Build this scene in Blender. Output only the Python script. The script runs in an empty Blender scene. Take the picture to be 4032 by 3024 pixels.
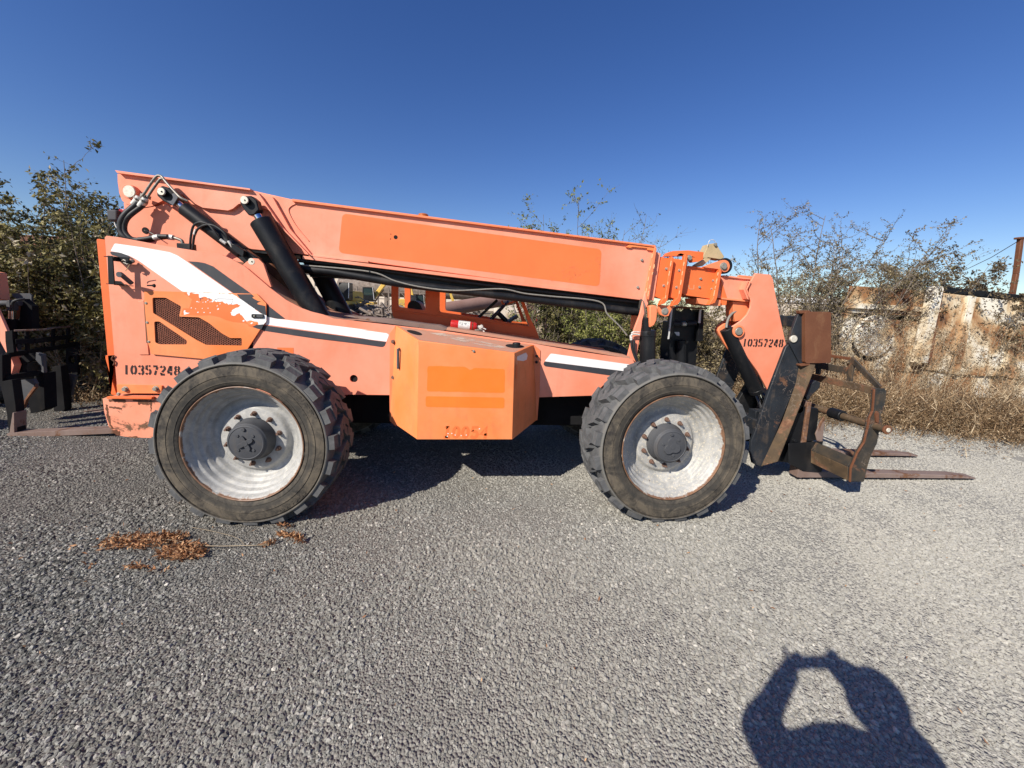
import bpy, bmesh, math, random
import numpy as np
from mathutils import Vector, Matrix
from mathutils.geometry import tessellate_polygon
random.seed(7)
R_ = math.radians
scn = bpy.context.scene

# ------------------------------------------------------------------ camera, sky, sun, exposure
def make_camera():
    yaw, pitch, roll = 0.0831, 0.1349, 0.0384
    cd = bpy.data.cameras.new('camera'); co = bpy.data.objects.new('camera', cd)
    scn.collection.objects.link(co)
    F = Vector((math.sin(yaw)*math.cos(pitch), math.cos(yaw)*math.cos(pitch), -math.sin(pitch)))
    R0 = Vector((math.cos(yaw), -math.sin(yaw), 0)); U0 = R0.cross(F)
    R = R0*math.cos(roll)+U0*math.sin(roll); U = -R0*math.sin(roll)+U0*math.cos(roll)
    M = Matrix(((R.x, U.x, -F.x, 0), (R.y, U.y, -F.y, -2.9088), (R.z, U.z, -F.z, 1.7532), (0, 0, 0, 1)))
    co.matrix_world = M
    cd.sensor_width = 36; cd.lens = 13.697; cd.shift_y = -0.0266
    cd.clip_start = 0.02; cd.clip_end = 2000
    scn.camera = co
make_camera()
LIGHT = Vector((0.5717,0.5637,-0.5962))
w = bpy.data.worlds.new('World'); scn.world = w; w.use_nodes = True
nt = w.node_tree; nt.nodes.clear()
sky = nt.nodes.new('ShaderNodeTexSky'); sky.sky_type = 'NISHITA'; sky.sun_disc = False
sky.sun_elevation = math.asin(-LIGHT.z); sky.sun_rotation = math.atan2(-LIGHT.x, -LIGHT.y)
sky.altitude = 300; sky.air_density = 1.0; sky.dust_density = 0.35; sky.ozone_density = 2.6
hs = nt.nodes.new('ShaderNodeHueSaturation'); hs.inputs['Saturation'].default_value = 1.27; hs.inputs['Hue'].default_value = 0.517; hs.inputs['Value'].default_value = 1.06
bg = nt.nodes.new('ShaderNodeBackground'); bg.inputs['Strength'].default_value = 0.084
wo = nt.nodes.new('ShaderNodeOutputWorld')
nt.links.new(sky.outputs[0], hs.inputs['Color']); nt.links.new(hs.outputs[0], bg.inputs[0]); nt.links.new(bg.outputs[0], wo.inputs[0])
sd = bpy.data.lights.new('sun', 'SUN'); sd.energy = 5.0; sd.angle = R_(0.53); sd.color = (1.0, 0.93, 0.83)
so = bpy.data.objects.new('sun', sd); scn.collection.objects.link(so)
so.rotation_mode = 'QUATERNION'; so.rotation_quaternion = LIGHT.to_track_quat('-Z', 'Y')
scn.view_settings.view_transform = 'Standard'; scn.view_settings.look = 'None'
scn.view_settings.exposure = 0.42; scn.view_settings.gamma = 1.0
scn.view_settings.use_curve_mapping = False

# ------------------------------------------------------------------ materials
def mat_new(name):
    m = bpy.data.materials.new(name); m.use_nodes = True
    n = m.node_tree; b = n.nodes['Principled BSDF']
    return m, n, b
def N(n, t, **kw):
    o = n.nodes.new(t)
    for k, v in kw.items():
        if k in o.inputs: o.inputs[k].default_value = v
        else: setattr(o, k, v)
    return o
def L(n, a, b): n.links.new(a, b)
def ramp(n, fac, stops):
    r = n.nodes.new('ShaderNodeValToRGB'); e = r.color_ramp.elements
    while len(e) < len(stops): e.new(0.5)
    for i, (p, c) in enumerate(stops):
        e[i].position = p
        e[i].color = (c, c, c, 1) if isinstance(c, (int, float)) else (*c, 1)
    L(n, fac, r.inputs[0]); return r
def noise(n, scale, detail=4, rough=0.55, vec=None, dist=0.0):
    t = n.nodes.new('ShaderNodeTexNoise'); t.inputs['Scale'].default_value = scale
    t.inputs['Detail'].default_value = detail; t.inputs['Roughness'].default_value = rough
    t.inputs['Distortion'].default_value = dist
    if vec is not None: L(n, vec, t.inputs['Vector'])
    return t
def mix(n, fac, a, b, blend='MIX'):
    x = n.nodes.new('ShaderNodeMix'); x.data_type = 'RGBA'; x.blend_type = blend
    for sock, v in ((x.inputs[0], fac), (x.inputs[6], a), (x.inputs[7], b)):
        if hasattr(v, 'is_linked'): L(n, v, sock)
        elif isinstance(v, (int, float)): sock.default_value = v
        else: sock.default_value = (*v, 1)
    return x.outputs[2]
def stretch(n, sx, sy, sz, rot=(0, 0, 0)):
    g = n.nodes.new('ShaderNodeNewGeometry'); mp = n.nodes.new('ShaderNodeMapping')
    mp.inputs['Scale'].default_value = (sx, sy, sz); mp.inputs['Rotation'].default_value = rot
    L(n, g.outputs['Position'], mp.inputs[0]); return mp.outputs[0]
def bump(n, b, h, strength=0.3, dist=0.002):
    bp = n.nodes.new('ShaderNodeBump'); bp.inputs['Strength'].default_value = strength
    bp.inputs['Distance'].default_value = dist; L(n, h, bp.inputs['Height']); L(n, bp.outputs[0], b.inputs['Normal'])

def paint(name, c1, c2, dirt=(0.20, 0.12, 0.08), dirt_amt=0.5, rust=0.0, rough=0.5, scale=2.2, spec=0.35, streak=0.35, scratch=0.0):
    m, n, b = mat_new(name)
    pos = stretch(n, 1, 1, 1)
    a = noise(n, scale, 6, 0.6, pos, 0.3)
    col = mix(n, ramp(n, a.outputs[0], [(0.3, 0.0), (0.72, 1.0)]).outputs[0], c1, c2)
    # vertical run-down streaks and blotches of dirt
    st = noise(n, 1.0, 5, 0.6, stretch(n, 9, 9, 0.9), 0.2)
    bl = noise(n, 5.5, 6, 0.65, pos, 0.5)
    mm = n.nodes.new('ShaderNodeMath'); mm.operation = 'MULTIPLY'
    L(n, st.outputs[0], mm.inputs[0]); L(n, bl.outputs[0], mm.inputs[1])
    f = ramp(n, mm.outputs[0], [(0.27, 0.0), (0.5, streak)])
    col = mix(n, f.outputs[0], col, dirt)
    sp = noise(n, 140, 2, 0.5, pos)
    col = mix(n, ramp(n, sp.outputs[0], [(0.70, 0.0), (0.76, dirt_amt)]).outputs[0], col, dirt)
    if scratch > 0:
        vx = n.nodes.new('ShaderNodeTexVoronoi'); vx.feature = 'DISTANCE_TO_EDGE'; vx.inputs['Scale'].default_value = 3.3
        wv = noise(n, 6, 3, 0.5, pos)
        mv = n.nodes.new('ShaderNodeVectorMath'); mv.operation = 'ADD'; L(n, pos, mv.inputs[0]); L(n, wv.outputs['Color'], mv.inputs[1])
        L(n, mv.outputs[0], vx.inputs['Vector'])
        g2 = noise(n, 3.0, 3, 0.5, pos)
        gg = n.nodes.new('ShaderNodeMath'); gg.operation = 'MULTIPLY'
        L(n, ramp(n, vx.outputs[0], [(0.004, 1.0), (0.012, 0.0)]).outputs[0], gg.inputs[0])
        L(n, ramp(n, g2.outputs[0], [(0.5, 0.0), (0.6, scratch)]).outputs[0], gg.inputs[1])
        col = mix(n, gg.outputs[0], col, (0.25, 0.20, 0.16))
    r1 = noise(n, 3.1, 8, 0.72, pos, 0.6)
    lo = 0.60 - rust*0.22
    rf = ramp(n, r1.outputs[0], [(lo, 0.0), (lo+0.05, 1.0 if rust > 0 else 0.0)])
    rc = ramp(n, noise(n, 22, 4, 0.7, pos).outputs[0], [(0.3, (0.085, 0.040, 0.024)), (0.6, (0.175, 0.088, 0.048)), (0.8, (0.30, 0.19, 0.115))])
    col = mix(n, rf.outputs[0], col, rc.outputs[0])
    L(n, col, b.inputs['Base Color'])
    rr = ramp(n, bl.outputs[0], [(0.3, rough-0.08), (0.7, min(1.0, rough+0.2))])
    L(n, rr.outputs[0], b.inputs['Roughness'])
    b.inputs['Specular IOR Level'].default_value = spec
    hsum = n.nodes.new('ShaderNodeMath'); hsum.operation = 'ADD'
    L(n, noise(n, 60, 4, 0.6, pos).outputs[0], hsum.inputs[0]); L(n, a.outputs[0], hsum.inputs[1])
    bump(n, b, hsum.outputs[0], 0.18, 0.0015)
    return m

def flat(name, c, rough=0.6, metal=0.0, var=0.25, scale=30, bmp=0.2, spec=0.4):
    m, n, b = mat_new(name)
    pos = stretch(n, 1, 1, 1)
    a = noise(n, scale, 5, 0.65, pos)
    c2 = tuple(min(1, x*(1+var)+0.01*var) for x in c); c1 = tuple(x*(1-var) for x in c)
    L(n, ramp(n, a.outputs[0], [(0.3, c1), (0.7, c2)]).outputs[0], b.inputs['Base Color'])
    b.inputs['Roughness'].default_value = rough; b.inputs['Metallic'].default_value = metal
    b.inputs['Specular IOR Level'].default_value = spec
    bump(n, b, a.outputs[0], bmp, 0.002)
    return m

def rubber(name):
    m, n, b = mat_new(name)
    tc = n.nodes.new('ShaderNodeTexCoord'); pos = tc.outputs['Object']
    # distance from the axle tells the dusty sidewall from the cleaner tread
    sx = n.nodes.new('ShaderNodeSeparateXYZ'); L(n, pos, sx.inputs[0])
    h = n.nodes.new('ShaderNodeMath'); h.operation = 'MULTIPLY'; L(n, sx.outputs[0], h.inputs[0]); L(n, sx.outputs[0], h.inputs[1])
    v = n.nodes.new('ShaderNodeMath'); v.operation = 'MULTIPLY_ADD'; L(n, sx.outputs[2], v.inputs[0]); L(n, sx.outputs[2], v.inputs[1]); L(n, h.outputs[0], v.inputs[2])
    q = n.nodes.new('ShaderNodeMath'); q.operation = 'SQRT'; L(n, v.outputs[0], q.inputs[0])
    side = ramp(n, q.outputs[0], [(0.600, 1.0), (0.622, 0.0)])
    dust = noise(n, 7, 8, 0.72, pos, 1.2)
    fine = noise(n, 38, 6, 0.7, pos, 0.6)
    brown = ramp(n, dust.outputs[0], [(0.38, (0.026, 0.024, 0.022)), (0.5, (0.062, 0.054, 0.043)), (0.60, (0.125, 0.104, 0.076))])
    brown2 = mix(n, ramp(n, fine.outputs[0], [(0.42, 0.0), (0.7, 0.55)]).outputs[0], brown.outputs[0], (0.14, 0.117, 0.088))
    grey = ramp(n, dust.outputs[0], [(0.3, (0.050, 0.051, 0.053)), (0.7, (0.135, 0.137, 0.138))])
    rad = ramp(n, q.outputs[0], [(0.40, 0.25), (0.45, 0.75), (0.50, 0.3), (0.52, 1.0), (0.56, 0.9), (0.59, 1.0)])
    sidec = mix(n, rad.outputs[0], (0.04, 0.038, 0.034), brown2)
    col = mix(n, side.outputs[0], grey.outputs[0], sidec)
    ring = ramp(n, q.outputs[0], [(0.604, 0.0), (0.609, 0.75), (0.618, 0.75), (0.624, 0.0)])
    col = mix(n, ring.outputs[0], col, (0.17, 0.165, 0.15))
    L(n, col, b.inputs['Base Color']); b.inputs['Roughness'].default_value = 0.82
    b.inputs['Specular IOR Level'].default_value = 0.3
    bump(n, b, fine.outputs[0], 0.35, 0.003)
    return m

def rimpaint(name, chalk=0.5):
    m, n, b = mat_new(name)
    tc = n.nodes.new('ShaderNodeTexCoord'); pos = tc.outputs['Object']
    sx = n.nodes.new('ShaderNodeSeparateXYZ'); L(n, pos, sx.inputs[0])
    h = n.nodes.new('ShaderNodeMath'); h.operation = 'MULTIPLY'; L(n, sx.outputs[0], h.inputs[0]); L(n, sx.outputs[0], h.inputs[1])
    v = n.nodes.new('ShaderNodeMath'); v.operation = 'MULTIPLY_ADD'; L(n, sx.outputs[2], v.inputs[0]); L(n, sx.outputs[2], v.inputs[1]); L(n, h.outputs[0], v.inputs[2])
    q = n.nodes.new('ShaderNodeMath'); q.operation = 'SQRT'; L(n, v.outputs[0], q.inputs[0])
    a = noise(n, 9, 6, 0.7, pos, 0.8)
    base = ramp(n, a.outputs[0], [(0.35, (0.27, 0.27, 0.26)), (0.6, (0.40, 0.395, 0.375)), (0.75, (0.60, 0.57, 0.49))])
    f = noise(n, 10, 7, 0.72, pos, 0.8)
    edge = ramp(n, q.outputs[0], [(0.0, 0.0), (0.38, 0.03), (0.41, 0.20), (0.424, 0.34), (0.433, 0.85)])
    mm = n.nodes.new('ShaderNodeMath'); mm.operation = 'MULTIPLY_ADD'; mm.inputs[1].default_value = 0.42
    L(n, edge.outputs[0], mm.inputs[0]); L(n, f.outputs[0], mm.inputs[2])
    rf = ramp(n, mm.outputs[0], [(0.70, 0.0), (0.78, 1.0)])
    rc = ramp(n, a.outputs[0], [(0.3, (0.11, 0.05, 0.028)), (0.7, (0.27, 0.15, 0.085))])
    fl = ramp(n, noise(n, 48, 5, 0.8, pos, 0.3).outputs[0], [(0.54, 0.0), (0.60, chalk)])
    col = mix(n, fl.outputs[0], base.outputs[0], (0.62, 0.55, 0.42))
    col = mix(n, rf.outputs[0], col, rc.outputs[0])
    L(n, col, b.inputs['Base Color']); b.inputs['Roughness'].default_value = 0.5
    bump(n, b, f.outputs[0], 0.2, 0.002)
    return m

def rustwhite(name, lo_=.498):
    m, n, b = mat_new(name)
    pos = stretch(n, 1, 1, 1)
    a = noise(n, 0.7, 6, 0.55, pos, 0.9)
    s = noise(n, 1.2, 5, 0.55, stretch(n, 1.5, 1.5, 0.4), 0.5)
    mm = n.nodes.new('ShaderNodeMath'); mm.operation = 'ADD'; L(n, a.outputs[0], mm.inputs[0]); L(n, s.outputs[0], mm.inputs[1])
    r = ramp(n, mm.outputs[0], [(0.80, (0.10, 0.045, 0.022)), (0.92, (0.30, 0.145, 0.06)), (0.99, (0.46, 0.30, 0.16)), (1.06, (0.62, 0.52, 0.36)), (1.16, (0.74, 0.70, 0.60))])
    # the ramp factor is clamped to 1, so scale the sum first
    sc = n.nodes.new('ShaderNodeMath'); sc.operation = 'MULTIPLY'; sc.inputs[1].default_value = 0.5
    L(n, mm.outputs[0], sc.inputs[0]); L(n, sc.outputs[0], r.inputs[0])
    for e, p in zip(r.color_ramp.elements, (lo_-.09, lo_-.03, lo_+.005, lo_+.04, lo_+.09)): e.position = p
    L(n, r.outputs[0], b.inputs['Base Color']); b.inputs['Roughness'].default_value = 0.85
    bump(n, b, noise(n, 14, 6, 0.7, pos).outputs[0], 0.3, 0.01)
    return m

def leafmat(name, stops, trans=0.25):
    m, n, b = mat_new(name)
    at = n.nodes.new('ShaderNodeAttribute'); at.attribute_name = 'tint'
    r = ramp(n, at.outputs['Fac'], stops)
    L(n, r.outputs[0], b.inputs['Base Color']); b.inputs['Roughness'].default_value = 0.6
    b.inputs['Specular IOR Level'].default_value = 0.25
    tr = n.nodes.new('ShaderNodeBsdfTranslucent'); L(n, r.outputs[0], tr.inputs['Color'])
    ms = n.nodes.new('ShaderNodeMixShader'); ms.inputs[0].default_value = trans
    out = n.nodes['Material Output']
    L(n, b.outputs[0], ms.inputs[1]); L(n, tr.outputs[0], ms.inputs[2]); L(n, ms.outputs[0], out.inputs[0])
    return m

PINK = paint('sun_faded_orange_paint', (0.78, 0.225, 0.12), (0.87, 0.36, 0.245), dirt=(0.50, 0.20, 0.11), dirt_amt=0.5, rough=0.5, streak=0.55, scale=1.3)
PINKD = paint('orange_paint', (0.78, 0.21, 0.085), (0.84, 0.26, 0.12), dirt=(0.32, 0.12, 0.06), dirt_amt=0.4, rough=0.5)
ORANGE = paint('bright_orange_paint', (0.74, 0.135, 0.035), (0.80, 0.175, 0.05), dirt=(0.30, 0.09, 0.04), dirt_amt=0.35, rough=0.42, streak=0.3)
GHOST = paint('unfaded_orange_paint', (0.78, 0.165, 0.045), (0.82, 0.19, 0.055), dirt=(0.36, 0.10, 0.04), dirt_amt=0.25, rough=0.45, streak=0.2)
GHOSTB = paint('unfaded_amber_orange_paint', (0.86, 0.175, 0.02), (0.88, 0.21, 0.03), dirt=(0.45, 0.12, 0.03), dirt_amt=0.25, rough=0.45, streak=0.2)
AMBER = paint('amber_orange_paint', (0.80, 0.205, 0.050), (0.85, 0.285, 0.115), dirt=(0.42, 0.15, 0.07), dirt_amt=0.5, rough=0.5, streak=0.5)
PINKRUST = paint('chipped_counterweight_paint', (0.78, 0.27, 0.15), (0.84, 0.34, 0.22), dirt=(0.30, 0.13, 0.07), dirt_amt=0.6, rust=0.42, rough=0.6)
DUSTY = paint('dusty_orange_paint', (0.50, 0.22, 0.13), (0.42, 0.24, 0.17), dirt=(0.40, 0.33, 0.26), dirt_amt=0.5, rough=0.85, streak=0.7)
WHITE = paint('white_decal', (0.80, 0.80, 0.79), (0.84, 0.84, 0.82), dirt=(0.5, 0.48, 0.42), dirt_amt=0.15, rough=0.45, streak=0.12)
CHAR = paint('charcoal_decal', (0.035, 0.038, 0.045), (0.05, 0.052, 0.06), dirt=(0.16, 0.13, 0.11), dirt_amt=0.2, rough=0.5, streak=0.15)
SHADEBLACK = paint('shaded_black_paint', (0.008, 0.008, 0.009), (0.016, 0.016, 0.017), dirt=(0.05, 0.04, 0.03), dirt_amt=0.3, rough=0.85, spec=0.1)  # dull black that imitates shade on the second machine and underbody
BLACK = paint('black_paint', (0.006, 0.0065, 0.008), (0.012, 0.013, 0.015), dirt=(0.10, 0.085, 0.07), dirt_amt=0.4, spec=0.28, rough=0.38, streak=0.25, scratch=0.0)
BLACKW = paint('worn_black_paint', (0.009, 0.011, 0.015), (0.022, 0.027, 0.034), dirt=(0.22, 0.15, 0.09), dirt_amt=0.6, rust=0.02, rough=0.5, streak=0.5, scratch=0.8, scale=5)
DUSTBLACK = paint('dust_covered_black_paint', (0.045, 0.032, 0.020), (0.12, 0.078, 0.042), dirt=(0.30, 0.19, 0.10), dirt_amt=0.6, rust=0.30, rough=0.75, streak=0.6, scratch=0.7, scale=6)
RUSTBLACK = paint('rusty_black_paint', (0.016, 0.020, 0.022), (0.07, 0.052, 0.034), dirt=(0.26, 0.15, 0.07), dirt_amt=0.7, rust=0.22, rough=0.65, streak=0.6, scratch=0.8, scale=7)
BROWN = paint('brown_rusted_steel', (0.115, 0.042, 0.020), (0.17, 0.068, 0.032), dirt=(0.34, 0.20, 0.10), dirt_amt=0.5, rough=0.6, streak=0.5, scratch=0.4)
FORK = paint('weathered_fork_steel', (0.16, 0.105, 0.085), (0.24, 0.18, 0.155), dirt=(0.13, 0.06, 0.035), dirt_amt=0.5, rust=0.3, rough=0.65)
POSTB = paint('primer_brown_steel', (0.22, 0.125, 0.10), (0.28, 0.17, 0.14), dirt=(0.16, 0.08, 0.05), rough=0.8)
GREYHUB = paint('hub_grey_paint', (0.045, 0.048, 0.055), (0.075, 0.078, 0.085), dirt=(0.14, 0.11, 0.08), dirt_amt=0.5, rough=0.6, streak=0.5)
YEL = paint('plant_yellow_paint', (0.76, 0.46, 0.07), (0.80, 0.54, 0.14), dirt=(0.32, 0.24, 0.13), dirt_amt=0.5, rough=0.6, streak=0.5)
PINKD2 = paint('dulled_orange_paint', (0.66, 0.17, 0.06), (0.72, 0.20, 0.08), rough=0.6)
AMBW = paint('pale_weld_paint', (0.80, 0.42, 0.20), (0.84, 0.50, 0.28), rough=0.5)
RUBBER = rubber('tyre_rubber')
RIM = rimpaint('rim_silver_paint', 0.25)
RIMC = rimpaint('rim_chalky_paint', 0.8)
HOSE = flat('hose_rubber', (0.022, 0.022, 0.023), 0.55, bmp=0.1, var=0.3)
STEELG = flat('dull_steel_tube', (0.24, 0.22, 0.19), 0.5, 0.6, 0.3, 60)
PIN = flat('pin_end_steel', (0.62, 0.58, 0.48), 0.5, 0.2, 0.25, 60)
ZINC = flat('zinc_bolt_steel', (0.34, 0.32, 0.27), 0.5, 0.5, 0.3, 80)
CHROME = flat('chrome_rod', (0.75, 0.76, 0.78), 0.12, 1.0, 0.05, 20, 0.02)
RUSTNUT = flat('rusty_nut_steel', (0.16, 0.095, 0.07), 0.75, 0.2, 0.5, 120)
HOLE = flat('dark_void', (0.006, 0.005, 0.005), 0.9, 0, 0.2, 20)
CABLE = flat('grey_cable', (0.20, 0.19, 0.165), 0.6, 0, 0.2, 60)
MESHM = flat('expanded_metal_paint', (0.30, 0.105, 0.06), 0.7, 0, 0.3, 40)
RED = flat('red_extinguisher_paint', (0.46, 0.018, 0.018), 0.35, 0, 0.25, 25, 0.05)
LABEL = flat('silver_label', (0.62, 0.62, 0.60), 0.5, 0.1, 0.15, 90, 0.05)
STENCIL = flat('stencil_black_ink', (0.030, 0.016, 0.016), 0.8, 0, 0.4, 160, 0.1)
GREYD = flat('grey_print', (0.10, 0.105, 0.12), 0.7, 0, 0.2, 60, 0.05)
PALE = flat('pale_cast_metal', (0.60, 0.58, 0.53), 0.5, 0.2, 0.5, 60)
LENS = flat('red_lamp_lens', (0.28, 0.01, 0.012), 0.25, 0, 0.2, 10, 0.02)
AMBL = flat('amber_lamp_lens', (0.40, 0.11, 0.02), 0.35, 0, 0.2, 10, 0.02)
DISCM = flat('disc_back_metal', (0.20, 0.185, 0.165), 0.45, 0.5, 0.4, 18)
TAN = paint('tan_webbing', (0.42, 0.32, 0.17), (0.50, 0.40, 0.25), dirt=(0.2, 0.15, 0.09), rough=0.9)
RUSTW = rustwhite('rust_streaked_white_steel')
RUSTP = rustwhite('pale_rusted_steel', .445)
PALEWALL = paint('pale_cladding', (0.58, 0.50, 0.40), (0.64, 0.56, 0.47), dirt=(0.4, 0.32, 0.24), rough=0.9)
TANWALL = paint('dusty_concrete', (0.36, 0.29, 0.21), (0.44, 0.36, 0.27), dirt=(0.26, 0.2, 0.14), rough=0.95)
SCRAPM = paint('mixed_scrap_steel', (0.14, 0.11, 0.09), (0.30, 0.25, 0.21), dirt=(0.36, 0.29, 0.22), rust=0.12, rough=0.85)
BLUE = flat('blue_paint', (0.10, 0.28, 0.42), 0.6, 0, 0.3, 6)
BARK = flat('bark', (0.17, 0.14, 0.115), 0.9, 0, 0.45, 14)
TWIG = flat('pale_twig', (0.30, 0.24, 0.16), 0.9, 0, 0.35, 14)
LEAFG = leafmat('olive_leaf', [(0.0, (0.045, 0.043, 0.02)), (0.45, (0.135, 0.125, 0.045)), (0.72, (0.26, 0.225, 0.08)), (0.9, (0.42, 0.36, 0.17)), (1.0, (0.60, 0.53, 0.38))])
LEAFB = leafmat('drying_leaf', [(0.0, (0.06, 0.045, 0.025)), (0.4, (0.15, 0.12, 0.06)), (0.75, (0.27, 0.215, 0.11)), (1.0, (0.50, 0.42, 0.27))])
LEAFF = leafmat('fresh_green_leaf', [(0.0, (0.06, 0.075, 0.022)), (0.5, (0.17, 0.19, 0.05)), (1.0, (0.40, 0.40, 0.13))])
LEAFD = leafmat('dark_purple_brown_leaf', [(0.0, (0.045, 0.032, 0.022)), (0.5, (0.12, 0.09, 0.05)), (1.0, (0.26, 0.20, 0.11))])
STRAW = leafmat('dry_straw', [(0.0, (0.085, 0.050, 0.028)), (0.45, (0.20, 0.125, 0.065)), (0.8, (0.35, 0.245, 0.14)), (1.0, (0.58, 0.46, 0.30))])
REDW = leafmat('reddish_weed', [(0.0, (0.12, 0.045, 0.03)), (1.0, (0.27, 0.12, 0.08))])
DEADL = leafmat('dead_orange_leaf', [(0.0, (0.10, 0.042, 0.02)), (0.5, (0.34, 0.155, 0.07)), (1.0, (0.66, 0.40, 0.21))])
CLOTH = flat('navy_cloth', (0.03, 0.035, 0.05), 0.9, 0, 0.2, 40)
DENIM = flat('denim', (0.05, 0.07, 0.12), 0.9, 0, 0.3, 60)
SKIN = flat('skin', (0.50, 0.28, 0.19), 0.55, 0, 0.1, 20, 0.05)
HAIRM = flat('dark_hair', (0.02, 0.014, 0.01), 0.6, 0, 0.3, 90)
GLASSM, _n, _b = mat_new('cab_glass'); _b.inputs['Base Color'].default_value = (0.03, 0.05, 0.05, 1); _b.inputs['Roughness'].default_value = 0.08

# ------------------------------------------------------------------ mesh helpers
class MB:
    def __init__(s): s.v = []; s.f = []
    def add(s, vs, fs):
        k = len(s.v); s.v += [tuple(a) for a in vs]; s.f += [tuple(i+k for i in f) for f in fs]; return s
    def prism(s, poly, y0, y1, holes=()):
        loops = [list(poly)]+[list(h) for h in holes]
        tris = tessellate_polygon([[Vector((p[0], p[1], 0)) for p in l] for l in loops])
        pts = [p for l in loops for p in l]; n = len(pts)
        vs = [(p[0], y0, p[1]) for p in pts]+[(p[0], y1, p[1]) for p in pts]
        fs = [(a, b, c) for a, b, c in tris]+[(c+n, b+n, a+n) for a, b, c in tris]
        o = 0
        for l in loops:
            m = len(l)
            for i in range(m):
                j = (i+1) % m; fs.append((o+i, o+j, o+j+n, o+i+n))
            o += m
        return s.add(vs, fs)
    def box(s, x0, x1, y0, y1, z0, z1):
        vs = [(x, y, z) for z in (z0, z1) for x, y in ((x0, y0), (x1, y0), (x1, y1), (x0, y1))]
        return s.add(vs, [(3, 2, 1, 0), (4, 5, 6, 7), (0, 1, 5, 4), (1, 2, 6, 5), (2, 3, 7, 6), (3, 0, 4, 7)])
    def beam(s, p, q, w, h, up=(0, 0, 1)):
        p = Vector(p); q = Vector(q); d = (q-p).normalized(); u = Vector(up)
        if abs(d.dot(u)) > 0.98: u = Vector((1, 0, 0))
        r = d.cross(u).normalized()*w/2; u = r.cross(d).normalized()*h/2
        vs = [a+b for a in (p, q) for b in (-r-u, r-u, r+u, -r+u)]
        return s.add(vs, [(0, 1, 2, 3), (7, 6, 5, 4), (0, 4, 5, 1), (1, 5, 6, 2), (2, 6, 7, 3), (3, 7, 4, 0)])
    def tube(s, pts, r, n=8, cap=True):
        pts = [Vector(p) for p in pts]; m = len(pts)
        rs = r if isinstance(r, (list, tuple)) else [r]*m
        T = [(pts[min(i+1, m-1)]-pts[max(i-1, 0)]).normalized() for i in range(m)]
        u = T[0].orthogonal().normalized(); vs = []
        for i in range(m):
            u = (u-T[i]*u.dot(T[i])).normalized(); w_ = T[i].cross(u)
            for k in range(n):
                a = 2*math.pi*k/n; vs.append(pts[i]+(u*math.cos(a)+w_*math.sin(a))*rs[i])
        fs = [(i*n+k, i*n+(k+1) % n, (i+1)*n+(k+1) % n, (i+1)*n+k) for i in range(m-1) for k in range(n)]
        if cap: fs += [tuple(range(n-1, -1, -1)), tuple(range((m-1)*n, m*n))]
        return s.add(vs, fs)
    def cyl(s, p, q, r, n=24): return s.tube([p, q], r, n)
    def lathe(s, prof, c=(0, 0, 0), n=64, closed=False, a0=0.0):
        # prof: (radius, y) about the Y axis
        vs = []; m = len(prof)
        for k in range(n):
            a = a0+2*math.pi*k/n
            for r, y in prof: vs.append((c[0]+r*math.cos(a), c[1]+y, c[2]+r*math.sin(a)))
        fs = []
        for k in range(n):
            k2 = (k+1) % n
            for i in range(m-1 if not closed else m):
                j = (i+1) % m; fs.append((k*m+i, k*m+j, k2*m+j, k2*m+i))
        return s.add(vs, fs)
    def disc(s, c, r, y0, y1, n=24):  # round plate facing -Y
        return s.cyl((c[0], y0, c[1]), (c[0], y1, c[1]), r, n)
    def obj(s, name, mat, parent=None, bevel=0.0, smooth=35, seg=2, recalc=True):
        me = bpy.data.meshes.new(name); me.from_pydata([tuple(v) for v in s.v], [], s.f)
        bm = bmesh.new(); bm.from_mesh(me)
        bmesh.ops.remove_doubles(bm, verts=bm.verts, dist=1e-6)
        if recalc: bmesh.ops.recalc_face_normals(bm, faces=bm.faces)
        bm.to_mesh(me); bm.free()
        if mat: me.materials.append(mat)
        if smooth:
            me.polygons.foreach_set('use_smooth', [True]*len(me.polygons)); me.set_sharp_from_angle(angle=R_(smooth))
        o = bpy.data.objects.new(name, me); scn.collection.objects.link(o)
        if parent: o.parent = parent
        if bevel:
            b = o.modifiers.new('bevel', 'BEVEL'); b.width = bevel; b.segments = seg; b.limit_method = 'ANGLE'; b.angle_limit = R_(40)
            b.use_clamp_overlap = True; b.harden_normals = False
        return o
def tag(o, label=None, cat=None, group=None, kind=None):
    if label: o['label'] = label
    if cat: o['category'] = cat
    if group: o['group'] = group
    if kind: o['kind'] = kind
    return o
def empty(name, loc=(0, 0, 0), rz=0.0, parent=None):
    o = bpy.data.objects.new(name, None); scn.collection.objects.link(o); o.location = loc; o.rotation_euler = (0, 0, rz)
    o.empty_display_size = 0.2
    if parent: o.parent = parent
    return o
def P(name, poly, y0, y1, mat, par, bevel=0.003, holes=()): return MB().prism(poly, y0, y1, holes).obj(name, mat, par, bevel)
def smooth_path(pts, k=6):
    pts = [Vector(p) for p in pts]; out = []
    for i in range(len(pts)-1):
        p0 = pts[max(i-1, 0)]; p1 = pts[i]; p2 = pts[i+1]; p3 = pts[min(i+2, len(pts)-1)]
        for j in range(k):
            t = j/k
            out.append(0.5*((2*p1)+(-p0+p2)*t+(2*p0-5*p1+4*p2-p3)*t*t+(-p0+3*p1-3*p2+p3)*t**3))
    out.append(pts[-1]); return out
def hose(name, pts, r, mat, par, n=8): return MB().tube(smooth_path(pts), r, n).obj(name, mat, par, 0, 60)
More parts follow.
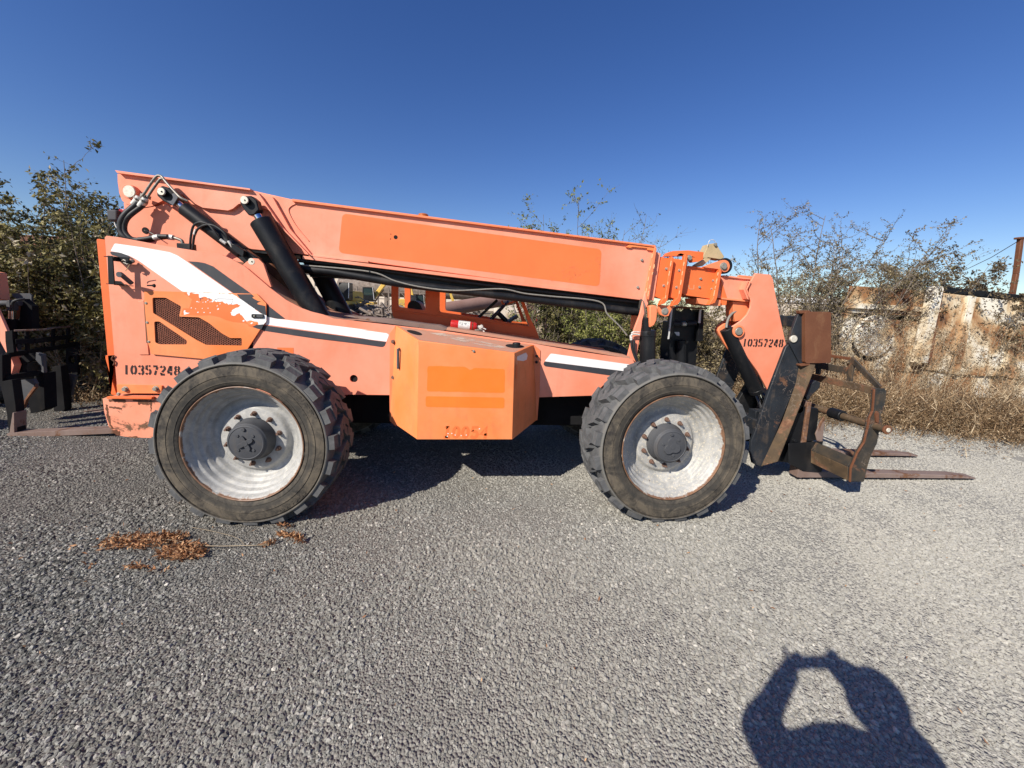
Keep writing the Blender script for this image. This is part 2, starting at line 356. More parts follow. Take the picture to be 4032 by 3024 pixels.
def rounded(poly, rad, k=5):
    out = []; n = len(poly)
    for i in range(n):
        p0 = Vector(poly[i-1]); p = Vector(poly[i]); p1 = Vector(poly[(i+1) % n])
        a = (p0-p); b = (p1-p); r = min(rad, a.length*0.45, b.length*0.45)
        a = p+a.normalized()*r; b = p+b.normalized()*r
        for j in range(k+1):
            t = j/k; q = a*(1-t)**2+p*2*t*(1-t)+b*t*t; out.append((q.x, q.y))
    return out
def ragged(poly, amp, step, seed=1):
    rnd = random.Random(seed); out = []; n = len(poly)
    for i in range(n):
        p = Vector(poly[i]); q = Vector(poly[(i+1) % n]); d = (q-p); m = max(1, int(d.length/step))
        nn = Vector((-d.y, d.x)).normalized() if d.length > 0 else Vector((0, 0))
        for j in range(m):
            s_ = p+d*(j/m)
            if j: s_ = s_+nn*rnd.gauss(0, amp)
            out.append((s_.x, s_.y))
    return out
def bolt(name, c, y, r, mat, par, h=0.012, n=6, axis=(0, -1, 0)):
    a = Vector(axis); p = Vector((c[0], y, c[1]))
    b = MB(); b.cyl(p, p+a*0.004, r*1.35, 18); b.cyl(p+a*0.003, p+a*h, r, n)
    return b.obj(name, mat, par, 0.001, 30)

# stencil digits as strokes on a 4 x 7 grid
def arc(cx, cy, rx, ry, a0, a1, k=9):
    return [(cx+rx*math.cos(R_(a0+(a1-a0)*i/k)), cy+ry*math.sin(R_(a0+(a1-a0)*i/k))) for i in range(k+1)]
GLY = {
 '1': [[(2, 0), (2, 7)]],
 '0': [arc(2, 3.5, 1.5, 3.1, 102, 258), arc(2, 3.5, 1.5, 3.1, 78, -78)],
 '3': [arc(2, 5.2, 1.4, 1.4, 165, 105), arc(2, 5.2, 1.4, 1.45, 75, -80), arc(2, 1.9, 1.45, 1.7, 82, -75), arc(2, 1.9, 1.45, 1.5, -105, -165)],
 '5': [[(1.75, 6.6), (0.8, 6.6), (0.8, 3.9)], [(2.35, 6.6), (3.4, 6.6)], arc(1.95, 2.3, 1.5, 1.9, 130, 95, 4), arc(1.95, 2.3, 1.5, 1.9, 68, -70), arc(1.95, 2.1, 1.4, 1.7, -105, -160, 4)],
 '7': [[(0.5, 6.5), (3.3, 6.5)], [(3.3, 6.0), (2.6, 3.9)], [(2.4, 3.3), (1.6, 0)]],
 '2': [arc(2, 5.1, 1.4, 1.5, 170, 105), arc(2, 5.1, 1.4, 1.5, 75, -30)+[(1.6, 2.2)], [(1.3, 1.7), (0.7, 0.6)], [(0.6, 0.4), (3.4, 0.4)]],
 '4': [[(2.2, 6.8), (0.6, 2.3)], [(0.3, 2.0), (1.9, 2.0)], [(2.8, 7), (2.8, 3.0)], [(2.8, 2.4), (2.8, 0)]],
 '8': [arc(2, 5.3, 1.25, 1.3, 105, 255), arc(2, 5.3, 1.25, 1.3, 75, -75), arc(2, 1.95, 1.45, 1.6, 105, 255), arc(2, 1.95, 1.45, 1.6, 75, -75)]}
def ribbon(mb, pts, w, y0, y1, slant=0):
    pts = [Vector(p) for p in pts]; lft = []; rgt = []
    for i, p in enumerate(pts):
        d = (pts[min(i+1, len(pts)-1)]-pts[max(i-1, 0)]).normalized(); nn = Vector((-d.y, d.x))*w/2
        lft.append(p+nn); rgt.append(p-nn)
    for i in range(len(pts)-1):
        q = [lft[i], lft[i+1], rgt[i+1], rgt[i]]
        vs = [(a.x, y0, a.y) for a in q]+[(a.x, y1, a.y) for a in q]
        mb.add(vs, [(0, 1, 2, 3), (7, 6, 5, 4), (0, 4, 5, 1), (1, 5, 6, 2), (2, 6, 7, 3), (3, 7, 4, 0)])
def stencil(text, bl, br, tl, y, mat, par, wt=1.5, slant=0.0, name='stencil_digit', thick=0.0008):
    bl = Vector(bl); ex = (Vector(br)-bl); ez = (Vector(tl)-bl)
    pitch = 1.0/len(text)
    for i, ch in enumerate(text):
        mb = MB()
        for st in GLY[ch]:
            pts = []
            for gx, gy in st:
                u = (i+ (gx+0.35)/4.75)*pitch; v = gy/7
                p = bl+ex*u+ez*v; pts.append((p.x+slant*v*ez.length, p.y))
            ribbon(mb, pts, wt/7*ez.length, y-thick, y)
        o = mb.obj(name, mat, None, 0, 0); attach(o, par)

# ------------------------------------------------------------------ ground, gravel
def ground_mat(name, soil=False):
    m, n, b = mat_new(name); pos = stretch(n, 1, 1, 1)
    big = noise(n, 0.35, 5, 0.6, pos, 0.4)
    v = n.nodes.new('ShaderNodeTexVoronoi'); v.inputs['Scale'].default_value = 75; L(n, pos, v.inputs['Vector'])
    if soil: cr = ramp(n, v.outputs['Color'], [(0.0, (0.13, 0.095, 0.06)), (1.0, (0.26, 0.20, 0.13))])
    else: cr = ramp(n, v.outputs['Color'], [(0.0, (0.06, 0.057, 0.052)), (0.5, (0.12, 0.114, 0.103)), (0.9, (0.23, 0.216, 0.192)), (1.0, (0.34, 0.32, 0.28))])
    col = mix(n, ramp(n, big.outputs[0], [(0.4, 0.0), (0.7, 0.35)]).outputs[0], cr.outputs[0], (0.16, 0.135, 0.11))
    L(n, col, b.inputs['Base Color']); b.inputs['Roughness'].default_value = 0.95; b.inputs['Specular IOR Level'].default_value = 0.15
    if not soil:
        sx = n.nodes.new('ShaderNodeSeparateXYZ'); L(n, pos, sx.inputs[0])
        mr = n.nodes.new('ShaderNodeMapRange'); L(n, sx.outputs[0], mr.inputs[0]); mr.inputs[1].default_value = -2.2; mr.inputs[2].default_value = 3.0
        col = mix(n, mr.outputs[0], col, mix(n, 0.68, col, (0.42, 0.405, 0.355))); L(n, col, b.inputs['Base Color'])  # bed colour lightened towards greater x to imitate the sun's backscatter
    inv = n.nodes.new('ShaderNodeMath'); inv.operation = 'SUBTRACT'; inv.inputs[0].default_value = 1.0; L(n, v.outputs['Distance'], inv.inputs[1])
    bump(n, b, inv.outputs[0], 1.0, 0.012)
    return m
def sheet(name, poly, z, mat, **kw):
    me = bpy.data.meshes.new(name)
    tris = tessellate_polygon([[Vector((p[0], p[1], 0)) for p in poly]])
    me.from_pydata([(p[0], p[1], z) for p in poly], [], [t for t in tris]); me.materials.append(mat)
    bm = bmesh.new(); bm.from_mesh(me); bmesh.ops.recalc_face_normals(bm, faces=bm.faces)
    for f in bm.faces:
        if f.normal.z < 0: f.normal_flip()
    bm.to_mesh(me); bm.free()
    o = bpy.data.objects.new(name, me); scn.collection.objects.link(o); tag(o, kind='structure', **kw); return o
sheet('ground', [(-700, -300), (700, -300), (700, 900), (-700, 900)], -0.012, ground_mat('dry_soil', True))
GV = ground_mat('gravel_bed')
edge = [(40, -12), (14, -0.5), (8.9, 2.75), (7.5, 3.35), (6.1, 4.05), (4.6, 4.75), (3.2, 5.3), (0, 6.2), (-3, 6.4), (-7, 5.6), (-12, 6.5), (-30, 9), (-40, -20), (40, -40)]
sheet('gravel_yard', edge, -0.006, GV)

def stone_mat():
    m, n, b = mat_new('crushed_stone')
    oi = n.nodes.new('ShaderNodeObjectInfo')
    r = ramp(n, oi.outputs['Random'], [(0.0, (0.055, 0.055, 0.050)), (0.25, (0.108, 0.107, 0.098)), (0.6, (0.185, 0.183, 0.166)), (0.88, (0.27, 0.266, 0.240)), (0.99, (0.36, 0.338, 0.30)), (1.0, (0.68, 0.64, 0.56))])
    g = n.nodes.new('ShaderNodeNewGeometry')
    sx = n.nodes.new('ShaderNodeSeparateXYZ'); L(n, g.outputs['Position'], sx.inputs[0])
    big = noise(n, 0.55, 4, 0.6, g.outputs['Position'], 0.5)
    col = mix(n, ramp(n, big.outputs[0], [(0.44, 0.0), (0.62, 0.55)]).outputs[0], r.outputs[0], (0.175, 0.162, 0.138))
    # sun backscatter painted in: stone colour made paler towards greater x
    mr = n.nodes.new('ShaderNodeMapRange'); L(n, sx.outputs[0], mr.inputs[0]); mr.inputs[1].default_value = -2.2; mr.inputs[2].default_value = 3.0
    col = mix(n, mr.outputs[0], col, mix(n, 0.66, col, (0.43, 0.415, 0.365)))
    L(n, col, b.inputs['Base Color']); b.inputs['Roughness'].default_value = 0.9; b.inputs['Specular IOR Level'].default_value = 0.2
    return m
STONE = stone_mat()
def gravel(poly, dens, smin, smax, seed, z=0.0, sub=2):
    me = bpy.data.meshes.new('loose_gravel'); tris = tessellate_polygon([[Vector((p[0], p[1], 0)) for p in poly]])
    me.from_pydata([(p[0], p[1], z) for p in poly], [], [t for t in tris])
    bm = bmesh.new(); bm.from_mesh(me)
    for f in bm.faces:
        f.normal_update()
        if f.normal.z < 0: f.normal_flip()
    bm.to_mesh(me); bm.free(); me.materials.append(STONE)
    o = bpy.data.objects.new('loose_gravel', me); scn.collection.objects.link(o)
    g = bpy.data.node_groups.new('gravel_scatter', 'GeometryNodeTree')
    g.interface.new_socket('Geometry', in_out='INPUT', socket_type='NodeSocketGeometry')
    g.interface.new_socket('Geometry', in_out='OUTPUT', socket_type='NodeSocketGeometry')
    gi = g.nodes.new('NodeGroupInput'); go = g.nodes.new('NodeGroupOutput')
    ds = g.nodes.new('GeometryNodeDistributePointsOnFaces'); ds.inputs['Density'].default_value = dens; ds.inputs['Seed'].default_value = seed
    g.links.new(gi.outputs[0], ds.inputs['Mesh'])
    pn = g.nodes.new('ShaderNodeTexNoise'); pn.inputs['Scale'].default_value = 0.9; pn.inputs['Detail'].default_value = 4.0
    pm = g.nodes.new('ShaderNodeMapRange'); pm.inputs[1].default_value = 0.38; pm.inputs[2].default_value = 0.66; pm.inputs[3].default_value = 0.68; pm.inputs[4].default_value = 1.18
    g.links.new(pn.outputs[0], pm.inputs[0])
    join = g.nodes.new('GeometryNodeJoinGeometry')
    for k in range(6):
        ic = g.nodes.new('GeometryNodeMeshIcoSphere'); ic.inputs['Radius'].default_value = 0.5; ic.inputs['Subdivisions'].default_value = sub
        ns = g.nodes.new('ShaderNodeTexNoise'); ns.noise_dimensions = '4D'; ns.inputs['W'].default_value = k*3.7; ns.inputs['Scale'].default_value = 1.7; ns.inputs['Detail'].default_value = 1.0
        sub_ = g.nodes.new('ShaderNodeVectorMath'); sub_.operation = 'SUBTRACT'; sub_.inputs[1].default_value = (0.5, 0.5, 0.5)
        scl = g.nodes.new('ShaderNodeVectorMath'); scl.operation = 'SCALE'; scl.inputs['Scale'].default_value = 1.25
        g.links.new(ns.outputs['Color'], sub_.inputs[0]); g.links.new(sub_.outputs[0], scl.inputs[0])
        sp = g.nodes.new('GeometryNodeSetPosition'); g.links.new(ic.outputs[0], sp.inputs[0]); g.links.new(scl.outputs[0], sp.inputs['Offset'])
        ti = g.nodes.new('GeometryNodeGeometryToInstance'); sm = g.nodes.new('GeometryNodeSetMaterial'); sm.inputs['Material'].default_value = STONE
        ss = g.nodes.new('GeometryNodeSetShadeSmooth'); ss.inputs['Shade Smooth'].default_value = False
        g.links.new(sp.outputs[0], ss.inputs[0]); g.links.new(ss.outputs[0], sm.inputs[0]); g.links.new(sm.outputs[0], ti.inputs[0]); g.links.new(ti.outputs[0], join.inputs[0])
    ip = g.nodes.new('GeometryNodeInstanceOnPoints'); ip.inputs['Pick Instance'].default_value = True
    g.links.new(ds.outputs['Points'], ip.inputs['Points']); g.links.new(join.outputs[0], ip.inputs['Instance'])
    rr = g.nodes.new('FunctionNodeRandomValue'); rr.data_type = 'FLOAT_VECTOR'; rr.inputs[0].default_value = (0, 0, 0); rr.inputs[1].default_value = (6.28, 6.28, 6.28); rr.inputs['Seed'].default_value = seed+1
    rs = g.nodes.new('FunctionNodeRandomValue'); rs.data_type = 'FLOAT'; rs.inputs[2].default_value = 0.0; rs.inputs[3].default_value = 1.0; rs.inputs['Seed'].default_value = seed+2
    pw = g.nodes.new('ShaderNodeMath'); pw.operation = 'POWER'; pw.inputs[1].default_value = 2.6; g.links.new(rs.outputs[1], pw.inputs[0])
    mr = g.nodes.new('ShaderNodeMapRange'); mr.inputs[3].default_value = smin; mr.inputs[4].default_value = smax
    g.links.new(pw.outputs[0], mr.inputs[0])
    pz = g.nodes.new('ShaderNodeMath'); pz.operation = 'MULTIPLY'; g.links.new(mr.outputs[0], pz.inputs[0]); g.links.new(pm.outputs[0], pz.inputs[1])
    g.links.new(rr.outputs[0], ip.inputs['Rotation']); g.links.new(pz.outputs[0], ip.inputs['Scale'])
    g.links.new(ip.outputs[0], go.inputs[0])
    md = o.modifiers.new('scatter', 'NODES'); md.node_group = g
    tag(o, kind='stuff'); return o
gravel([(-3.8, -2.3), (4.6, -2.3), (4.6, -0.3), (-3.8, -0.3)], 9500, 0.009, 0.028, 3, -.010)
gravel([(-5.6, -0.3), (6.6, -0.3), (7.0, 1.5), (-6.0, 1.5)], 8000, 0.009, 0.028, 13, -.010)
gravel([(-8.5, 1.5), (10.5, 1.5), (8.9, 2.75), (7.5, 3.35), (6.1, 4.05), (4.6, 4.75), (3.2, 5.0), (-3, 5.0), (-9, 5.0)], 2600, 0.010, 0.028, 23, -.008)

# ------------------------------------------------------------------ the telehandler
TH = empty('telehandler', (0, 1.2, 0))
tag(TH, 'large sun-faded orange telehandler with white and black stripes, parked on the gravel yard', 'telehandler')
def keep(o):   # parts are modelled in world coordinates; parent them without moving them
    return o
class Root:    # parent helper: children are built in world space and keep it
    pass
_real_objects_new = []
def attach(o, par):
    o.parent = par; o.matrix_parent_inverse = Matrix.Translation(-Vector(par.location)) if par.parent is None else Matrix.Identity(4)
CUR = [None]     # the part that takes the following pieces as its sub-parts
def TP(name, poly, y0, y1, mat, bevel=0.003, holes=(), par=None):
    o = P(name, poly, y0, y1, mat, None, bevel, holes); attach(o, par or CUR[0] or TH); return o
def TM(mb, name, mat, bevel=0.0, smooth=35, par=None):
    o = mb.obj(name, mat, None, bevel, smooth); attach(o, par or CUR[0] or TH); return o
def TH_hose(name, pts, r, mat, par=None, n=10):
    o = hose(name, pts, r, mat, None, n); attach(o, par or CUR[0] or TH); return o
def TB(name, c, y, r, mat, h=0.012, n=6, par=None, axis=(0, -1, 0)):
    o = bolt(name, c, y, r, mat, None, h, n, axis); attach(o, par or CUR[0] or TH); return o

# ---- wheels
def tyre_mesh():
    b = MB()
    prof = [(.440, .060), (.440, .030), (.4405, .012), (.446, .004), (.457, -.004), (.474, -.010), (.4745, -.0125), (.479, -.0125), (.4795, -.010), (.500, -.0135), (.525, -.016), (.5255, -.019), (.530, -.019), (.5305, -.0155),
            (.560, -.014), (.585, -.010), (.590, -.009), (.592, .004), (.600, .004), (.6015, -.012), (.608, -.015), (.615, -.011), (.618, .002), (.622, .014), (.632, .05), (.642, .12), (.645, .20), (.642, .28), (.632, .35), (.616, .395), (.58, .412), (.52, .415), (.47, .405), (.445, .385), (.440, .35)]
    b.lathe(prof, n=96, closed=True)
    rnd = random.Random(3)
    def lug(a0, a1, y0, y1, skew0, skew1, rt, rb=.612, sh=0.0):
        # a block between two angles and two depths; skew shifts the angles with depth
        vs = []
        for (y, sk, dr) in ((y0, skew0, sh), (y1, skew1, 0)):
            for rr_, ins in ((rb, 0.0), (rt-dr, 0.010)):
                for a in (a0+sk+ins, a1+sk-ins):
                    vs.append((rr_*math.cos(a), y+(ins*0.35 if y == y0 else -ins*0.35), rr_*math.sin(a)))
        # 0,1 low front; 2,3 top front; 4,5 low back; 6,7 top back
        b.add(vs, [(0, 1, 3, 2), (5, 4, 6, 7), (2, 3, 7, 6), (0, 2, 6, 4), (1, 5, 7, 3)])
    n = 20; p = 2*math.pi/n
    for i in range(n):
        j = lambda s_: rnd.uniform(-s_, s_)
        a = i*p
        w = p*0.56
        lug(a, a+w, -0.002+j(.002), .060, 0, 0, .674, .610, .010)
        lug(a, a+w*1.02, .058, .135, 0, 0.10, .685, .628)
        lug(a+p*0.60, a+p*0.60+w*0.70, .085, .205, -0.06, 0.02, .6865, .635)
        lug(a+p*0.16, a+p*0.16+w*0.72, .150, .215, 0.07, 0.0, .6865, .635)
        lug(a+p*0.52, a+p*0.52+w*0.72, .190, .270, 0.06, -0.04, .6865, .635)
        lug(a+p*0.06, a+p*0.06+w*0.70, .222, .320, 0.04, -0.03, .6865, .635)
        lug(a+p*0.5, a+p*0.5+w, .268, .345, 0.10, 0.0, .685, .628)
        lug(a+p*0.5, a+p*0.5+w, .342, .402, 0, 0, .672, .60)
    # fine spider ribs moulded on the shoulder between lugs
    return b
def arc_text(text, r, a_mid, size, flip=False):
    objs = []; n = len(text); step = size*0.66/r
    b = MB()
    for i, ch in enumerate(text):
        if ch == ' ': continue
        cu = bpy.data.curves.new('t', 'FONT'); cu.body = ch; cu.size = size; cu.extrude = 0.0022; cu.align_x = 'CENTER'; cu.resolution_u = 3
        ob = bpy.data.objects.new('t', cu); scn.collection.objects.link(ob)
        me = bpy.data.meshes.new_from_object(ob)
        k = (i-(n-1)/2)*step
        a = a_mid-k if not flip else a_mid+k     # glyph baseline position round the wheel
        up = Vector((math.cos(a), 0, math.sin(a)))*(1 if not flip else -1)
        rt = Vector((up.z, 0, -up.x))
        c = Vector((math.cos(a), 0, math.sin(a)))*(r if not flip else r+size*0.7)
        vs = []
        for v in me.vertices:
            q = c+rt*v.co.x+up*v.co.y; vs.append((q.x, -.0125-v.co.z, q.z))
        b.add(vs, [tuple(pl.vertices) for pl in me.polygons])
        bpy.data.objects.remove(ob); bpy.data.curves.remove(cu); bpy.data.meshes.remove(me)
    return b
TY = tyre_mesh().obj('tyre', RUBBER, None, 0, 30)
tt = arc_text('400/75-28', .548, R_(-52), .044, True)
t2 = arc_text('OUTRIGGER', .548, R_(38), .044)
RIMPROF = [(.437, .002), (.430, .008), (.423, .014), (.414, .030), (.410, .046), (.404, .052), (.393, .056), (.388, .062), (.384, .090), (.378, .097), (.364, .101), (.357, .107), (.351, .132), (.344, .139), (.330, .143), (.322, .150), (.316, .170), (.306, .178), (.290, .182), (.276, .181), (.266, .175), (.256, .160), (.246, .148), (.236, .143), (.150, .142), (.02, .142)]
def rim_mesh():
    b = MB(); b.lathe(RIMPROF, n=128)
    b.lathe([(.437, .002), (.4415, .001), (.4415, -.005), (.437, -.007), (.432, -.004), (.4295, .006)], n=128)
    b.lathe([(.438, .06), (.38, .20), (.38, .34), (.438, .36)], n=48)
    return b
def hub_mesh():
    b = MB(); b.lathe([(.168, .144), (.166, .130), (.152, .112), (.148, .070), (.146, .056), (.138, .048)], n=64); return b
def cap_mesh(kind):
    b = MB(); b.lathe([(.138, .052), (.134, .044), (.128, .040), (.124, .0385), (.121, .042), (.117, .0405), (.004, .0395)], n=64)
    poly = []
    if kind == 4:
        for k in range(48):
            a = 2*math.pi*k/48; r = .044+.020*math.cos(4*(a-R_(28)))
            poly.append((r*math.cos(a), r*math.sin(a)))
    else:
        for k in range(48):
            a = 2*math.pi*k/48; r = .046+.028*abs(math.cos(1.5*(a-R_(100))))**1.6
            poly.append((r*math.cos(a), r*math.sin(a)))
    b.prism(poly, .026, .041)
    b.cyl((0, .024, 0), (0, .03, 0), .022, 20)
    for k in range(kind):
        a = 2*math.pi*k/kind+R_(45 if kind == 4 else 45); b.cyl((.078*math.cos(a), .034, .078*math.sin(a)), (.078*math.cos(a), .041, .078*math.sin(a)), .011, 12)
    b.cyl((-.01, .030, .105), (-.01, .041, .105), .014, 8)
    b.v = [(x, y-.002, z) for x, y, z in b.v]; return b
RM = rim_mesh().obj('rim', RIM, None, 0, 40); HB = hub_mesh().obj('hub', GREYHUB, None, 0, 35)
C4 = cap_mesh(4).obj('hub_cap', GREYHUB, None, .0015, 35); C3 = cap_mesh(3).obj('hub_cap', GREYHUB, None, .0015, 35)
nb = MB(); nb.cyl((0, 0, 0), (0, -.006, 0), .020, 20); nb.cyl((0, -.005, 0), (0, -.024, 0), .0155, 6); nb.cyl((0, -.02, 0), (0, -.042, 0), .009, 12)
NUT = nb.obj('wheel_nut', RUSTNUT, None, .001, 30)
VAL = MB().tube([(0, 0, 0), (0, -.02, 0), (-.004, -.035, -.004)], .0045, 8).obj('valve_stem', STEELG, None, 0, 40)
for o in (TY, RM, HB, C4, C3, NUT, VAL): scn.collection.objects.unlink(o)
TX = tt.obj('tyre_lettering', RUBBER, None, 0, 0); TX2 = t2.obj('tyre_lettering', RUBBER, None, 0, 0)
for o in (TX, TX2): scn.collection.objects.unlink(o)
def child(proto, par, loc=(0, 0, 0), rot=(0, 0, 0), mat=None, name=None):
    o = proto.copy()
    if mat: o.data = proto.data.copy(); o.data.materials.clear(); o.data.materials.append(mat)
    scn.collection.objects.link(o); o.parent = par; o.matrix_parent_inverse = Matrix.Identity(4); o.location = loc; o.rotation_euler = rot; return o
def flattened(proto, spin):   # turn the tyre and flatten its foot where the weight rests on it
    o = proto.copy(); o.data = proto.data.copy(); c_, s_ = math.cos(spin), math.sin(spin)
    for v in o.data.vertices:
        x, y, z = v.co; x, z = c_*x+s_*z, -s_*x+c_*z
        if z < -.60:
            e = -z-.60; z = -.60-min(e, .085)*.60
        v.co = (x, y, z)
    return o
def wheel(x, y, rz, cap, spin, rim_mat=None, lettered=True):
    w_ = empty('wheel', (x, y-1.2, .645), rz, TH)
    ty = flattened(TY, spin); scn.collection.objects.link(ty); ty.parent = w_; ty.matrix_parent_inverse = Matrix.Identity(4); child(RM, w_, mat=rim_mat); child(HB, w_); child(cap, w_)
    if lettered: child(TX, w_); child(TX2, w_)
    for k in range(10):
        a = R_(36*k+spin*40+12); child(NUT, w_, (.200*math.cos(a), .142, .200*math.sin(a)))
    child(VAL, w_, (.30, .17, .20) if cap is C4 else (-.12, .15, -.33))
    return w_
wheel(-1.7298, 0, -.0173, C4, 0.05)
wheel(1.5859, 0, .0428, C3, 0.21, RIMC)
wheel(-1.7298, 2.45, math.pi+.01, C4, 0.4, None, False)
wheel(1.5859, 2.45, math.pi-.03, C3, 0.7, None, False)
for o in (TY, RM, HB, C4, C3, NUT, VAL, TX, TX2): bpy.data.objects.remove(o)
# axles under the frame
for ax, nm in ((-1.7298, 'rear_axle'), (1.5859, 'front_axle')):
    b = MB(); b.cyl((ax, .30, .645), (ax, 2.15, .645), .085, 16); b.cyl((ax, .95, .645), (ax, 1.45, .645), .20, 20); b.box(ax-.16, ax+.16, .42, .55, .42, .86); b.box(ax-.16, ax+.16, 1.9, 2.03, .42, .86)
    TM(b, nm, BLACK, .01)

k = MB(); k.box(-2.6, 2.0, 1.0, 1.50, .50, .915); TM(k, 'belly_shade_block', SHADEBLACK, .02)  # bulk added to hide the bright far rims and darken the underside
k = MB(); k.box(-.95, .75, 1.66, 2.35, .50, 1.0); TM(k, 'cab_shade_box', SHADEBLACK, .02)  # second block added to darken the space below the cab
# ---- chassis and hood side
Y0 = 0.75
side_top = [(-3.187,2.179),(-3.171,2.193),(-3.073,2.185),(-2.716,2.132),(-2.259,2.08),(-2.178,2.046),(-2.076,1.991),(-1.975,1.903),(-1.873,1.814),(-1.737,1.711),(-1.61,1.644),(-1.523,1.614),(-1.425,1.593)] + [(-1.331,1.559),(-0.781,1.515),(-0.31,1.475),(0.502,1.386),(0.854,1.335),(1.178,1.297),(1.481,1.265)]
side_bot = [(1.516,1.216),(1.347,1.157)] + [(1.309,1.103),(1.114,0.893),(0.576,0.865),(-0.82,0.86),(-1.376,0.856)] + [(-1.219,0.852),(-2.155,0.841),(-3.205,0.83),(-3.209,0.855)]
panel = TP('side_panel', side_top+side_bot, Y0, Y0+.02, PINK, .004, [[(c[0]+.036*math.cos(a*math.pi/10), c[1]+.036*math.sin(a*math.pi/10)) for a in range(20)] for c in [(-1.161,1.009)]])
TM(MB().cyl(([(-1.161,1.009)][0][0], .771, [(-1.161,1.009)][0][1]), ([(-1.161,1.009)][0][0], .776, [(-1.161,1.009)][0][1]), .05, 16), 'frame_hole_back', HOLE)
# folded edge of the rear hood and orange rear door beyond it
TP('rear_door', [(-3.298,2.163),(-3.287,2.17),(-3.229,2.166),(-3.238,1.172),(-3.325,1.159)] + [(-3.261,0.8),(-3.308,0.802)], .80, 1.66, ORANGE, .004)
fold = [(-2.958,1.636),(-2.926,1.664),(-2.942,1.291),(-2.977,1.29)]
TP('panel_fold_rib', [(-2.962,1.651),(-2.915,1.663),(-2.915,1.289),(-2.913,1.187),(-2.996,1.185)], .742, .75, PINK, .003)
# main frame box behind the side plate (bottom and core), full width
inner = [(p[0], p[1]-.012) for p in side_top if p[0] > -2.2]
core = inner+[(1.40, .93), (-2.2, .93)]
TP('frame', core, Y0+.03, 1.64, DUSTY, .0)
TP('frame_side_plate', [(p[0], p[1]) for p in side_top if p[0] > -2.2]+[(1.40, .92), (-2.2, .92)], 1.64, 1.67, PINKD, .003)
rear = [(p[0]+.05, p[1]-.03) for p in side_top if p[0] < -2.15]
TP('engine_cover', rear+[(-2.2, .95), (-2.9, .90), (-3.15, .90)], 1.50, 1.66, PINKD, .0)
TM(MB().box(-3.1, -2.2, .80, 1.64, .75, 1.35), 'engine_bay', BLACK)
# torn floor mat lying along the frame top
mt = [(-1.066,1.567),(-0.85,1.563),(-0.631,1.539),(-0.393,1.52),(-0.305,1.497),(-0.329,1.48),(-0.425,1.49),(-0.63,1.502)]
CUR[0] = panel
# white and charcoal striping
Yd = Y0-.0015
TP('stripe_decal', rounded([(-3.112,2.133),(-2.899,2.112),(-2.68,2.081),(-2.62,2.057),(-2.542,2.005),(-2.184,1.75),(-2.599,1.749),(-2.939,2),(-2.997,2.032),(-3.084,2.059),(-3.151,2.067)], .01, 2), Yd, Y0, WHITE, 0)
TP('stripe_decal', [(-3.156,2.054),(-3.144,2.063),(-3.07,2.056),(-3.023,2.04),(-2.967,2.009),(-2.996,2.011),(-3.039,2.023),(-3.097,2.024),(-3.142,2.035)], Yd-.0003, Y0, CHAR, 0)
TP('stripe_decal', [(-2.537,2.011),(-2.46,2.01),(-2.403,2.003),(-2.333,1.977),(-2.198,1.877),(-2.023,1.751),(-2.177,1.751)], Yd, Y0, CHAR, 0)
TP('stripe_decal', [(-1.908,1.669),(-1.748,1.542),(-1.809,1.54),(-1.911,1.557)], Yd, Y0, CHAR, 0)
TP('stripe_decal', [(-1.911,1.557),(-1.831,1.541),(-1.744,1.535),(-1.024,1.467)] + [(-1.09,1.467),(-0.862,1.442),(-0.843,1.433),(-0.842,1.418),(-0.862,1.364),(-1.091,1.388)] + [(-1.025,1.383),(-1.485,1.437),(-1.922,1.487)], Yd, Y0, WHITE, 0)
TP('stripe_decal', [(-1.93,1.479),(-1.025,1.379)] + [(-1.091,1.384),(-0.864,1.361),(-0.878,1.325),(-0.894,1.314),(-0.914,1.313),(-1.091,1.334),(-1.696,1.397)] + [(-1.486,1.372),(-1.938,1.429),(-1.981,1.447)], Yd, Y0, CHAR, 0)
TP('stripe_decal', rounded([(0.676,1.297),(1.468,1.21),(1.433,1.141),(0.62,1.22)], .012, 3), Yd, Y0, WHITE, 0)
TP('stripe_decal', rounded([(0.619,1.218),(1.432,1.14),(1.4,1.084),(1.234,1.101),(0.627,1.171),(0.609,1.191)], .006, 2), Yd, Y0, CHAR, 0)
TP('patch_decal', [(-1.828,1.281),(-1.688,1.283),(-1.688,1.211),(-1.834,1.207)], Yd, Y0, GHOST, 0)
CUR[0] = None
# engine door with expanded-metal grille
Yg = Y0-.018
door_out = rounded([(-2.898,1.744),(-2.632,1.747),(-1.974,1.755),(-1.899,1.675),(-1.904,1.526),(-2.07,1.272),(-2.155,1.142),(-2.886,1.193),(-2.904,1.29),(-2.905,1.664)], .004, 1)
h1 = rounded([(-2.836,1.688),(-2.729,1.692),(-2.607,1.621),(-2.631,1.532),(-2.469,1.531),(-2.39,1.485),(-2.29,1.399),(-2.218,1.356),(-2.119,1.359),(-2.123,1.291),(-2.424,1.288),(-2.495,1.325),(-2.655,1.432),(-2.842,1.555)], .012, 3)
h2 = rounded([(-2.838,1.481),(-2.796,1.484),(-2.579,1.322),(-2.587,1.287),(-2.812,1.281),(-2.845,1.298)], .012, 3)
door = TP('engine_door', door_out, Yg, Yg+.010, AMBER, .0015, [h1, h2])
CUR[0] = door
door2 = MB()
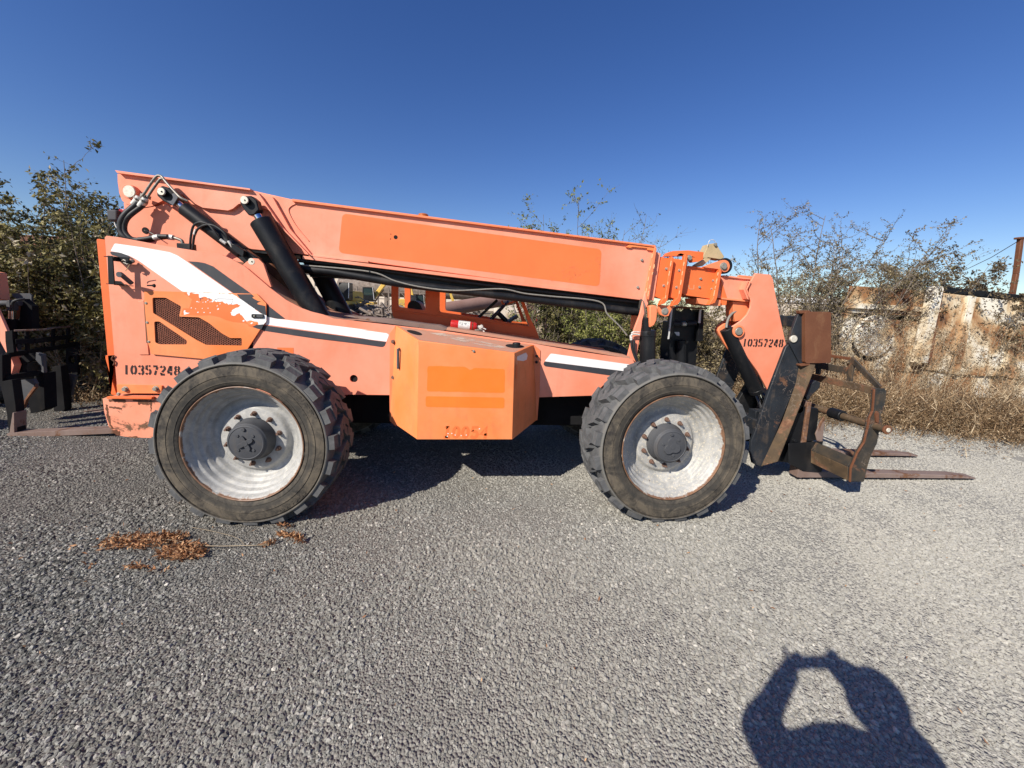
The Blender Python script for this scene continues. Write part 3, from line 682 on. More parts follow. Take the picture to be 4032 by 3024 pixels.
def mesh_fill(b, poly, y, px, pz, w):
    xs = [p[0] for p in poly]; zs = [p[1] for p in poly]
    def inside(x, z):
        c = False; n = len(poly)
        for i in range(n):
            x1, z1 = poly[i]; x2, z2 = poly[(i+1) % n]
            if (z1 > z) != (z2 > z) and x < (x2-x1)*(z-z1)/(z2-z1)+x1: c = not c
        return c
    r = 0; z = min(zs)-pz
    while z < max(zs)+pz:
        x = min(xs)-px+(px/2 if r % 2 else 0)
        while x < max(xs)+px:
            if inside(x, z) or inside(x+px/2, z+pz/2) or inside(x-px/2, z-pz/2):
                ho = [(x+px/2-w, z), (x+px*.2, z+pz/2-w*.8), (x-px*.2, z+pz/2-w*.8), (x-px/2+w, z), (x-px*.2, z-pz/2+w*.8), (x+px*.2, z-pz/2+w*.8)]
                ou = [(x+px/2, z), (x+px*.27, z+pz/2), (x-px*.27, z+pz/2), (x-px/2, z), (x-px*.27, z-pz/2), (x+px*.27, z-pz/2)]
                vs = [(a, y, c_) for a, c_ in ou]+[(a, y+.002, c_) for a, c_ in ho]
                b.add(vs, [(i, (i+1) % 6, 6+(i+1) % 6, 6+i) for i in range(6)])
            x += px
        z += pz/2; r += 1
for hh in (h1, h2): mesh_fill(door2, hh, Yg+.012, .0300, .0185, .0026)
g_ = TM(door2, 'grille_mesh', MESHM, 0, 0)
TP('grille_back', [(-2.881,1.719),(-2.016,1.72),(-2.038,1.258),(-2.891,1.21)], .7494, .7499, HOLE, 0)
for q in [(-2.891,1.639),(-2.895,1.472),(-2.896,1.304)]: TB('door_screw', q, Yg, .008, ZINC, .006)
TP('door_hinge', [(-2.916,1.664),(-2.901,1.665),(-2.909,1.292),(-2.924,1.291)], .738, .75, BROWN, .002)
# peeling sticker on the door
t_w = ragged([(-2.552,1.745),(-2.516,1.746),(-2.485,1.746),(-2.449,1.746),(-2.234,1.749),(-2.182,1.746),(-2.143,1.729),(-2.077,1.683),(-1.939,1.582),(-1.9,1.569),(-1.902,1.524),(-1.927,1.488),(-1.973,1.483),(-1.976,1.509),(-2.044,1.519),(-2.069,1.509),(-2.085,1.526),(-2.123,1.58),(-2.151,1.57),(-2.177,1.554),(-2.196,1.561),(-2.19,1.599),(-2.161,1.621),(-2.111,1.646),(-2.14,1.662),(-2.191,1.656),(-2.239,1.66),(-2.278,1.675),(-2.338,1.677),(-2.365,1.697),(-2.396,1.712),(-2.452,1.7),(-2.454,1.734),(-2.485,1.734),(-2.516,1.745),(-2.542,1.717)], .0035, .012, 4)
TP('peeling_sticker', t_w, Yg-.0012, Yg, WHITE, 0)
TP('peeling_sticker', [(-2.14,1.745),(-2.017,1.75),(-1.997,1.733),(-2.014,1.722),(-1.995,1.708),(-1.963,1.692),(-1.943,1.691),(-1.974,1.675),(-1.97,1.664),(-1.906,1.651),(-1.903,1.569),(-1.939,1.582),(-2.116,1.709)], Yg-.0012, Yg, CHAR, 0)
TP('peeling_sticker', [(-2.023,1.462),(-2.006,1.478),(-1.973,1.483),(-1.927,1.487),(-1.95,1.441),(-1.983,1.448)], Yg-.0012, Yg, CHAR, 0)
TP('peeling_sticker', [(-1.995,1.478),(-1.98,1.498),(-2.03,1.485),(-2.063,1.471),(-2.031,1.46)], Yg-.0016, Yg, GHOST, 0)
gh = [(-2.552,1.746),(-2.449,1.746),(-2.452,1.7),(-2.396,1.712),(-2.338,1.677),(-2.278,1.675),(-2.191,1.656),(-2.14,1.662),(-2.111,1.646),(-2.161,1.621),(-2.194,1.599),(-2.197,1.558),(-2.151,1.57),(-2.123,1.58),(-2.085,1.526),(-2.07,1.497),(-2.031,1.47),(-2.086,1.494),(-2.188,1.501),(-2.247,1.516),(-2.294,1.538),(-2.366,1.552),(-2.518,1.545),(-2.613,1.548),(-2.595,1.605),(-2.543,1.608),(-2.514,1.687),(-2.554,1.719),(-2.58,1.731)]
TP('sticker_ghost', gh, Yg-.0004, Yg, GHOST, 0)  # less faded paint where the sticker has come off
for i, q in enumerate([(-2.474,1.668),(-2.46,1.665),(-2.425,1.665),(-2.402,1.668),(-2.384,1.684),(-2.346,1.675),(-2.366,1.67),(-2.525,1.612),(-2.49,1.606),(-2.434,1.611),(-2.386,1.614),(-2.472,1.576),(-2.422,1.576),(-2.372,1.575),(-2.309,1.637),(-2.304,1.61),(-2.285,1.657),(-2.197,1.582),(-2.096,1.514),(-2.029,1.496),(-2.581,1.583)]):
    rr_ = [.006, .004, .004, .006, .005, .008, .004, .005, .004, .004, .004, .006, .005, .005, .005, .008, .005, .005, .009, .009, .007][i]
    TP('sticker_scrap', ragged([(q[0]-rr_*1.3, q[1]-rr_*.4), (q[0], q[1]-rr_), (q[0]+rr_*1.2, q[1]+rr_*.1), (q[0]+rr_*.3, q[1]+rr_)], .001, .004, i), Yg-.001, Yg, WHITE, 0)
TP('sticker_scrap', ragged([(-2.589,1.58),(-2.579,1.578),(-2.564,1.568),(-2.54,1.569),(-2.553,1.56),(-2.589,1.55)], .001, .006, 44), Yg-.001, Yg, WHITE, 0)
for pts in ([(-2.441,1.695),(-2.446,1.678)], [(-2.452,1.696),(-2.42,1.699)], [(-2.383,1.7),(-2.365,1.699),(-2.369,1.687)], [(-2.331,1.682),(-2.321,1.693),(-2.297,1.699),(-2.172,1.701),(-2.189,1.657)]):
    b = MB(); ribbon(b, pts, .0035, Yg-.0018, Yg-.0013); TM(b, 'sticker_outline_print', GREYD, 0, 0)
TP('door_latch', rounded([(-2.021,1.577),(-1.92,1.578),(-1.923,1.544),(-2.022,1.543)], .01, 3), Yg-.012, Yg, BLACK, .003)
TM(MB().disc([(-1.998,1.561)][0], .0075, Yg-.015, Yg-.011, 16), 'latch_lock', ZINC)
TP('latch_handle', [(-1.977,1.571),(-1.922,1.572),(-1.923,1.549),(-1.978,1.55)], Yg-.014, Yg-.011, GREYHUB, .002)
CUR[0] = None
# stencilled fleet number on the rear panel
stencil('10357248', *[(-3.149,1.002),(-2.668,1.004),(-3.142,1.087)], Y0-.0005, STENCIL, panel)
TP('keyhole_slot', [(-2.886,1.796),(-2.842,1.799),(-2.835,1.806),(-2.822,1.808),(-2.813,1.797),(-2.817,1.781),(-2.827,1.774),(-2.839,1.78),(-2.846,1.786),(-2.887,1.785)], Y0-.0008, Y0+.001, HOLE, 0)
TB('slot_screw', [(-2.828,1.792)][0], Y0, .008, BLACK, .008)
# lamp bracket standing out from the rear panel
k = MB()
bk = [(-3.081,2.021),(-3.045,2.02),(-3.051,1.787),(-3.096,1.788)]
k.prism(bk, .637, .647)
ua = [(-3.045,2.017),(-3.049,1.979)]; la = [(-3.049,1.82),(-3.051,1.787)]
k.add([(ua[0][0]-.004, .64, ua[0][1]), (ua[0][0]+.004, .64, ua[0][1]), (ua[0][0]+.004, .75, ua[0][1]), (ua[0][0]-.004, .75, ua[0][1]), (ua[1][0]-.004, .64, ua[1][1]), (ua[1][0]+.004, .64, ua[1][1]), (ua[1][0]+.004, .75, ua[1][1]), (ua[1][0]-.004, .75, ua[1][1])], [(0, 1, 2, 3), (7, 6, 5, 4), (0, 4, 5, 1), (1, 5, 6, 2), (2, 6, 7, 3), (3, 7, 4, 0)])
k.box(la[0][0]-.07, la[0][0]+.004, .64, .75, la[1][1], la[1][1]+.006)
k.box(ua[0][0]-.07, ua[0][0]+.004, .64, .75, ua[0][1]-.006, ua[0][1])
TM(k, 'lamp_bracket', BLACK, .002)
TP('bracket_arm', [(-3.096,2.018),(-2.962,2.019),(-2.965,1.984),(-2.989,1.953),(-3.034,1.981),(-3.06,2.016)], .69, .70, BLACK, .002)
TP('bracket_arm', [(-3.119,1.819),(-3.068,1.818),(-3.035,1.784),(-2.972,1.785),(-2.972,1.778),(-3.123,1.783)], .715, .725, BLACK, .002)
TM(MB().tube([tuple((*v,)) for v in [(-3.008,0.68,1.985),(-2.989,0.67,1.995),(-2.973,0.67,1.988),(-2.972,0.67,1.971),(-2.991,0.67,1.973),(-2.964,0.67,1.959),(-2.952,0.68,1.968)]], .005, 8), 'hair_pin', ZINC, 0)
TM(MB().cyl([(-2.941,0.67,1.975),(-2.967,0.73,1.99)][0], [(-2.941,0.67,1.975),(-2.967,0.73,1.99)][1], .016, 12), 'bracket_pin', BLACK)
TM(MB().cyl([(-2.977,0.62,1.872),(-2.968,0.7,1.803)][0], [(-2.977,0.62,1.872),(-2.968,0.7,1.803)][1], .018, 12), 'latch_pin', GREYHUB)
TM(MB().disc([(-2.977,1.869)][0], .022, .60, .62, 16), 'latch_washer', GREYHUB)
TM(MB().tube(smooth_path([(-2.92,0.64,1.955),(-2.959,0.66,1.92),(-2.974,0.66,1.902)]), .003, 6), 'pin_wire', TAN, 0)

# ---- counterweight
cwp = rounded([(-3.291,0.793),(-3.239,0.811),(-2.812,0.815),(-2.841,0.435),(-3.097,0.438),(-3.184,0.455),(-3.265,0.532),(-3.29,0.672)], .012, 3)
TP('counterweight', cwp, .70, 1.72, PINKRUST, .015)
TP('counterweight_lip', [(-3.226,0.819),(-2.859,0.821),(-2.861,0.801),(-3.228,0.8)], .665, .70, ORANGE, .003)
TP('counterweight_strap', [(-3.198,0.913),(-2.822,0.911),(-2.83,0.84),(-3.199,0.833)], .735, .75, AMBER, .003)
for i, (pl, am) in enumerate((([(-3.242,0.789),(-3.108,0.789),(-3.115,0.758),(-3.179,0.766),(-3.236,0.762)], .003), ([(-3.046,0.79),(-2.926,0.79),(-2.92,0.74),(-2.968,0.744),(-3.008,0.746),(-3.003,0.769),(-3.043,0.774)], .003), ([(-3.246,0.723),(-3.171,0.719),(-3.141,0.708),(-3.145,0.697),(-3.222,0.707),(-3.244,0.709)], .002), ([(-3.271,0.742),(-3.254,0.735),(-3.253,0.673),(-3.246,0.617),(-3.237,0.547),(-3.227,0.516),(-3.242,0.516),(-3.262,0.575),(-3.275,0.645)], .004), ([(-3.24,0.512),(-3.178,0.5),(-3.175,0.463),(-3.195,0.456),(-3.231,0.479)], .004), ([(-3.132,0.447),(-3.056,0.453),(-3.006,0.439),(-3.07,0.436)], .002), ([(-2.905,0.818),(-2.888,0.762),(-2.903,0.678),(-2.907,0.748)], .002))):
    TP('paint_chip', ragged(pl, am, .012, 30+i), .6985, .7, BROWN, 0)
for q in [(-3.126,0.874),(-2.874,0.882)]: TB('strap_bolt', q, .735, .019, ZINC, .022)
TB('lip_bolt', [(-3.156,0.836)][0], .70, .012, ZINC, .012)
TM(MB().tube(smooth_path([(-3.197,0.74,1.173),(-3.219,0.74,1.139),(-3.198,0.74,1.116),(-3.211,0.74,1.085)]), .006, 6), 'door_catch', BROWN)
TM(MB().box(-3.24, -3.19, 1.0, 1.5, .62, .76), 'tow_hitch', BLACK, .005)

# ---- tank guard box between the wheels
FY = .33
tl, tr, br_, bl_ = [(-0.508,1.425),(0.29,1.345),(0.3,0.587),(-0.512,0.579)]
itl, itr = [(-0.781,1.514),(0.509,1.375)]
ibl, ibr = [(-0.837,0.613),(0.575,0.641)]
g = MB()
A = [(tl[0], FY, tl[1]), (tr[0], FY, tr[1]), (br_[0], FY, br_[1]), (bl_[0], FY, bl_[1])]
B = [(itl[0]+.0, Y0, itl[1]), (itr[0], Y0, itr[1]), (ibr[0], Y0, ibr[1]), (ibl[0], Y0, ibl[1])]
g.add(A+B, [(0, 1, 2, 3), (0, 3, 7, 4), (1, 5, 6, 2), (0, 4, 5, 1), (3, 2, 6, 7), (4, 7, 6, 5)])
box = TM(g, 'tank_guard', AMBER, .004)
TP('guard_flange', [(-0.78,1.514),(-0.83,1.444),(-0.835,0.868),(-0.833,0.61),(-0.778,0.557),(-0.777,0.869)], .742, .75, PINKD, .002)
TP('guard_flange', [(0.51,1.376),(0.573,1.325),(0.585,0.94),(0.576,0.639),(0.544,0.627)], .742, .75, PINKD, .002)
def onface(P0, P1, P2, P3, u, v, off=0.0):   # point on a guard face (u along, v up) lifted by off along its outward normal
    P0, P1, P2, P3 = map(Vector, (P0, P1, P2, P3))
    p = (P0*(1-u)+P1*u)*(1-v)+(P3*(1-u)+P2*u)*v
    n = (P1-P0).cross(P3-P0).normalized()
    return p+n*off
CUR[0] = box
def fdec(name, poly, mat, y=FY, t=.0010): return TP(name, poly, y-t, y, mat, 0)
fdec('sticker_ghost', ragged(rounded([(-0.431,1.216),(-0.119,1.217),(-0.075,1.187),(-0.045,1.21),(0.213,1.206),(0.22,1),(-0.434,1)], .02, 4), .0012, .02, 9), GHOSTB, t=.0006)  # unfaded paint left by a removed sticker
fdec('sticker_ghost', rounded([(-0.444,0.959),(0.219,0.959),(0.222,0.864),(-0.443,0.866)], .02, 4), GHOSTB, t=.0006)  # unfaded strip under a second removed sticker
# removed model number: five italic figures in old unfaded orange
q0, q1, q2 = [(-0.309,0.596),(0.082,0.595),(-0.294,0.702)]
fg = {'1': [[(1.2, 5.6), (2.2, 7), (2.2, 0)], [(0.8, 0.5), (3.6, 0.5)]], '0': [arc(2, 3.5, 1.35, 2.9, 90, -270, 14)], '5': GLY['5'], '4': [[(3.0, 0), (3.0, 7), (0.5, 2.3), (3.9, 2.3)]]}
fg['5'] = [[(3.6, 6.5), (0.9, 6.5), (0.9, 4.0)]+arc(1.9, 2.3, 1.6, 1.9, 110, -150, 9)]
for i, ch in enumerate('10054'):
    b = MB()
    for st in fg[ch]:
        ribbon(b, [((q0[0]+(i+(gx+.3)/4.5)*(q1[0]-q0[0])/5)+gy/7*.012, q0[1]+gy/7*(q2[1]-q0[1])) for gx, gy in st], .025, FY-.0012, FY)
    TM(b, 'number_decal', GHOST, 0, 0)
for i, q in enumerate([(-0.253,0.636),(-0.221,0.637),(-0.192,0.624),(-0.141,0.619),(-0.098,0.625),(-0.258,0.612),(0.013,0.682)]): TP('decal_scrap', ragged([(q[0]-.006, q[1]-.003), (q[0]+.003, q[1]-.005), (q[0]+.006, q[1]+.001), (q[0]-.001, q[1]+.005)], .0008, .003, i), FY-.0018, FY-.0012, WHITE, 0)
TB('guard_bolt', [(-0.052,1.35)][0], FY, .008, ZINC, .010)
TP('bolt_slot', [(-0.073,1.359),(-0.04,1.357),(-0.039,1.339),(-0.06,1.344)], FY-.0008, FY, HOLE, 0)
for q in [(-0.8,0.72,1.367),(-0.799,0.72,1.033)]: TB('guard_bolt', (q[0], q[2]), .742, .014, RUSTNUT, .03)
for q in [(0.54,0.73,1.269),(0.54,0.73,1.211)]: TB('guard_bolt', (q[0], q[2]), .742, .010, BLACK, .03)
hd = [(-0.726,0.6,1.315),(-0.726,0.6,1.144)]
k = MB(); k.tube([Vector(hd[0])+Vector((.01, .08, 0)), Vector(hd[0]), Vector(hd[1]), Vector(hd[1])+Vector((.01, .08, 0))], .013, 8); TM(k, 'grab_handle', GREYHUB, .002)
# paler patch and warning sticker remains on the guard sides
for (c4, mat, face) in (((.08, .95, .80, .93), AMBER, 'L'), ((.10, .86, .62, .95), WHITE, 'R'), ((.05, .70, .62, .86), GHOST, 'R')):
    fc = (A[3], A[0], B[0], B[3]) if face == 'L' else (A[2], B[2], B[1], A[1])
    if face == 'L': continue
    u0, v0, u1, v1 = c4
    pts = [onface(*fc, u, v, .004) for u, v in ((u0, v0), (u1-.05, v0), (u1, (v0+v1)/2), (u1-.08, v1), (u0, v1))]
    TM(MB().add(pts, [tuple(range(len(pts)))]), 'warning_sticker', LABEL if mat is WHITE else mat, 0, 0)
TP('corner_patch', [(-0.508,1.424),(-0.505,1.424)] + [(-0.495,1.351)] + [(-0.505,1.351)], FY-.0006, FY, AMBER, 0)
# openings and filler caps in the guard top
def top_pt(u, v, off=.001): return onface(A[0], A[1], B[1], B[0], u, v, off)
def top_hole(u, v, ru, rv):
    pts = [top_pt(u+ru*math.cos(a*math.pi/12), v+rv*math.sin(a*math.pi/12), .0012) for a in range(24)]
    TM(MB().add(pts, [tuple(range(24))]), 'filler_opening', HOLE, 0, 0)
top_hole(.085, .60, .055, .18); top_hole(.90, .60, .075, .20)
c = top_pt(.905, .60, 0); TM(MB().tube([c+Vector((.01, 0, -.02)), c+Vector((.01, 0, .030)), c+Vector((.01, 0, .036))], [.036, .036, .030], 20), 'fuel_cap', BLACK, .002)
for u, v in ((.10, .25), (.955, .28)):
    pts = [top_pt(u, v, 0)]
k = MB()
rnd = random.Random(5)
for i in range(150):
    u = rnd.gauss(.50, .13); v = .62-(u-.5)*.55+rnd.gauss(0, .10)
    if 0.06 < u < .93 and .08 < v < .95:
        a = rnd.uniform(-.3, .3); l_ = rnd.uniform(.01, .035); h_ = rnd.uniform(.002, .006)
        c = top_pt(u, v, .0016); k.add([c+Vector((-l_, -h_, .0)), c+Vector((l_, -h_+a*l_, 0)), c+Vector((l_, h_+a*l_, 0)), c+Vector((-l_, h_, 0))], [(0, 1, 2, 3)])
# dried silt left on the guard top
TM(MB().add([top_pt(u, v, .0008) for u, v in ((.02, .04), (.985, .04), (.985, .96), (.02, .96))], [(0, 1, 2, 3)]), 'guard_top_dirt', DUSTY, 0, 0)
sm, n_, b_ = mat_new('pale_dried_silt'); pv = stretch(n_, 3, 7, 3)
al = ramp(n_, noise(n_, 1.6, 7, 0.75, pv, 1.2).outputs[0], [(0.44, 0.0), (0.56, 0.8)]); b_.inputs['Base Color'].default_value = (.60, .50, .40, 1); b_.inputs['Roughness'].default_value = .95; L(n_, al.outputs[0], b_.inputs['Alpha'])
TM(MB().add([top_pt(u, v, .0016) for u, v in ((.22, .75), (.45, .38), (.80, .22), (.86, .40), (.60, .68), (.34, .92))], [(0, 1, 2, 3, 4, 5)]), 'dried_silt', sm, 0, 0)

CUR[0] = None
# ---- sheet of dusty matting on the frame top
k = MB(); k.prism([(-1.263,1.587),(-0.859,1.572),(-0.51,1.533),(-0.397,1.527),(-0.308,1.497),(-0.348,1.476),(-0.477,1.482),(-0.637,1.503),(-0.953,1.537)], .80, .98); TM(k, 'frame_mat', FORK, .003)
k = MB(); tt_ = [(-0.315,1.495),(0.508,1.394),(1.019,1.334),(1.474,1.27)]; k.prism([(a, b+.012) for a, b in tt_]+[(a, b-.01) for a, b in reversed(tt_)], .79, .99); TM(k, 'frame_top_strip', DUSTY, .002)

# ---- boom
BY = 1.02
bo = [(-3.254,2.773),(-2.15,2.699)] + [(-1.775,2.636),(1.734,2.384),(1.671,1.852)] + [(-1.093,2.098),(-1.643,2.139),(-2.159,2.165),(-2.58,2.29),(-3.18,2.491)]
boom_ = TP('boom', bo, BY, 1.42, PINK, .006)
TP('boom_lower_web', [(-3.168,2.497),(-2.79,2.413),(-2.16,2.16),(-1.643,2.135),(-1.918,2.126),(-2.155,2.14),(-2.473,2.239),(-2.797,2.312),(-3.113,2.396)], 1.03, 1.41, BLACK, 0)
bp = [(-3.235,2.758),(-2.13,2.693),(-2.078,2.679),(-2.05,2.657),(-1.993,2.585),(-1.951,2.516),(-1.995,2.527),(-2.061,2.544),(-2.103,2.574),(-2.175,2.575),(-2.23,2.561),(-2.282,2.517),(-2.326,2.498),(-2.542,2.511),(-2.626,2.552),(-2.707,2.613),(-2.76,2.621),(-2.804,2.602),(-2.86,2.564),(-2.971,2.5),(-3.046,2.483),(-3.13,2.491),(-3.191,2.509),(-3.218,2.535),(-3.235,2.598),(-3.239,2.694)]
TP('boom_pivot_plate', bp, .985, 1.02, PINK, .003)
TP('boom_pivot_plate', bp, 1.42, 1.455, PINK, .003)
TP('boom_top_flange', [(-3.226,2.779),(-2.105,2.693),(-2.101,2.678),(-3.208,2.756)], .95, 1.49, PINK, .002)
TP('boom_top_flange', [(-1.762,2.634),(1.724,2.389),(1.729,2.372),(-1.762,2.612)], .99, 1.45, PINKD, .002)
TP('boom_bottom_flange', [(-1.63,2.143),(-1.084,2.108),(-1.084,2.089),(-1.63,2.124)] + [] , .99, 1.45, PINK, .002)
TP('boom_bottom_flange', [(-1.687,2.127),(1.662,1.871),(1.657,1.839),(-1.688,2.098)], .99, 1.45, PINK, .002)
TP('boom_stiffener', [(-2.034,2.654),(-1.931,2.64),(-1.787,2.365),(-1.591,2.127),(-1.621,2.125),(-1.66,2.153),(-1.827,2.357),(-1.937,2.501),(-1.977,2.577)], .985, 1.02, PINK, .003)
k = MB(); k.beam([(-2.037,0.97,2.654)][0], [(-1.85,0.97,2.375)][0], .05, .012, (0, 0, 1)); k.beam([(-1.85,0.97,2.375)][0], [(-1.616,0.97,2.134)][0], .05, .012, (0, 0, 1)); TM(k, 'boom_stiffener_flange', PINK, .002)
CUR[0] = boom_
TH_hose('weld_bead', [(-1.707,1.015,2.612),(-1.785,1.015,2.574),(-1.807,1.015,2.522),(-1.746,1.015,2.4),(-1.637,1.015,2.268)], .004, PINK)
TP('side_sticker_ghost', rounded([(-1.325,2.536),(1.186,2.328),(1.189,1.96),(-1.367,2.172)], .05, 8), BY-.0008, BY, GHOST, 0)  # unfaded boom paint where the long sticker was
k = MB(); rk = random.Random(12); zz = [(0.648,2.009),(0.846,2.22),(0.917,2.206),(1.174,2.302),(1.188,1.98),(0.859,2.001)]
x0_, x1_ = zz[0][0], zz[3][0]
for i in range(90):
    x = x0_+(x1_-x0_)*(rk.random()**.6); tt_ = (x-x0_)/(x1_-x0_); zc = zz[0][1]+(zz[4][1]-zz[0][1])*tt_+rk.uniform(.0, .05+.25*tt_)
    a = rk.uniform(-1.4, 1.9); l_ = rk.uniform(.01, .05)
    ribbon(k, [(x, zc), (x+l_*.5*math.cos(a), zc+l_*.5*math.sin(a)+rk.uniform(-.006, .006)), (x+l_*math.cos(a), zc+l_*math.sin(a))], rk.uniform(.002, .004), BY-.0016, BY-.0007)
o = TM(k, 'adhesive_wrinkles', PINKD2, 0, 0); o['kind'] = 'stuff'
q = [(-0.834,2.343)][0]
for c, r in ((q, .019), ([(-0.879,2.369)][0], .005), ([(-0.882,2.324)][0], .005)):
    TM(MB().disc(c, r, BY-.0015, BY-.0009, 20), 'boom_hole', HOLE, 0, 0)
for q in [(1.608,2.242),(1.588,1.969)]: TB('wear_pad_bolt', q, BY, .012, ZINC, .016)
TM(MB().tube([(0, 0, 0), (0, 0, .01)], .01, 8), 'x', ZINC) if False else None
bc = [(-0.604,1.22,2.593)][0]
TM(MB().tube([(bc[0], bc[1], bc[2]-.06), (bc[0], bc[1], bc[2]+.012), (bc[0], bc[1], bc[2]+.02)], [.055, .05, .040], 24), 'beacon', AMBL, .002)
CUR[0] = None
# front collar of the outer boom
TP('boom_collar', [(1.717,2.382),(1.739,2.356),(1.699,1.792),(1.654,1.844)], .985, 1.455, PINKD, .003)
TP('collar_lug', [(1.427,2.359),(1.472,2.395),(1.702,2.386),(1.731,2.372),(1.718,2.336),(1.647,2.343),(1.646,2.358),(1.496,2.363),(1.47,2.352)], 1.0, 1.04, AMBER, .002)
TP('collar_lug_web', [(1.492,2.371),(1.675,2.357),(1.669,2.334),(1.483,2.348)], 1.04, 1.36, BROWN, .002)
TP('second_boom_section', [(1.763,2.333),(1.808,2.32),(1.778,1.841),(1.719,1.847)], 1.04, 1.40, PINK, .003)
TP('third_boom_section', [(1.77,2.298),(2.122,2.259),(2.079,1.861),(1.751,1.902)], 1.07, 1.37, ORANGE, .003)
TP('section_side_plate', [(1.819,2.281),(1.929,2.273),(1.901,1.849),(1.792,1.884)], 1.045, 1.07, ORANGE, .003)
TP('section_side_plate', [(1.96,2.275),(2.068,2.267),(2.038,1.857),(1.945,1.886)], 1.045, 1.07, ORANGE, .003)
for poly in ([(1.903,2.291),(1.934,2.274),(1.906,1.854),(1.88,1.819),(1.823,1.798),(1.839,1.841),(1.874,1.884)], [(2.043,2.318),(2.075,2.303),(2.045,1.855),(2.019,1.811),(1.952,1.791),(1.974,1.841),(2.01,1.881)]):
    TP('section_rib', poly, .995, 1.05, ORANGE, .003)
TP('section_top_hook', [(1.847,2.293),(1.878,2.329),(1.931,2.349),(2.095,2.363),(2.257,2.352),(2.259,2.279),(2.211,2.256),(2.151,2.245),(2.115,2.273),(2.1,2.311),(1.925,2.297)], 1.03, 1.09, ORANGE, .003)
TB('hook_pin', [(2.108,2.288)][0], 1.03, .022, ZINC, .02, 12)
for q in [(1.885,2.169),(1.874,1.998),(2.025,2.159),(2.012,1.986)]: TB('wear_pad_bolt', q, 1.045, .012, ZINC, .016)
TP('fourth_boom_section', [(2.076,2.212),(2.504,2.185),(2.485,1.894),(2.093,1.927)], 1.10, 1.34, ORANGE, .003)
TP('section_edge_flange', [(2.137,2.215),(2.456,2.195),(2.455,2.183),(2.137,2.202)], 1.08, 1.36, ORANGE, .002)
TP('section_edge_flange', [(2.114,1.929),(2.44,1.899),(2.44,1.882),(2.113,1.914)], 1.08, 1.36, ORANGE, .002)
TP('section_rib', [(2.452,2.198),(2.473,2.171),(2.453,1.895),(2.434,1.841),(2.376,1.821),(2.394,1.863),(2.413,1.893)], 1.03, 1.10, ORANGE, .003)
TP('section_rib', [(2.518,2.137),(2.628,1.892),(2.624,1.826),(2.571,1.824),(2.569,1.881)], 1.12, 1.30, ORANGE, .003)
TP('section_bottom_pan', [(2.268,1.888),(2.538,1.879),(2.539,1.816),(2.425,1.812),(2.297,1.829)], 1.09, 1.35, PINKD, .003)
for q in [(2.293,2.089),(2.434,2.076),(2.29,2.002),(2.429,1.989)]: TB('wear_pad_bolt', q, 1.10, .011, ZINC, .014)
ck = [GLY['5'][0]]
k = MB(); ribbon(k, [(2.172,2.021),(2.171,2.005),(2.178,1.984),(2.213,1.977),(2.229,1.981),(2.227,2.024)], .0045, 1.098, 1.0995); TM(k, 'chalk_mark', TAN, 0, 0)
TP('roller_bracket', rounded([(2.278,2.207),(2.451,2.275),(2.505,2.293),(2.552,2.279),(2.578,2.231),(2.564,2.18),(2.521,2.162),(2.481,2.186),(2.46,2.194)], .03, 4), 1.06, 1.10, PINKD, .003)
TM(MB().disc([(2.548,2.235)][0], .082, 1.10, 1.14, 28), 'roller', BLACK, .003)
TB('roller_pin', [(2.504,2.225)][0], 1.06, .030, ZINC, .02, 20)
lg = [(1.907,1.737)][0]
TP('boom_lug', [(1.839,1.804),(2.019,1.793),(1.983,1.761),(1.964,1.718),(1.956,1.691),(1.906,1.681),(1.86,1.698),(1.84,1.735),(1.839,1.777)], 1.04, 1.08, PINKD, .004)
TB('lug_pin', lg, 1.04, .029, ZINC, .012, 22)
TP('inner_boom', [(2.489,2.13),(2.896,2.111),(2.893,1.877),(2.503,1.902)], 1.13, 1.31, PINK, .003)
TP('inner_boom_flange', [(2.551,2.139),(2.873,2.118),(2.873,2.104),(2.552,2.123)], 1.11, 1.33, PINK, .002)
TP('inner_boom_flange', [(2.56,1.904),(2.875,1.884),(2.875,1.868),(2.563,1.886)], 1.11, 1.33, PINKD, .002)
TP('inner_boom_tongue', [(2.713,1.87),(2.906,1.866),(2.901,1.782),(2.86,1.68),(2.763,1.654),(2.734,1.743)], 1.15, 1.29, PINKD, .003)
rw_ = random.Random(8)
for (pa, pb, y) in (([(1.904,0.99,2.257),(1.877,0.99,1.853)] + [.993]), ([(2.041,0.99,2.279),(2.017,0.99,1.869)] + [.993]), ([(2.434,1.03,2.161),(2.412,1.03,1.906)] + [1.028]), ([(1.7,0.98,2.318),(1.662,0.98,1.886)] + [.983]), ([(1.733,0.98,2.248),(1.679,0.98,1.845)] + [.983])):
    k = MB()
    for i in range(4):
        f = (i+.3+rw_.random()*.4)/4; c = Vector(pa).lerp(Vector(pb), f); h_ = rw_.uniform(.012, .028)
        k.prism(ragged([(c.x-.006, c.z-h_), (c.x+.004, c.z-h_), (c.x+.007, c.z+h_), (c.x-.003, c.z+h_)], .0015, .008, i), y-.001, y+.001)
    o = TM(k, 'weld_marks', AMBW, 0, 0); o['kind'] = 'stuff'
# webbing pulley on top of the sections
TP('webbing_guard', [(2.318,2.327),(2.367,2.454),(2.445,2.471),(2.492,2.407),(2.554,2.334),(2.533,2.301),(2.417,2.313),(2.32,2.309)], 1.14, 1.26, TAN, .004)
TP('webbing_strap', [(2.337,2.307),(2.4,2.303),(2.312,2.224),(2.227,2.221)], 1.12, 1.20, TAN, .003)
TM(MB().disc([(2.434,2.453)][0], .016, 1.12, 1.15, 14), 'guard_pin', ZINC)
TH_hose('wire', [(2.352,1.13,2.431),(2.363,1.13,2.484),(2.401,1.13,2.499),(2.432,1.13,2.477)], .003, PALE)

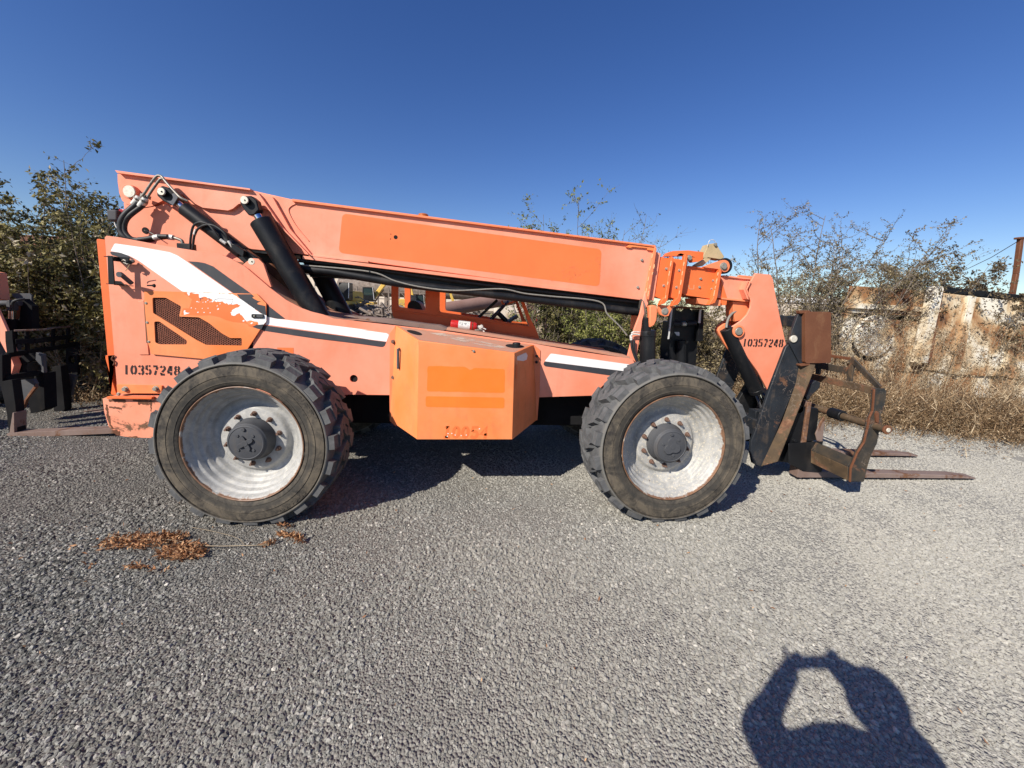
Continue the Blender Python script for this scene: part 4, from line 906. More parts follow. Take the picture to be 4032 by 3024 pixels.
# hoses and pipes beneath the boom
TP('hose_tray', [(-1.758,2.134),(1.694,1.841),(1.687,1.701),(1.067,1.759),(-0.174,1.875),(-0.917,1.928),(-1.507,1.945),(-1.668,1.938)], 1.10, 1.34, BLACK, 0)
k = MB(); k.tube([(-1.922,1.02,2.017)] + [(-1.442,1.04,1.994),(-0.809,1.04,1.911),(0.521,1.04,1.806),(1.66,1.04,1.716)], .040, 14); TM(k, 'extension_cylinder', BLACK, 0)
TH_hose('cable', [(-1.694,1,2.039),(-1.076,1,2.007),(-0.833,1,1.928),(-0.57,1,1.879),(-0.254,1,1.861),(0.185,1,1.895),(0.427,1,1.86),(0.688,1,1.843),(1.184,1,1.811),(1.276,0.98,1.689),(1.404,0.96,1.573),(1.488,0.95,1.48)], .008, CABLE)
TH_hose('hose', [(-1.742,1.04,2.085),(-1.174,1.06,2.048),(-0.174,1.06,1.95),(1.055,1.06,1.855),(1.66,1.06,1.817)], .018, HOSE)
TB('cable_clip', [(-1.073,2.006)][0], 1.0, .008, BLACK, .01)

# ---- lift arm tower, pins, cylinders
TP('boom_tower_plate', [(-3.211,2.517),(-3.015,2.484),(-2.852,2.526),(-2.725,2.435),(-2.587,2.32),(-2.397,2.2),(-2.195,2.02),(-2,1.823),(-2.016,1.723),(-2.482,1.88),(-2.912,2.033),(-3.195,2.121)], .99, 1.02, PINK, .003)
TP('boom_tower_plate', [(-3.211,2.517),(-3.015,2.484),(-2.852,2.526),(-2.725,2.435),(-2.587,2.32),(-2.397,2.2),(-2.195,2.02),(-2,1.823),(-2.016,1.723),(-2.482,1.88),(-2.912,2.033),(-3.195,2.121)], 1.46, 1.49, PINK, .003)
TP('cylinder_bracket', [(-2.126,1.988),(-2.081,2.031),(-2.026,2.066),(-1.978,2.064),(-1.937,2.024),(-1.874,1.818),(-1.909,1.819),(-2.002,1.905)], .79, .82, PINK, .003)
TP('boom_belly', [(-2.385,2.218),(-2.03,2.162),(-1.961,2.067),(-2.095,2.036),(-2.333,2.074)], 1.2, 1.24, BLACK, 0)
TP('belly_plate', [(-2.09,2.063),(-2.02,2.054),(-1.919,1.913),(-1.808,1.684),(-1.88,1.693),(-2.02,1.774),(-2.062,1.907)], 1.1, 1.3, BROWN, .02)
TM(MB().disc([(-3.12,2.604)][0], .062, .935, .99, 36), 'pivot_boss', PINK, .004)
TM(MB().disc([(-3.106,2.602)][0], .050, .925, .94, 36), 'pivot_pin_end', PIN, .003)
TB('boss_bolt', [(-3.12,2.55)][0], .985, .014, BLACK, .02)
def clevis(name, c, y0, y1, poly): return TP(name, poly, y0, y1, BLACK, .004)
LY = .90
a0_, a1_ = [(-1.994,0.9,2.404)][0], [(-1.491,0.9,1.513)][0]
k = MB(); k.tube([a0_, a1_], .098, 40); TM(k, 'lift_cylinder', BLACK, .006)
TM(MB().cyl([(-2.025,0.9,2.452)][0], a0_, .036, 24), 'cylinder_rod', CHROME)
TP('rod_clevis', [(-2.148,2.546),(-2.129,2.601),(-2.049,2.611),(-2.008,2.576),(-1.988,2.496),(-2.024,2.454),(-2.079,2.442),(-2.114,2.484)], .86, .94, BLACK, .008)
TM(MB().disc([(-2.092,2.565)][0], .034, .835, .99, 24), 'lift_pin', BLACK, .003)
TM(MB().disc([(-2.089,2.563)][0], .033, .822, .836, 24), 'lift_pin_end', PIN, .002)
TM(MB().disc([(-2.083,2.561)][0], .006, .819, .823, 12), 'pin_centre', HOLE)
b0_, b1_ = [(-1.672,1.52,2.093)][0], [(-1.446,1.52,1.435)][0]
k = MB(); k.tube([[(-1.899,1.52,2.332)][0], [(-1.485,1.52,1.503)][0]], .098, 32); TM(k, 'lift_cylinder', BLACK, .006)
# slave cylinder
k = MB(); k.tube([[(-2.617,0.87,2.472)][0], [(-2.144,0.87,2.111)][0]], .062, 32); TM(k, 'slave_cylinder', BLACK, .006)
TM(MB().cyl([(-2.673,0.87,2.521)][0], [(-2.615,0.87,2.47)][0], .026, 20), 'cylinder_rod', CHROME)
TP('rod_clevis', [(-2.807,2.559),(-2.807,2.611),(-2.76,2.645),(-2.709,2.632),(-2.647,2.573),(-2.651,2.515),(-2.7,2.486),(-2.769,2.524)], .83, .93, BLACK, .008)
TP('clevis_face', [(-2.681,2.58),(-2.658,2.588),(-2.632,2.554),(-2.679,2.483),(-2.725,2.517),(-2.715,2.526),(-2.687,2.527),(-2.673,2.552)], .824, .832, GREYD, .002)
TM(MB().disc([(-2.749,2.588)][0], .034, .80, .99, 24), 'slave_pin', BLACK, .003)
TM(MB().disc([(-2.741,2.587)][0], .031, .788, .802, 24), 'slave_pin_end', PIN, .002)
TM(MB().disc([(-2.734,2.585)][0], .007, .785, .789, 12), 'pin_centre', HOLE)
TP('base_clevis', [(-2.207,2.115),(-2.134,2.168),(-2.078,2.121),(-2.005,2.075),(-1.98,2.026),(-2.009,1.975),(-2.054,1.945),(-2.084,1.994),(-2.157,2.051)], .83, .91, BLACK, .008)
TM(MB().disc([(-2.041,2.036)][0], .034, .80, .84, 24), 'base_pin', BLACK, .003)
TM(MB().disc([(-2.036,2.036)][0], .029, .788, .802, 24), 'base_pin_end', PIN, .002)
TM(MB().disc([(-2.031,2.035)][0], .006, .785, .789, 12), 'pin_centre', HOLE)
# hoses over the rear
TH_hose('hydraulic_hose', [(-3.026,0.9,2.505),(-3.044,0.89,2.475),(-3.089,0.87,2.417),(-3.123,0.86,2.364),(-3.146,0.86,2.309),(-3.148,0.86,2.25),(-3.119,0.86,2.203),(-3.071,0.88,2.181),(-3.002,0.89,2.183)], .023, HOSE)
TH_hose('hydraulic_hose', [(-2.98,0.9,2.488),(-3.016,0.9,2.457),(-3.061,0.88,2.406),(-3.099,0.87,2.358),(-3.123,0.87,2.302),(-3.123,0.87,2.248),(-3.089,0.87,2.201),(-3.042,0.88,2.185),(-2.936,0.88,2.19),(-2.848,0.88,2.215),(-2.775,0.88,2.226)], .021, HOSE)
TH_hose('hydraulic_hose', [(-3.006,0.86,2.188),(-2.949,0.86,2.196),(-2.881,0.86,2.212),(-2.832,0.86,2.223),(-2.765,0.86,2.225)], .020, HOSE)
TM(MB().cyl([(-2.78,0.88,2.224)][0], [(-2.732,0.88,2.22)][0], .024, 16), 'hose_ferrule', PALE, .002)
TM(MB().cyl([(-2.879,0.86,2.206)][0], [(-2.837,0.86,2.219)][0], .0245, 16), 'hose_band', PALE, .002)
TH_hose('steel_elbow', [(-2.732,0.88,2.22),(-2.689,0.88,2.208),(-2.664,0.88,2.191),(-2.66,0.88,2.149)], .014, STEELG)
TM(MB().box(*[v for v in (lambda p: (p[0]-.05, p[0]+.07, .86, .93, p[2]-.04, p[2]+.03))([(-2.65,0.88,2.144)][0])]), 'hose_block', BLACK, .004)
for p, q in (([(-3.059,0.9,2.486)][0], [(-3.003,0.9,2.555)][0]), ([(-3.008,0.9,2.474)][0], [(-2.952,0.9,2.544)][0])):
    TM(MB().cyl(p, q, .024, 14), 'hose_ferrule', PALE, .003)
    d = (Vector(q)-Vector(p)); TM(MB().cyl(Vector(p)+d*.62, Vector(p)+d*.80, .030, 6), 'hose_nut', STEELG, .002)
TH_hose('steel_tube', [(-2.984,0.9,2.561),(-2.957,0.9,2.592),(-2.904,0.9,2.668),(-2.854,0.9,2.73),(-2.829,0.9,2.742),(-2.804,0.9,2.732),(-2.759,0.88,2.685),(-2.645,0.83,2.582),(-2.603,0.82,2.548),(-2.559,0.83,2.529)], .0105, STEELG)
TH_hose('steel_tube', [(-2.936,0.9,2.559),(-2.888,0.9,2.628),(-2.825,0.9,2.709),(-2.805,0.9,2.718),(-2.781,0.89,2.713)], .0105, STEELG)
TM(MB().beam([(-3.011,0.93,2.577)][0], [(-2.941,0.93,2.557)][0], .03, .03), 'tube_clamp', STEELG, .003)
TH_hose('small_hose', [(-2.576,0.84,2.124),(-2.546,0.82,2.236),(-2.504,0.8,2.32),(-2.432,0.78,2.348),(-2.366,0.78,2.329),(-2.318,0.78,2.268),(-2.283,0.8,2.203)], .0095, HOSE)
TH_hose('small_hose', [(-2.553,0.84,2.122),(-2.518,0.82,2.237),(-2.464,0.8,2.301),(-2.376,0.78,2.331),(-2.305,0.78,2.316),(-2.236,0.78,2.261),(-2.22,0.8,2.201),(-2.187,0.81,2.145)], .0095, HOSE)
for p, q in (([(-2.516,0.82,2.248)][0], [(-2.492,0.81,2.288)][0]), ([(-2.287,0.79,2.212)][0], [(-2.247,0.8,2.181)][0]), ([(-2.225,0.8,2.206)][0], [(-2.197,0.81,2.155)][0])):
    TM(MB().cyl(p, q, .013, 12), 'hose_ferrule', PALE, .002)
TP('cylinder_port_guard', [(-2.2,2.186),(-2.159,2.172),(-2.087,2.126),(-2.1,2.071),(-2.152,2.102),(-2.192,2.143)], .78, .82, BLACK, .004)
TM(MB().disc([(-3.046,2.285)][0], .028, .984, .9895, 20), 'wire_grommet', HOLE)
TH_hose('wire', [(-3.043,0.975,2.283),(-2.98,0.95,2.265),(-2.928,0.93,2.239)], .004, CABLE)
TM(MB().box(*(lambda p: (p[0]-.045, p[0]+.045, 1.15, 1.25, p[2]-.05, p[2]+.05))([(-3.456,1.2,2.432)][0])), 'work_lamp', GREYHUB, .015)
TM(MB().box(*(lambda p: (p[0]-.04, p[0]+.03, 1.2, 1.28, p[2]-.04, p[2]+.035))([(-3.396,1.2,2.465)][0])), 'tail_lamp', LENS, .008)
TH_hose('wire', [(-3.465,1.18,2.385),(-3.433,1.15,2.339),(-3.363,1.1,2.286),(-3.256,1,2.249)], .003, PALE)

# ---- front frame, jack cylinder, disc
TP('front_bracket', [(1.618,1.934),(1.633,1.853),(1.658,1.813),(1.63,1.74),(1.611,1.647),(1.606,1.522),(1.589,1.333),(1.591,1.206),(1.489,1.267),(1.538,1.562),(1.58,1.697)], .89, .92, PINK, .004)
TP('front_bracket_plate', [(1.628,1.678),(1.725,1.692),(1.749,1.546),(1.628,1.531)], 1.2, 1.24, PINKD, .003)
TP('hook_plate', [(1.648,1.783),(1.684,1.794),(1.721,1.787),(1.733,1.735),(1.733,1.654),(1.712,1.597),(1.67,1.572),(1.661,1.631)], .83, .90, PINKD, .010)
dc = [(1.624,0.95,1.75)][0]
k = MB(); dv = Vector((.985, -.10, .17)).normalized(); k.tube([Vector(dc)-dv*.004, Vector(dc)+dv*.004], .105, 36); TM(k, 'convex_disc', DISCM, .002)
TM(MB().cyl([(1.679,0.9,1.525)][0], [(1.718,0.9,1.081)][0], .076, 32), 'jack_cylinder', BLACK, .006)
TM(MB().tube([[(1.677,0.9,1.54)][0], [(1.679,0.9,1.523)][0], [(1.682,0.9,1.483)][0]], [.076, .080, .080], 32), 'jack_gland', BLACK, .003)
TM(MB().cyl([(1.655,0.9,1.669)][0], [(1.671,0.9,1.535)][0], .042, 20), 'jack_rod_boot', BLACK, .003)
TM(MB().disc([(1.661,1.519)][0], .018, .815, .83, 16), 'jack_port', HOLE)
TH_hose('steel_tube', [(1.574,0.84,1.497),(1.53,0.84,1.502),(1.493,0.84,1.497),(1.488,0.84,1.472)], .008, PALE)
TH_hose('steel_tube', [(1.572,0.84,1.524),(1.512,0.84,1.524),(1.487,0.84,1.508)], .007, PALE)
TM(MB().cyl([(1.486,0.84,1.492)][0], [(1.492,0.84,1.441)][0], .014, 10), 'hose_ferrule', PALE, .002)
TH_hose('small_hose', [(1.492,0.84,1.441),(1.504,0.84,1.369),(1.537,0.84,1.287),(1.575,0.84,1.215)], .011, HOSE)
TH_hose('small_hose', [(1.526,0.85,1.441),(1.529,0.85,1.369),(1.552,0.85,1.286),(1.596,0.85,1.203)], .011, HOSE)
# outrigger leg: black open-topped column
k = MB(); k.prism([(2.19,1.424),(2.206,1.78),(2.218,1.78),(2.203,1.418)], 1.40, 1.56); TM(k, 'outrigger_side_plate', BLACK, .003)
TP('outrigger_edge_plate', [(2.155,1.767),(2.174,1.768),(2.169,1.615),(2.165,1.424),(2.149,1.418)], 1.40, 1.415, LABEL, .002)
TP('outrigger_edge_plate', [(2.49,1.771),(2.512,1.772),(2.519,1.615),(2.492,1.614)], 1.40, 1.415, LABEL, .002)
TP('outrigger_column', [(2.216,1.447),(2.219,1.618),(2.573,1.624),(2.568,1.434),(2.575,0.883),(2.232,0.876)], 1.50, 1.72, BLACK, .006)
TP('outrigger_side_plate', [(2.511,1.772),(2.555,1.77),(2.581,1.406),(2.512,1.402),(2.513,1.571)], 1.42, 1.60, BLACK, .004)
TP('outrigger_head', [(2.227,1.751),(2.335,1.743),(2.363,1.774),(2.425,1.776),(2.46,1.747),(2.542,1.744),(2.548,1.63),(2.234,1.619)], 1.49, 1.51, BLACKW, .003)
TP('outrigger_top', [(2.203,1.786),(2.279,1.798),(2.455,1.793),(2.584,1.79),(2.581,1.776),(2.206,1.772)], 1.40, 1.70, BROWN, .003)
k = MB(); k.cyl([(2.193,1.44,1.599)][0], [(2.305,1.44,1.598)][0], .032, 20); k.cyl([(2.373,1.44,1.605)][0], [(2.484,1.44,1.616)][0], .030, 20); TM(k, 'outrigger_pin', BLACKW, .002)
TM(MB().cyl([(2.326,1.45,1.595)][0], [(2.373,1.45,1.596)][0], .022, 16), 'pin_spacer', PIN)
k = MB(); k.tube([[(2.341,1.46,1.408)][0], [(2.386,1.46,0.892)][0]], .055, 20); TM(k, 'outrigger_cylinder', BLACK, .003)
TP('warning_sticker', rounded([(2.262,1.499),(2.325,1.501),(2.333,1.453),(2.297,1.458)], .01, 2), 1.494, 1.4945, LABEL, 0)

# ---- boom head with carriage tilt cylinder
hp = [(2.877,2.171),(3.047,2.164),(3.081,2.118),(3.124,1.978),(3.205,1.75),(3.326,1.429),(3.293,1.268),(3.243,1.019)] + [(3.195,0.902),(3.177,0.924)] + [(3.036,1.124),(2.856,1.325),(2.719,1.478),(2.676,1.521),(2.672,1.56),(2.692,1.605),(2.735,1.634),(2.788,1.675),(2.839,1.737),(2.867,1.815),(2.863,1.881),(2.836,1.945),(2.823,2.031),(2.842,2.097)]
head_plate = TP('boom_head_plate', hp, 1.075, 1.10, PINK, .004)
TP('boom_head_plate', hp, 1.34, 1.365, PINKD, .004)
TP('head_gusset', [(2.901,1.883),(3.064,1.889),(3.229,1.557),(3.064,1.438),(2.895,1.726)], 1.12, 1.32, PINKD, .002)
k = MB(); k.prism([(2.772,2.082),(2.798,2.089),(2.772,1.996),(2.812,1.917),(2.823,1.89),(2.799,1.9),(2.749,1.995)], 1.05, 1.13); k.prism([(2.813,2.089),(2.825,2.086),(2.79,1.997),(2.828,1.917),(2.82,1.914),(2.776,1.996)], 1.05, 1.13); TM(k, 'head_collar', PINK, .003)
TM(MB().lathe([(.045, 0), (.066, 0), (.066, .03), (.045, .03)], ([(2.748,1.554)][0][0], 1.045, [(2.748,1.554)][0][1]), 40, True), 'pin_boss', PINKD, .003)
TM(MB().disc([(2.741,1.555)][0], .041, 1.03, 1.09, 28), 'head_pin_end', ZINC, .004)
stencil('10357248', *[(2.818,1.39),(3.295,1.397),(2.821,1.475)], 1.0745, STENCIL, head_plate, slant=0.0)
TP('linkage_arm', [(2.585,1.549),(2.595,1.583),(2.65,1.625),(2.682,1.635),(2.694,1.604),(2.647,1.551),(2.659,1.5),(2.731,1.341),(2.675,1.408),(2.596,1.521)], 1.16, 1.19, PINKD, .004)
TP('linkage_arm', [(2.83,1.684),(2.87,1.709),(2.988,1.701),(2.994,1.655),(2.843,1.626)], 1.16, 1.30, ORANGE, .004)
cA, cB = [(2.658,1.13,1.579)][0], [(3.103,1.13,0.871)][0]
k = MB(); k.tube([cA, cB], .070, 32); k.tube([Vector(cB)+(Vector(cA)-Vector(cB)).normalized()*.05, cB], .074, 32); TM(k, 'tilt_cylinder', BLACK, .006)
TM(MB().cyl(cB, [(3.201,1.13,0.681)][0], .030, 20), 'tilt_rod', CHROME)
TM(MB().box(*(lambda p: (p[0]-.08, p[0]+.06, 1.06, 1.18, p[2]-.05, p[2]+.04))([(3.144,1.13,0.642)][0])), 'rod_eye', BLACKW, .008)
for i_, off in enumerate((0, .02)):
    TH_hose('hydraulic_hose', [Vector(p)+Vector((off, off, 0)) for p in [(2.637,1.1,1.585),(2.654,1.12,1.652),(2.69,1.14,1.713),(2.756,1.16,1.76),(2.857,1.18,1.78),(2.935,1.22,1.771)]], .013, HOSE if i_ else CABLE)

# ---- quick attach and fork carriage
TP('attach_side_plate', [(3.124,1.766),(3.211,1.785),(3.305,1.278),(3.214,1.262),(3.067,1.469),(3.081,1.587)], .73, .76, BLACKW, .004)
bm_ = [(3.087,1.468),(3.228,1.266),(3.221,1.071),(2.968,0.163),(2.861,0.205),(2.821,0.318),(2.809,0.445),(2.854,0.599),(2.932,0.97),(3.051,1.427)]
TP('attach_beam', bm_, .745, .78, BLACKW, .006)
# rusty flange bent back towards the viewer's right
e0 = [(3.219,0.745,1.262),(3.21,0.745,1.06),(3.118,0.745,0.662),(2.952,0.745,0.172)]; e1 = [(3.315,0.66,1.27),(3.3,0.66,1.183),(3.199,0.66,0.785),(3.06,0.66,0.26)]
k = MB(); n_ = len(e0)
k.add([Vector(p) for p in e0]+[Vector(p) for p in e1]+[Vector(p)+Vector((.012, .012, 0)) for p in e0]+[Vector(p)+Vector((.012, .012, 0)) for p in e1],
      [(i, i+1, n_+i+1, n_+i) for i in range(n_-1)]+[(2*n_+i, 3*n_+i, 3*n_+i+1, 2*n_+i+1) for i in range(n_-1)]+[(n_+i, n_+i+1, 3*n_+i+1, 3*n_+i) for i in range(n_-1)]+[(0, n_, 3*n_, 2*n_), (n_-1, 3*n_-1, 4*n_-1, 2*n_-1)])
TM(k, 'attach_flange', DUSTBLACK, .006)
TM(MB().disc([(3.104,1.514)][0], .036, .715, .74, 28), 'attach_pin_end', PIN, .004)
TM(MB().disc([(3.271,0.741)][0], .022, .80, .82, 20), 'lower_pin_end', GREYHUB, .004)
# brown channel across the top of the attachment
k = MB(); k.prism(rounded([(3.155,1.787),(3.425,1.794),(3.506,1.289),(3.231,1.278)], .022, 4), .685, .735)
TM(k, 'attach_channel', BROWN, .012)
TP('channel_lip', [(3.101,1.794),(3.214,1.801),(3.224,1.779),(3.116,1.766)], .70, .745, BROWN, .003)
TP('channel_lip', [(3.181,1.262),(3.283,1.281),(3.29,1.261),(3.19,1.246)], .69, .745, BROWN, .003)
TP('carriage_shade_plate', [(3.242,0.415),(3.629,0.447),(3.623,0.361),(3.669,0.197),(3.664,0.099),(3.442,0.118),(3.274,0.195)], .765, .775, BLACK, .004)  # black plate standing in for the shade over the fork heel
TM(MB().cyl([(2.883,0.8,0.26)][0], [(2.963,0.8,0.261)][0], .030, 20), 'pivot_bush', BROWN, .004)
# twin of the beam on the far side, and the dark body between
TP('attach_beam', bm_, 1.62, 1.65, BLACKW, .006)
TP('attach_side_plate', [(3.124,1.766),(3.211,1.785),(3.305,1.278),(3.214,1.262),(3.067,1.469),(3.081,1.587)], 1.62, 1.65, BLACKW, .004)
TM(MB().box(3.36, 3.46, .76, 1.65, 1.62, 1.74), 'cross_tube', BLACKW, .01)
TM(MB().box(3.02, 3.14, .78, 1.62, .42, .60), 'cross_tube', BLACKW, .01)
CX = 3.42
k = MB(); k.prism([(3.10, .20), (CX+.02, .16), (CX+.02, .86), (3.28, .95), (3.16, .70)], .84, .90); k.prism([(3.10, .20), (CX+.02, .16), (CX+.02, .86), (3.28, .95), (3.16, .70)], 1.50, 1.56); TM(k, 'carriage_hook_plate', BLACK, .006)
TP('shank_cover', [(3.598,0.712),(3.611,0.674),(3.62,0.428),(3.56,0.446),(3.529,0.522),(3.559,0.645)], .765, .78, FORK, .004)
TM(MB().cyl((3.34, .80, .78), (3.34, 1.62, .78), .045, 20), 'carriage_pivot', BLACK)
TP('carriage_clamp', [(3.409,1.053),(3.462,1.089),(3.515,1.069),(3.517,1.014),(3.447,0.944),(3.407,0.874),(3.372,0.915)], .78, .86, BLACKW, .008)
TP('carriage_body_plate', [(3.357,0.812),(3.548,0.788),(3.562,0.76),(3.578,0.442),(3.251,0.392),(3.242,0.589)], .80, .86, BLACK, .006)
TB('body_bolt', [(3.334,0.437)][0], .80, .020, BLACK, .016)
# end frame of the carriage: cranked plate
ep = [(3.612,1.105),(3.65,1.112),(3.722,1.111),(3.749,1.09),(3.758,1.009),(3.753,0.922),(3.733,0.859),(3.758,0.809),(3.763,0.767),(3.745,0.682),(3.745,0.584),(3.704,0.468),(3.687,0.351),(3.678,0.207),(3.667,0.2),(3.522,0.207),(3.507,0.337),(3.547,0.493),(3.598,0.595),(3.609,0.723),(3.611,0.84),(3.631,0.899)]
TP('carriage_end_plate', ep, .33, .35, RUSTBLACK, .004)
TP('carriage_end_plate', ep, 1.88, 1.90, RUSTBLACK, .004)
lip = [(3.522,0.207),(3.507,0.337),(3.547,0.493),(3.598,0.595),(3.609,0.723),(3.611,0.84),(3.631,0.899),(3.612,1.105)]
k = MB()
for i in range(len(lip)-1): k.beam((lip[i][0], .322, lip[i][1]), (lip[i+1][0], .322, lip[i+1][1]), .016, .012)
TM(k, 'end_plate_edge', BROWN, .002)
# bars running across the carriage
def cross(name, poly, y0, y1, mat, bv=.004): return TP(name, poly, y0, y1, mat, bv)
zb = [(3.522,0.207),(3.506,0.342),(3.527,0.424)]
cross('bottom_angle', [(zb[0][0], zb[0][1]), (zb[1][0], zb[1][1]), (zb[1][0]+.012, zb[1][1]), (zb[0][0]+.012, zb[0][1])], .35, 1.88, DUSTBLACK)
cross('bottom_angle_ledge', [(zb[1][0], zb[1][1]), (zb[2][0]+.02, zb[2][1]), (zb[2][0]+.02, zb[2][1]+.012), (zb[1][0], zb[1][1]+.012)], .35, 1.88, RUSTBLACK)
tb = [(3.635,1.051),(3.65,1.089)]
cross('top_bar', [(tb[0][0], tb[0][1]), (tb[0][0]+.03, tb[0][1]), (tb[0][0]+.03, tb[0][1]+.065), (tb[0][0], tb[0][1]+.065)], .35, 1.88, DUSTBLACK)
sh = [(3.728,0.749)][0]
TM(MB().cyl((sh[0]-.03, .24, sh[1]), (sh[0]-.03, 1.95, sh[1]), .034, 24), 'fork_shaft', DUSTBLACK)
TM(MB().disc((sh[0]-.02, sh[1]), .042, .225, .245, 28), 'shaft_collar', BROWN, .004)
TM(MB().disc((sh[0]-.02, sh[1]), .020, .218, .226, 20), 'shaft_end', PIN, .002)
TM(MB().lathe([(.0, 0)], n=3), 'x', None) if False else None
ky = [(3.664,0.864),(3.669,0.897),(3.684,0.897),(3.699,0.877),(3.712,0.789),(3.686,0.789)]
TP('keeper_tab', rounded(ky, .01, 3), .318, .33, BROWN, .003)
for y_ in (.66, 1.62): TM(MB().cyl((sh[0]-.03, y_, sh[1]), (sh[0]-.03, y_+.14, sh[1]), .055, 20), 'shaft_bush', BLACK, .006)
# load backrest: narrower frame above, with sloping side bars
ba = [(3.693,0.345,1.112),(3.774,0.74,1.328)]; bb = [(3.774,0.74,1.328),(3.793,0.98,1.299)]
k = MB(); k.beam(ba[0], ba[1], .02, .05); TM(k, 'backrest_slope_bar', RUSTBLACK, .003)
bz = ba[1][2]; bxx = ba[1][0]
k = MB(); k.beam(ba[1], (bxx, 1.48, bz), .02, .03); TM(k, 'backrest_top_bar', BROWN, .003)
TM(MB().box(bxx-.01, bxx+.01, .74, 1.48, bz-.16, bz-.09), 'backrest_middle_bar', RUSTBLACK, .003)
for y_ in (.70, 1.08, 1.45): TM(MB().box(bxx-.012, bxx+.012, y_, y_+.05, tb[0][1]+.05, bz), 'backrest_upright', RUSTBLACK, .003)
k = MB(); k.beam((ba[0][0], 1.88, ba[0][2]), (bxx, 1.48, bz), .02, .05); TM(k, 'backrest_slope_bar', RUSTBLACK, .003)
# forks
def fork(par, name, x0, x1, y, w, zs, mat, hx=None):
    k = MB()
    top = [(x0, .105), (x0+.35, .10), (x1-.25, .062), (x1, .035)]; bot = [(x1, .020), (x1-.25, .025), (x0+.2, .035), (x0, .035)]
    k.prism(top+bot, y, y+w)
    k.box(x0-.045, x0, y, y+w, .035, zs)
    return k
fx0 = CX+.03
k = fork(TH, 'fork', fx0, 5.53, .78, .115, .86, FORK); TM(k, 'fork', FORK, .006)
k = fork(TH, 'fork', fx0, 5.60, 1.42, .115, .86, FORK); TM(k, 'fork', FORK, .006)

# ---- cab on the far side
CY_ = 1.66
zf = lambda l: l
cab_out = [(-1.025,1.97),(-1.019,1.628),(-1.002,1.56),(-0.95,1.51),(-0.623,1.461),(0.694,1.317),(0.691,1.382),(0.647,1.484),(0.591,1.572),(0.505,1.772),(0.421,1.957),(0.339,2.102)]
w1 = [(-0.941,1.974),(-0.946,1.67),(-0.637,1.639),(-0.645,1.888),(-0.645,1.962)]
w2 = [(-0.484,1.956),(-0.479,1.629),(0.002,1.579),(0.575,1.501),(0.51,1.658),(0.452,1.808),(0.37,1.955),(0.317,2.027)]
cabtop = 2.46
co = [(cab_out[0][0], cabtop)]+cab_out[1:-1]+[(cab_out[-1][0]-.12, cabtop)]
W1 = rounded([(w1[0][0], cabtop-.12)]+w1[1:3]+[(w1[3][0], cabtop-.12)], .03, 3)
W2 = rounded([(w2[0][0], cabtop-.12)]+w2[1:6]+[(w2[6][0]-.12, cabtop-.12)], .03, 3)
TP('cab_side', co, CY_, CY_+.04, ORANGE, .006, [W1, W2])
far = 2.44
TP('cab_side', [(a, b) for a, b in co], far, far+.04, ORANGE, .004, [W1, [(a, b) for a, b in W2]])
xs = [p[0] for p in co]
TM(MB().box(min(xs), max(xs)-.35, CY_-.005, far+.045, cabtop, cabtop+.05), 'cab_roof', ORANGE, .01)
cz = co[3][1]
TM(MB().box(min(xs)+.02, max(xs)-.1, CY_+.02, far+.02, .95, 1.40), 'cab_floor', ORANGE, .006)
TP('cab_sill_rib', [(-1.002,1.635),(0.58,1.498),(0.581,1.485),(-1.003,1.622)], 1.645, 1.66, ORANGE, .003)
p_ = [(-0.297,1.755),(0.421,1.783)]
seat = [(-0.891,1.571),(-0.894,1.692),(-0.865,1.74),(-0.812,1.751),(-0.752,1.724),(-0.711,1.645),(-0.697,1.578)]
TP('seat_back', rounded([(a, b) for a, b in seat]+[(seat[-1][0], 1.35), (seat[0][0], 1.35)], .03, 3), 1.95, 2.25, HOSE, .03)
sw = Vector([(0.207,2.05,1.638)][0])
k = MB(); ax = Vector((-.75, 0, .66)).normalized(); u = Vector((0, 1, 0)); v_ = ax.cross(u)
rg = [sw+ax*.0+(u*math.cos(a*math.pi/12)+v_*math.sin(a*math.pi/12))*.19 for a in range(25)]
k.tube(rg, .015, 8, False); k.tube([sw-u*.19, sw+u*.19], .012, 6); k.tube([sw, sw-v_*.19], .012, 6)
TM(k, 'steering_wheel', HOSE, 0, 60)
TM(MB().cyl(sw, sw-ax*.35, .03, 10), 'steering_column', BLACK)
TM(MB().beam([(-0.026,2.1,1.57)][0], [(0.203,2.1,1.795)][0], .03, .035), 'lever', BLACK, .004)
TM(MB().beam([(0.339,2,1.528)][0], [(0.453,2,1.607)][0], .3, .03), 'dash_panel', GREYHUB, .004)
TH_hose('grab_rail', [(0.432,2,1.794),(0.351,2,1.76),(0.276,2,1.75),(0.254,2,1.79)], .013, AMBER)
gl = MB()
# ---- fire extinguisher strapped to the frame
FE = empty('fire_extinguisher', (0, 1.3, 1.45)); tag(FE, 'red fire extinguisher with silver label lying on top of the machine frame', 'fire extinguisher')
fa, fb_ = [Vector(p) for p in [(-0.312,1.25,1.517),(-0.036,1.25,1.497)]]
d = (fb_-fa).normalized(); r = .047
def FM(mb, name, mat, bv=0, sm=35):
    o = mb.obj(name, mat, None, bv, sm); o.parent = FE; o.matrix_parent_inverse = Matrix.Translation(-FE.location); return o
k = MB(); Ln = (fb_-fa).length
k.tube([fa-d*.004, fa, fa+d*.02, fb_-d*.03, fb_-d*.008, fb_], [r*.8, r*.93, r, r, r*.8, r*.45], 28); FM(k, 'cylinder_body', RED)
k = MB(); k.tube([fa+d*Ln*.28, fa+d*Ln*.72], r*1.012, 28, False); FM(k, 'label_wrap', LABEL)
ux = d; n0 = Vector((0, -1, 0)); n0 = (n0-ux*n0.dot(ux)).normalized(); vz = ux.cross(n0)
if vz.z < 0: vz = -vz
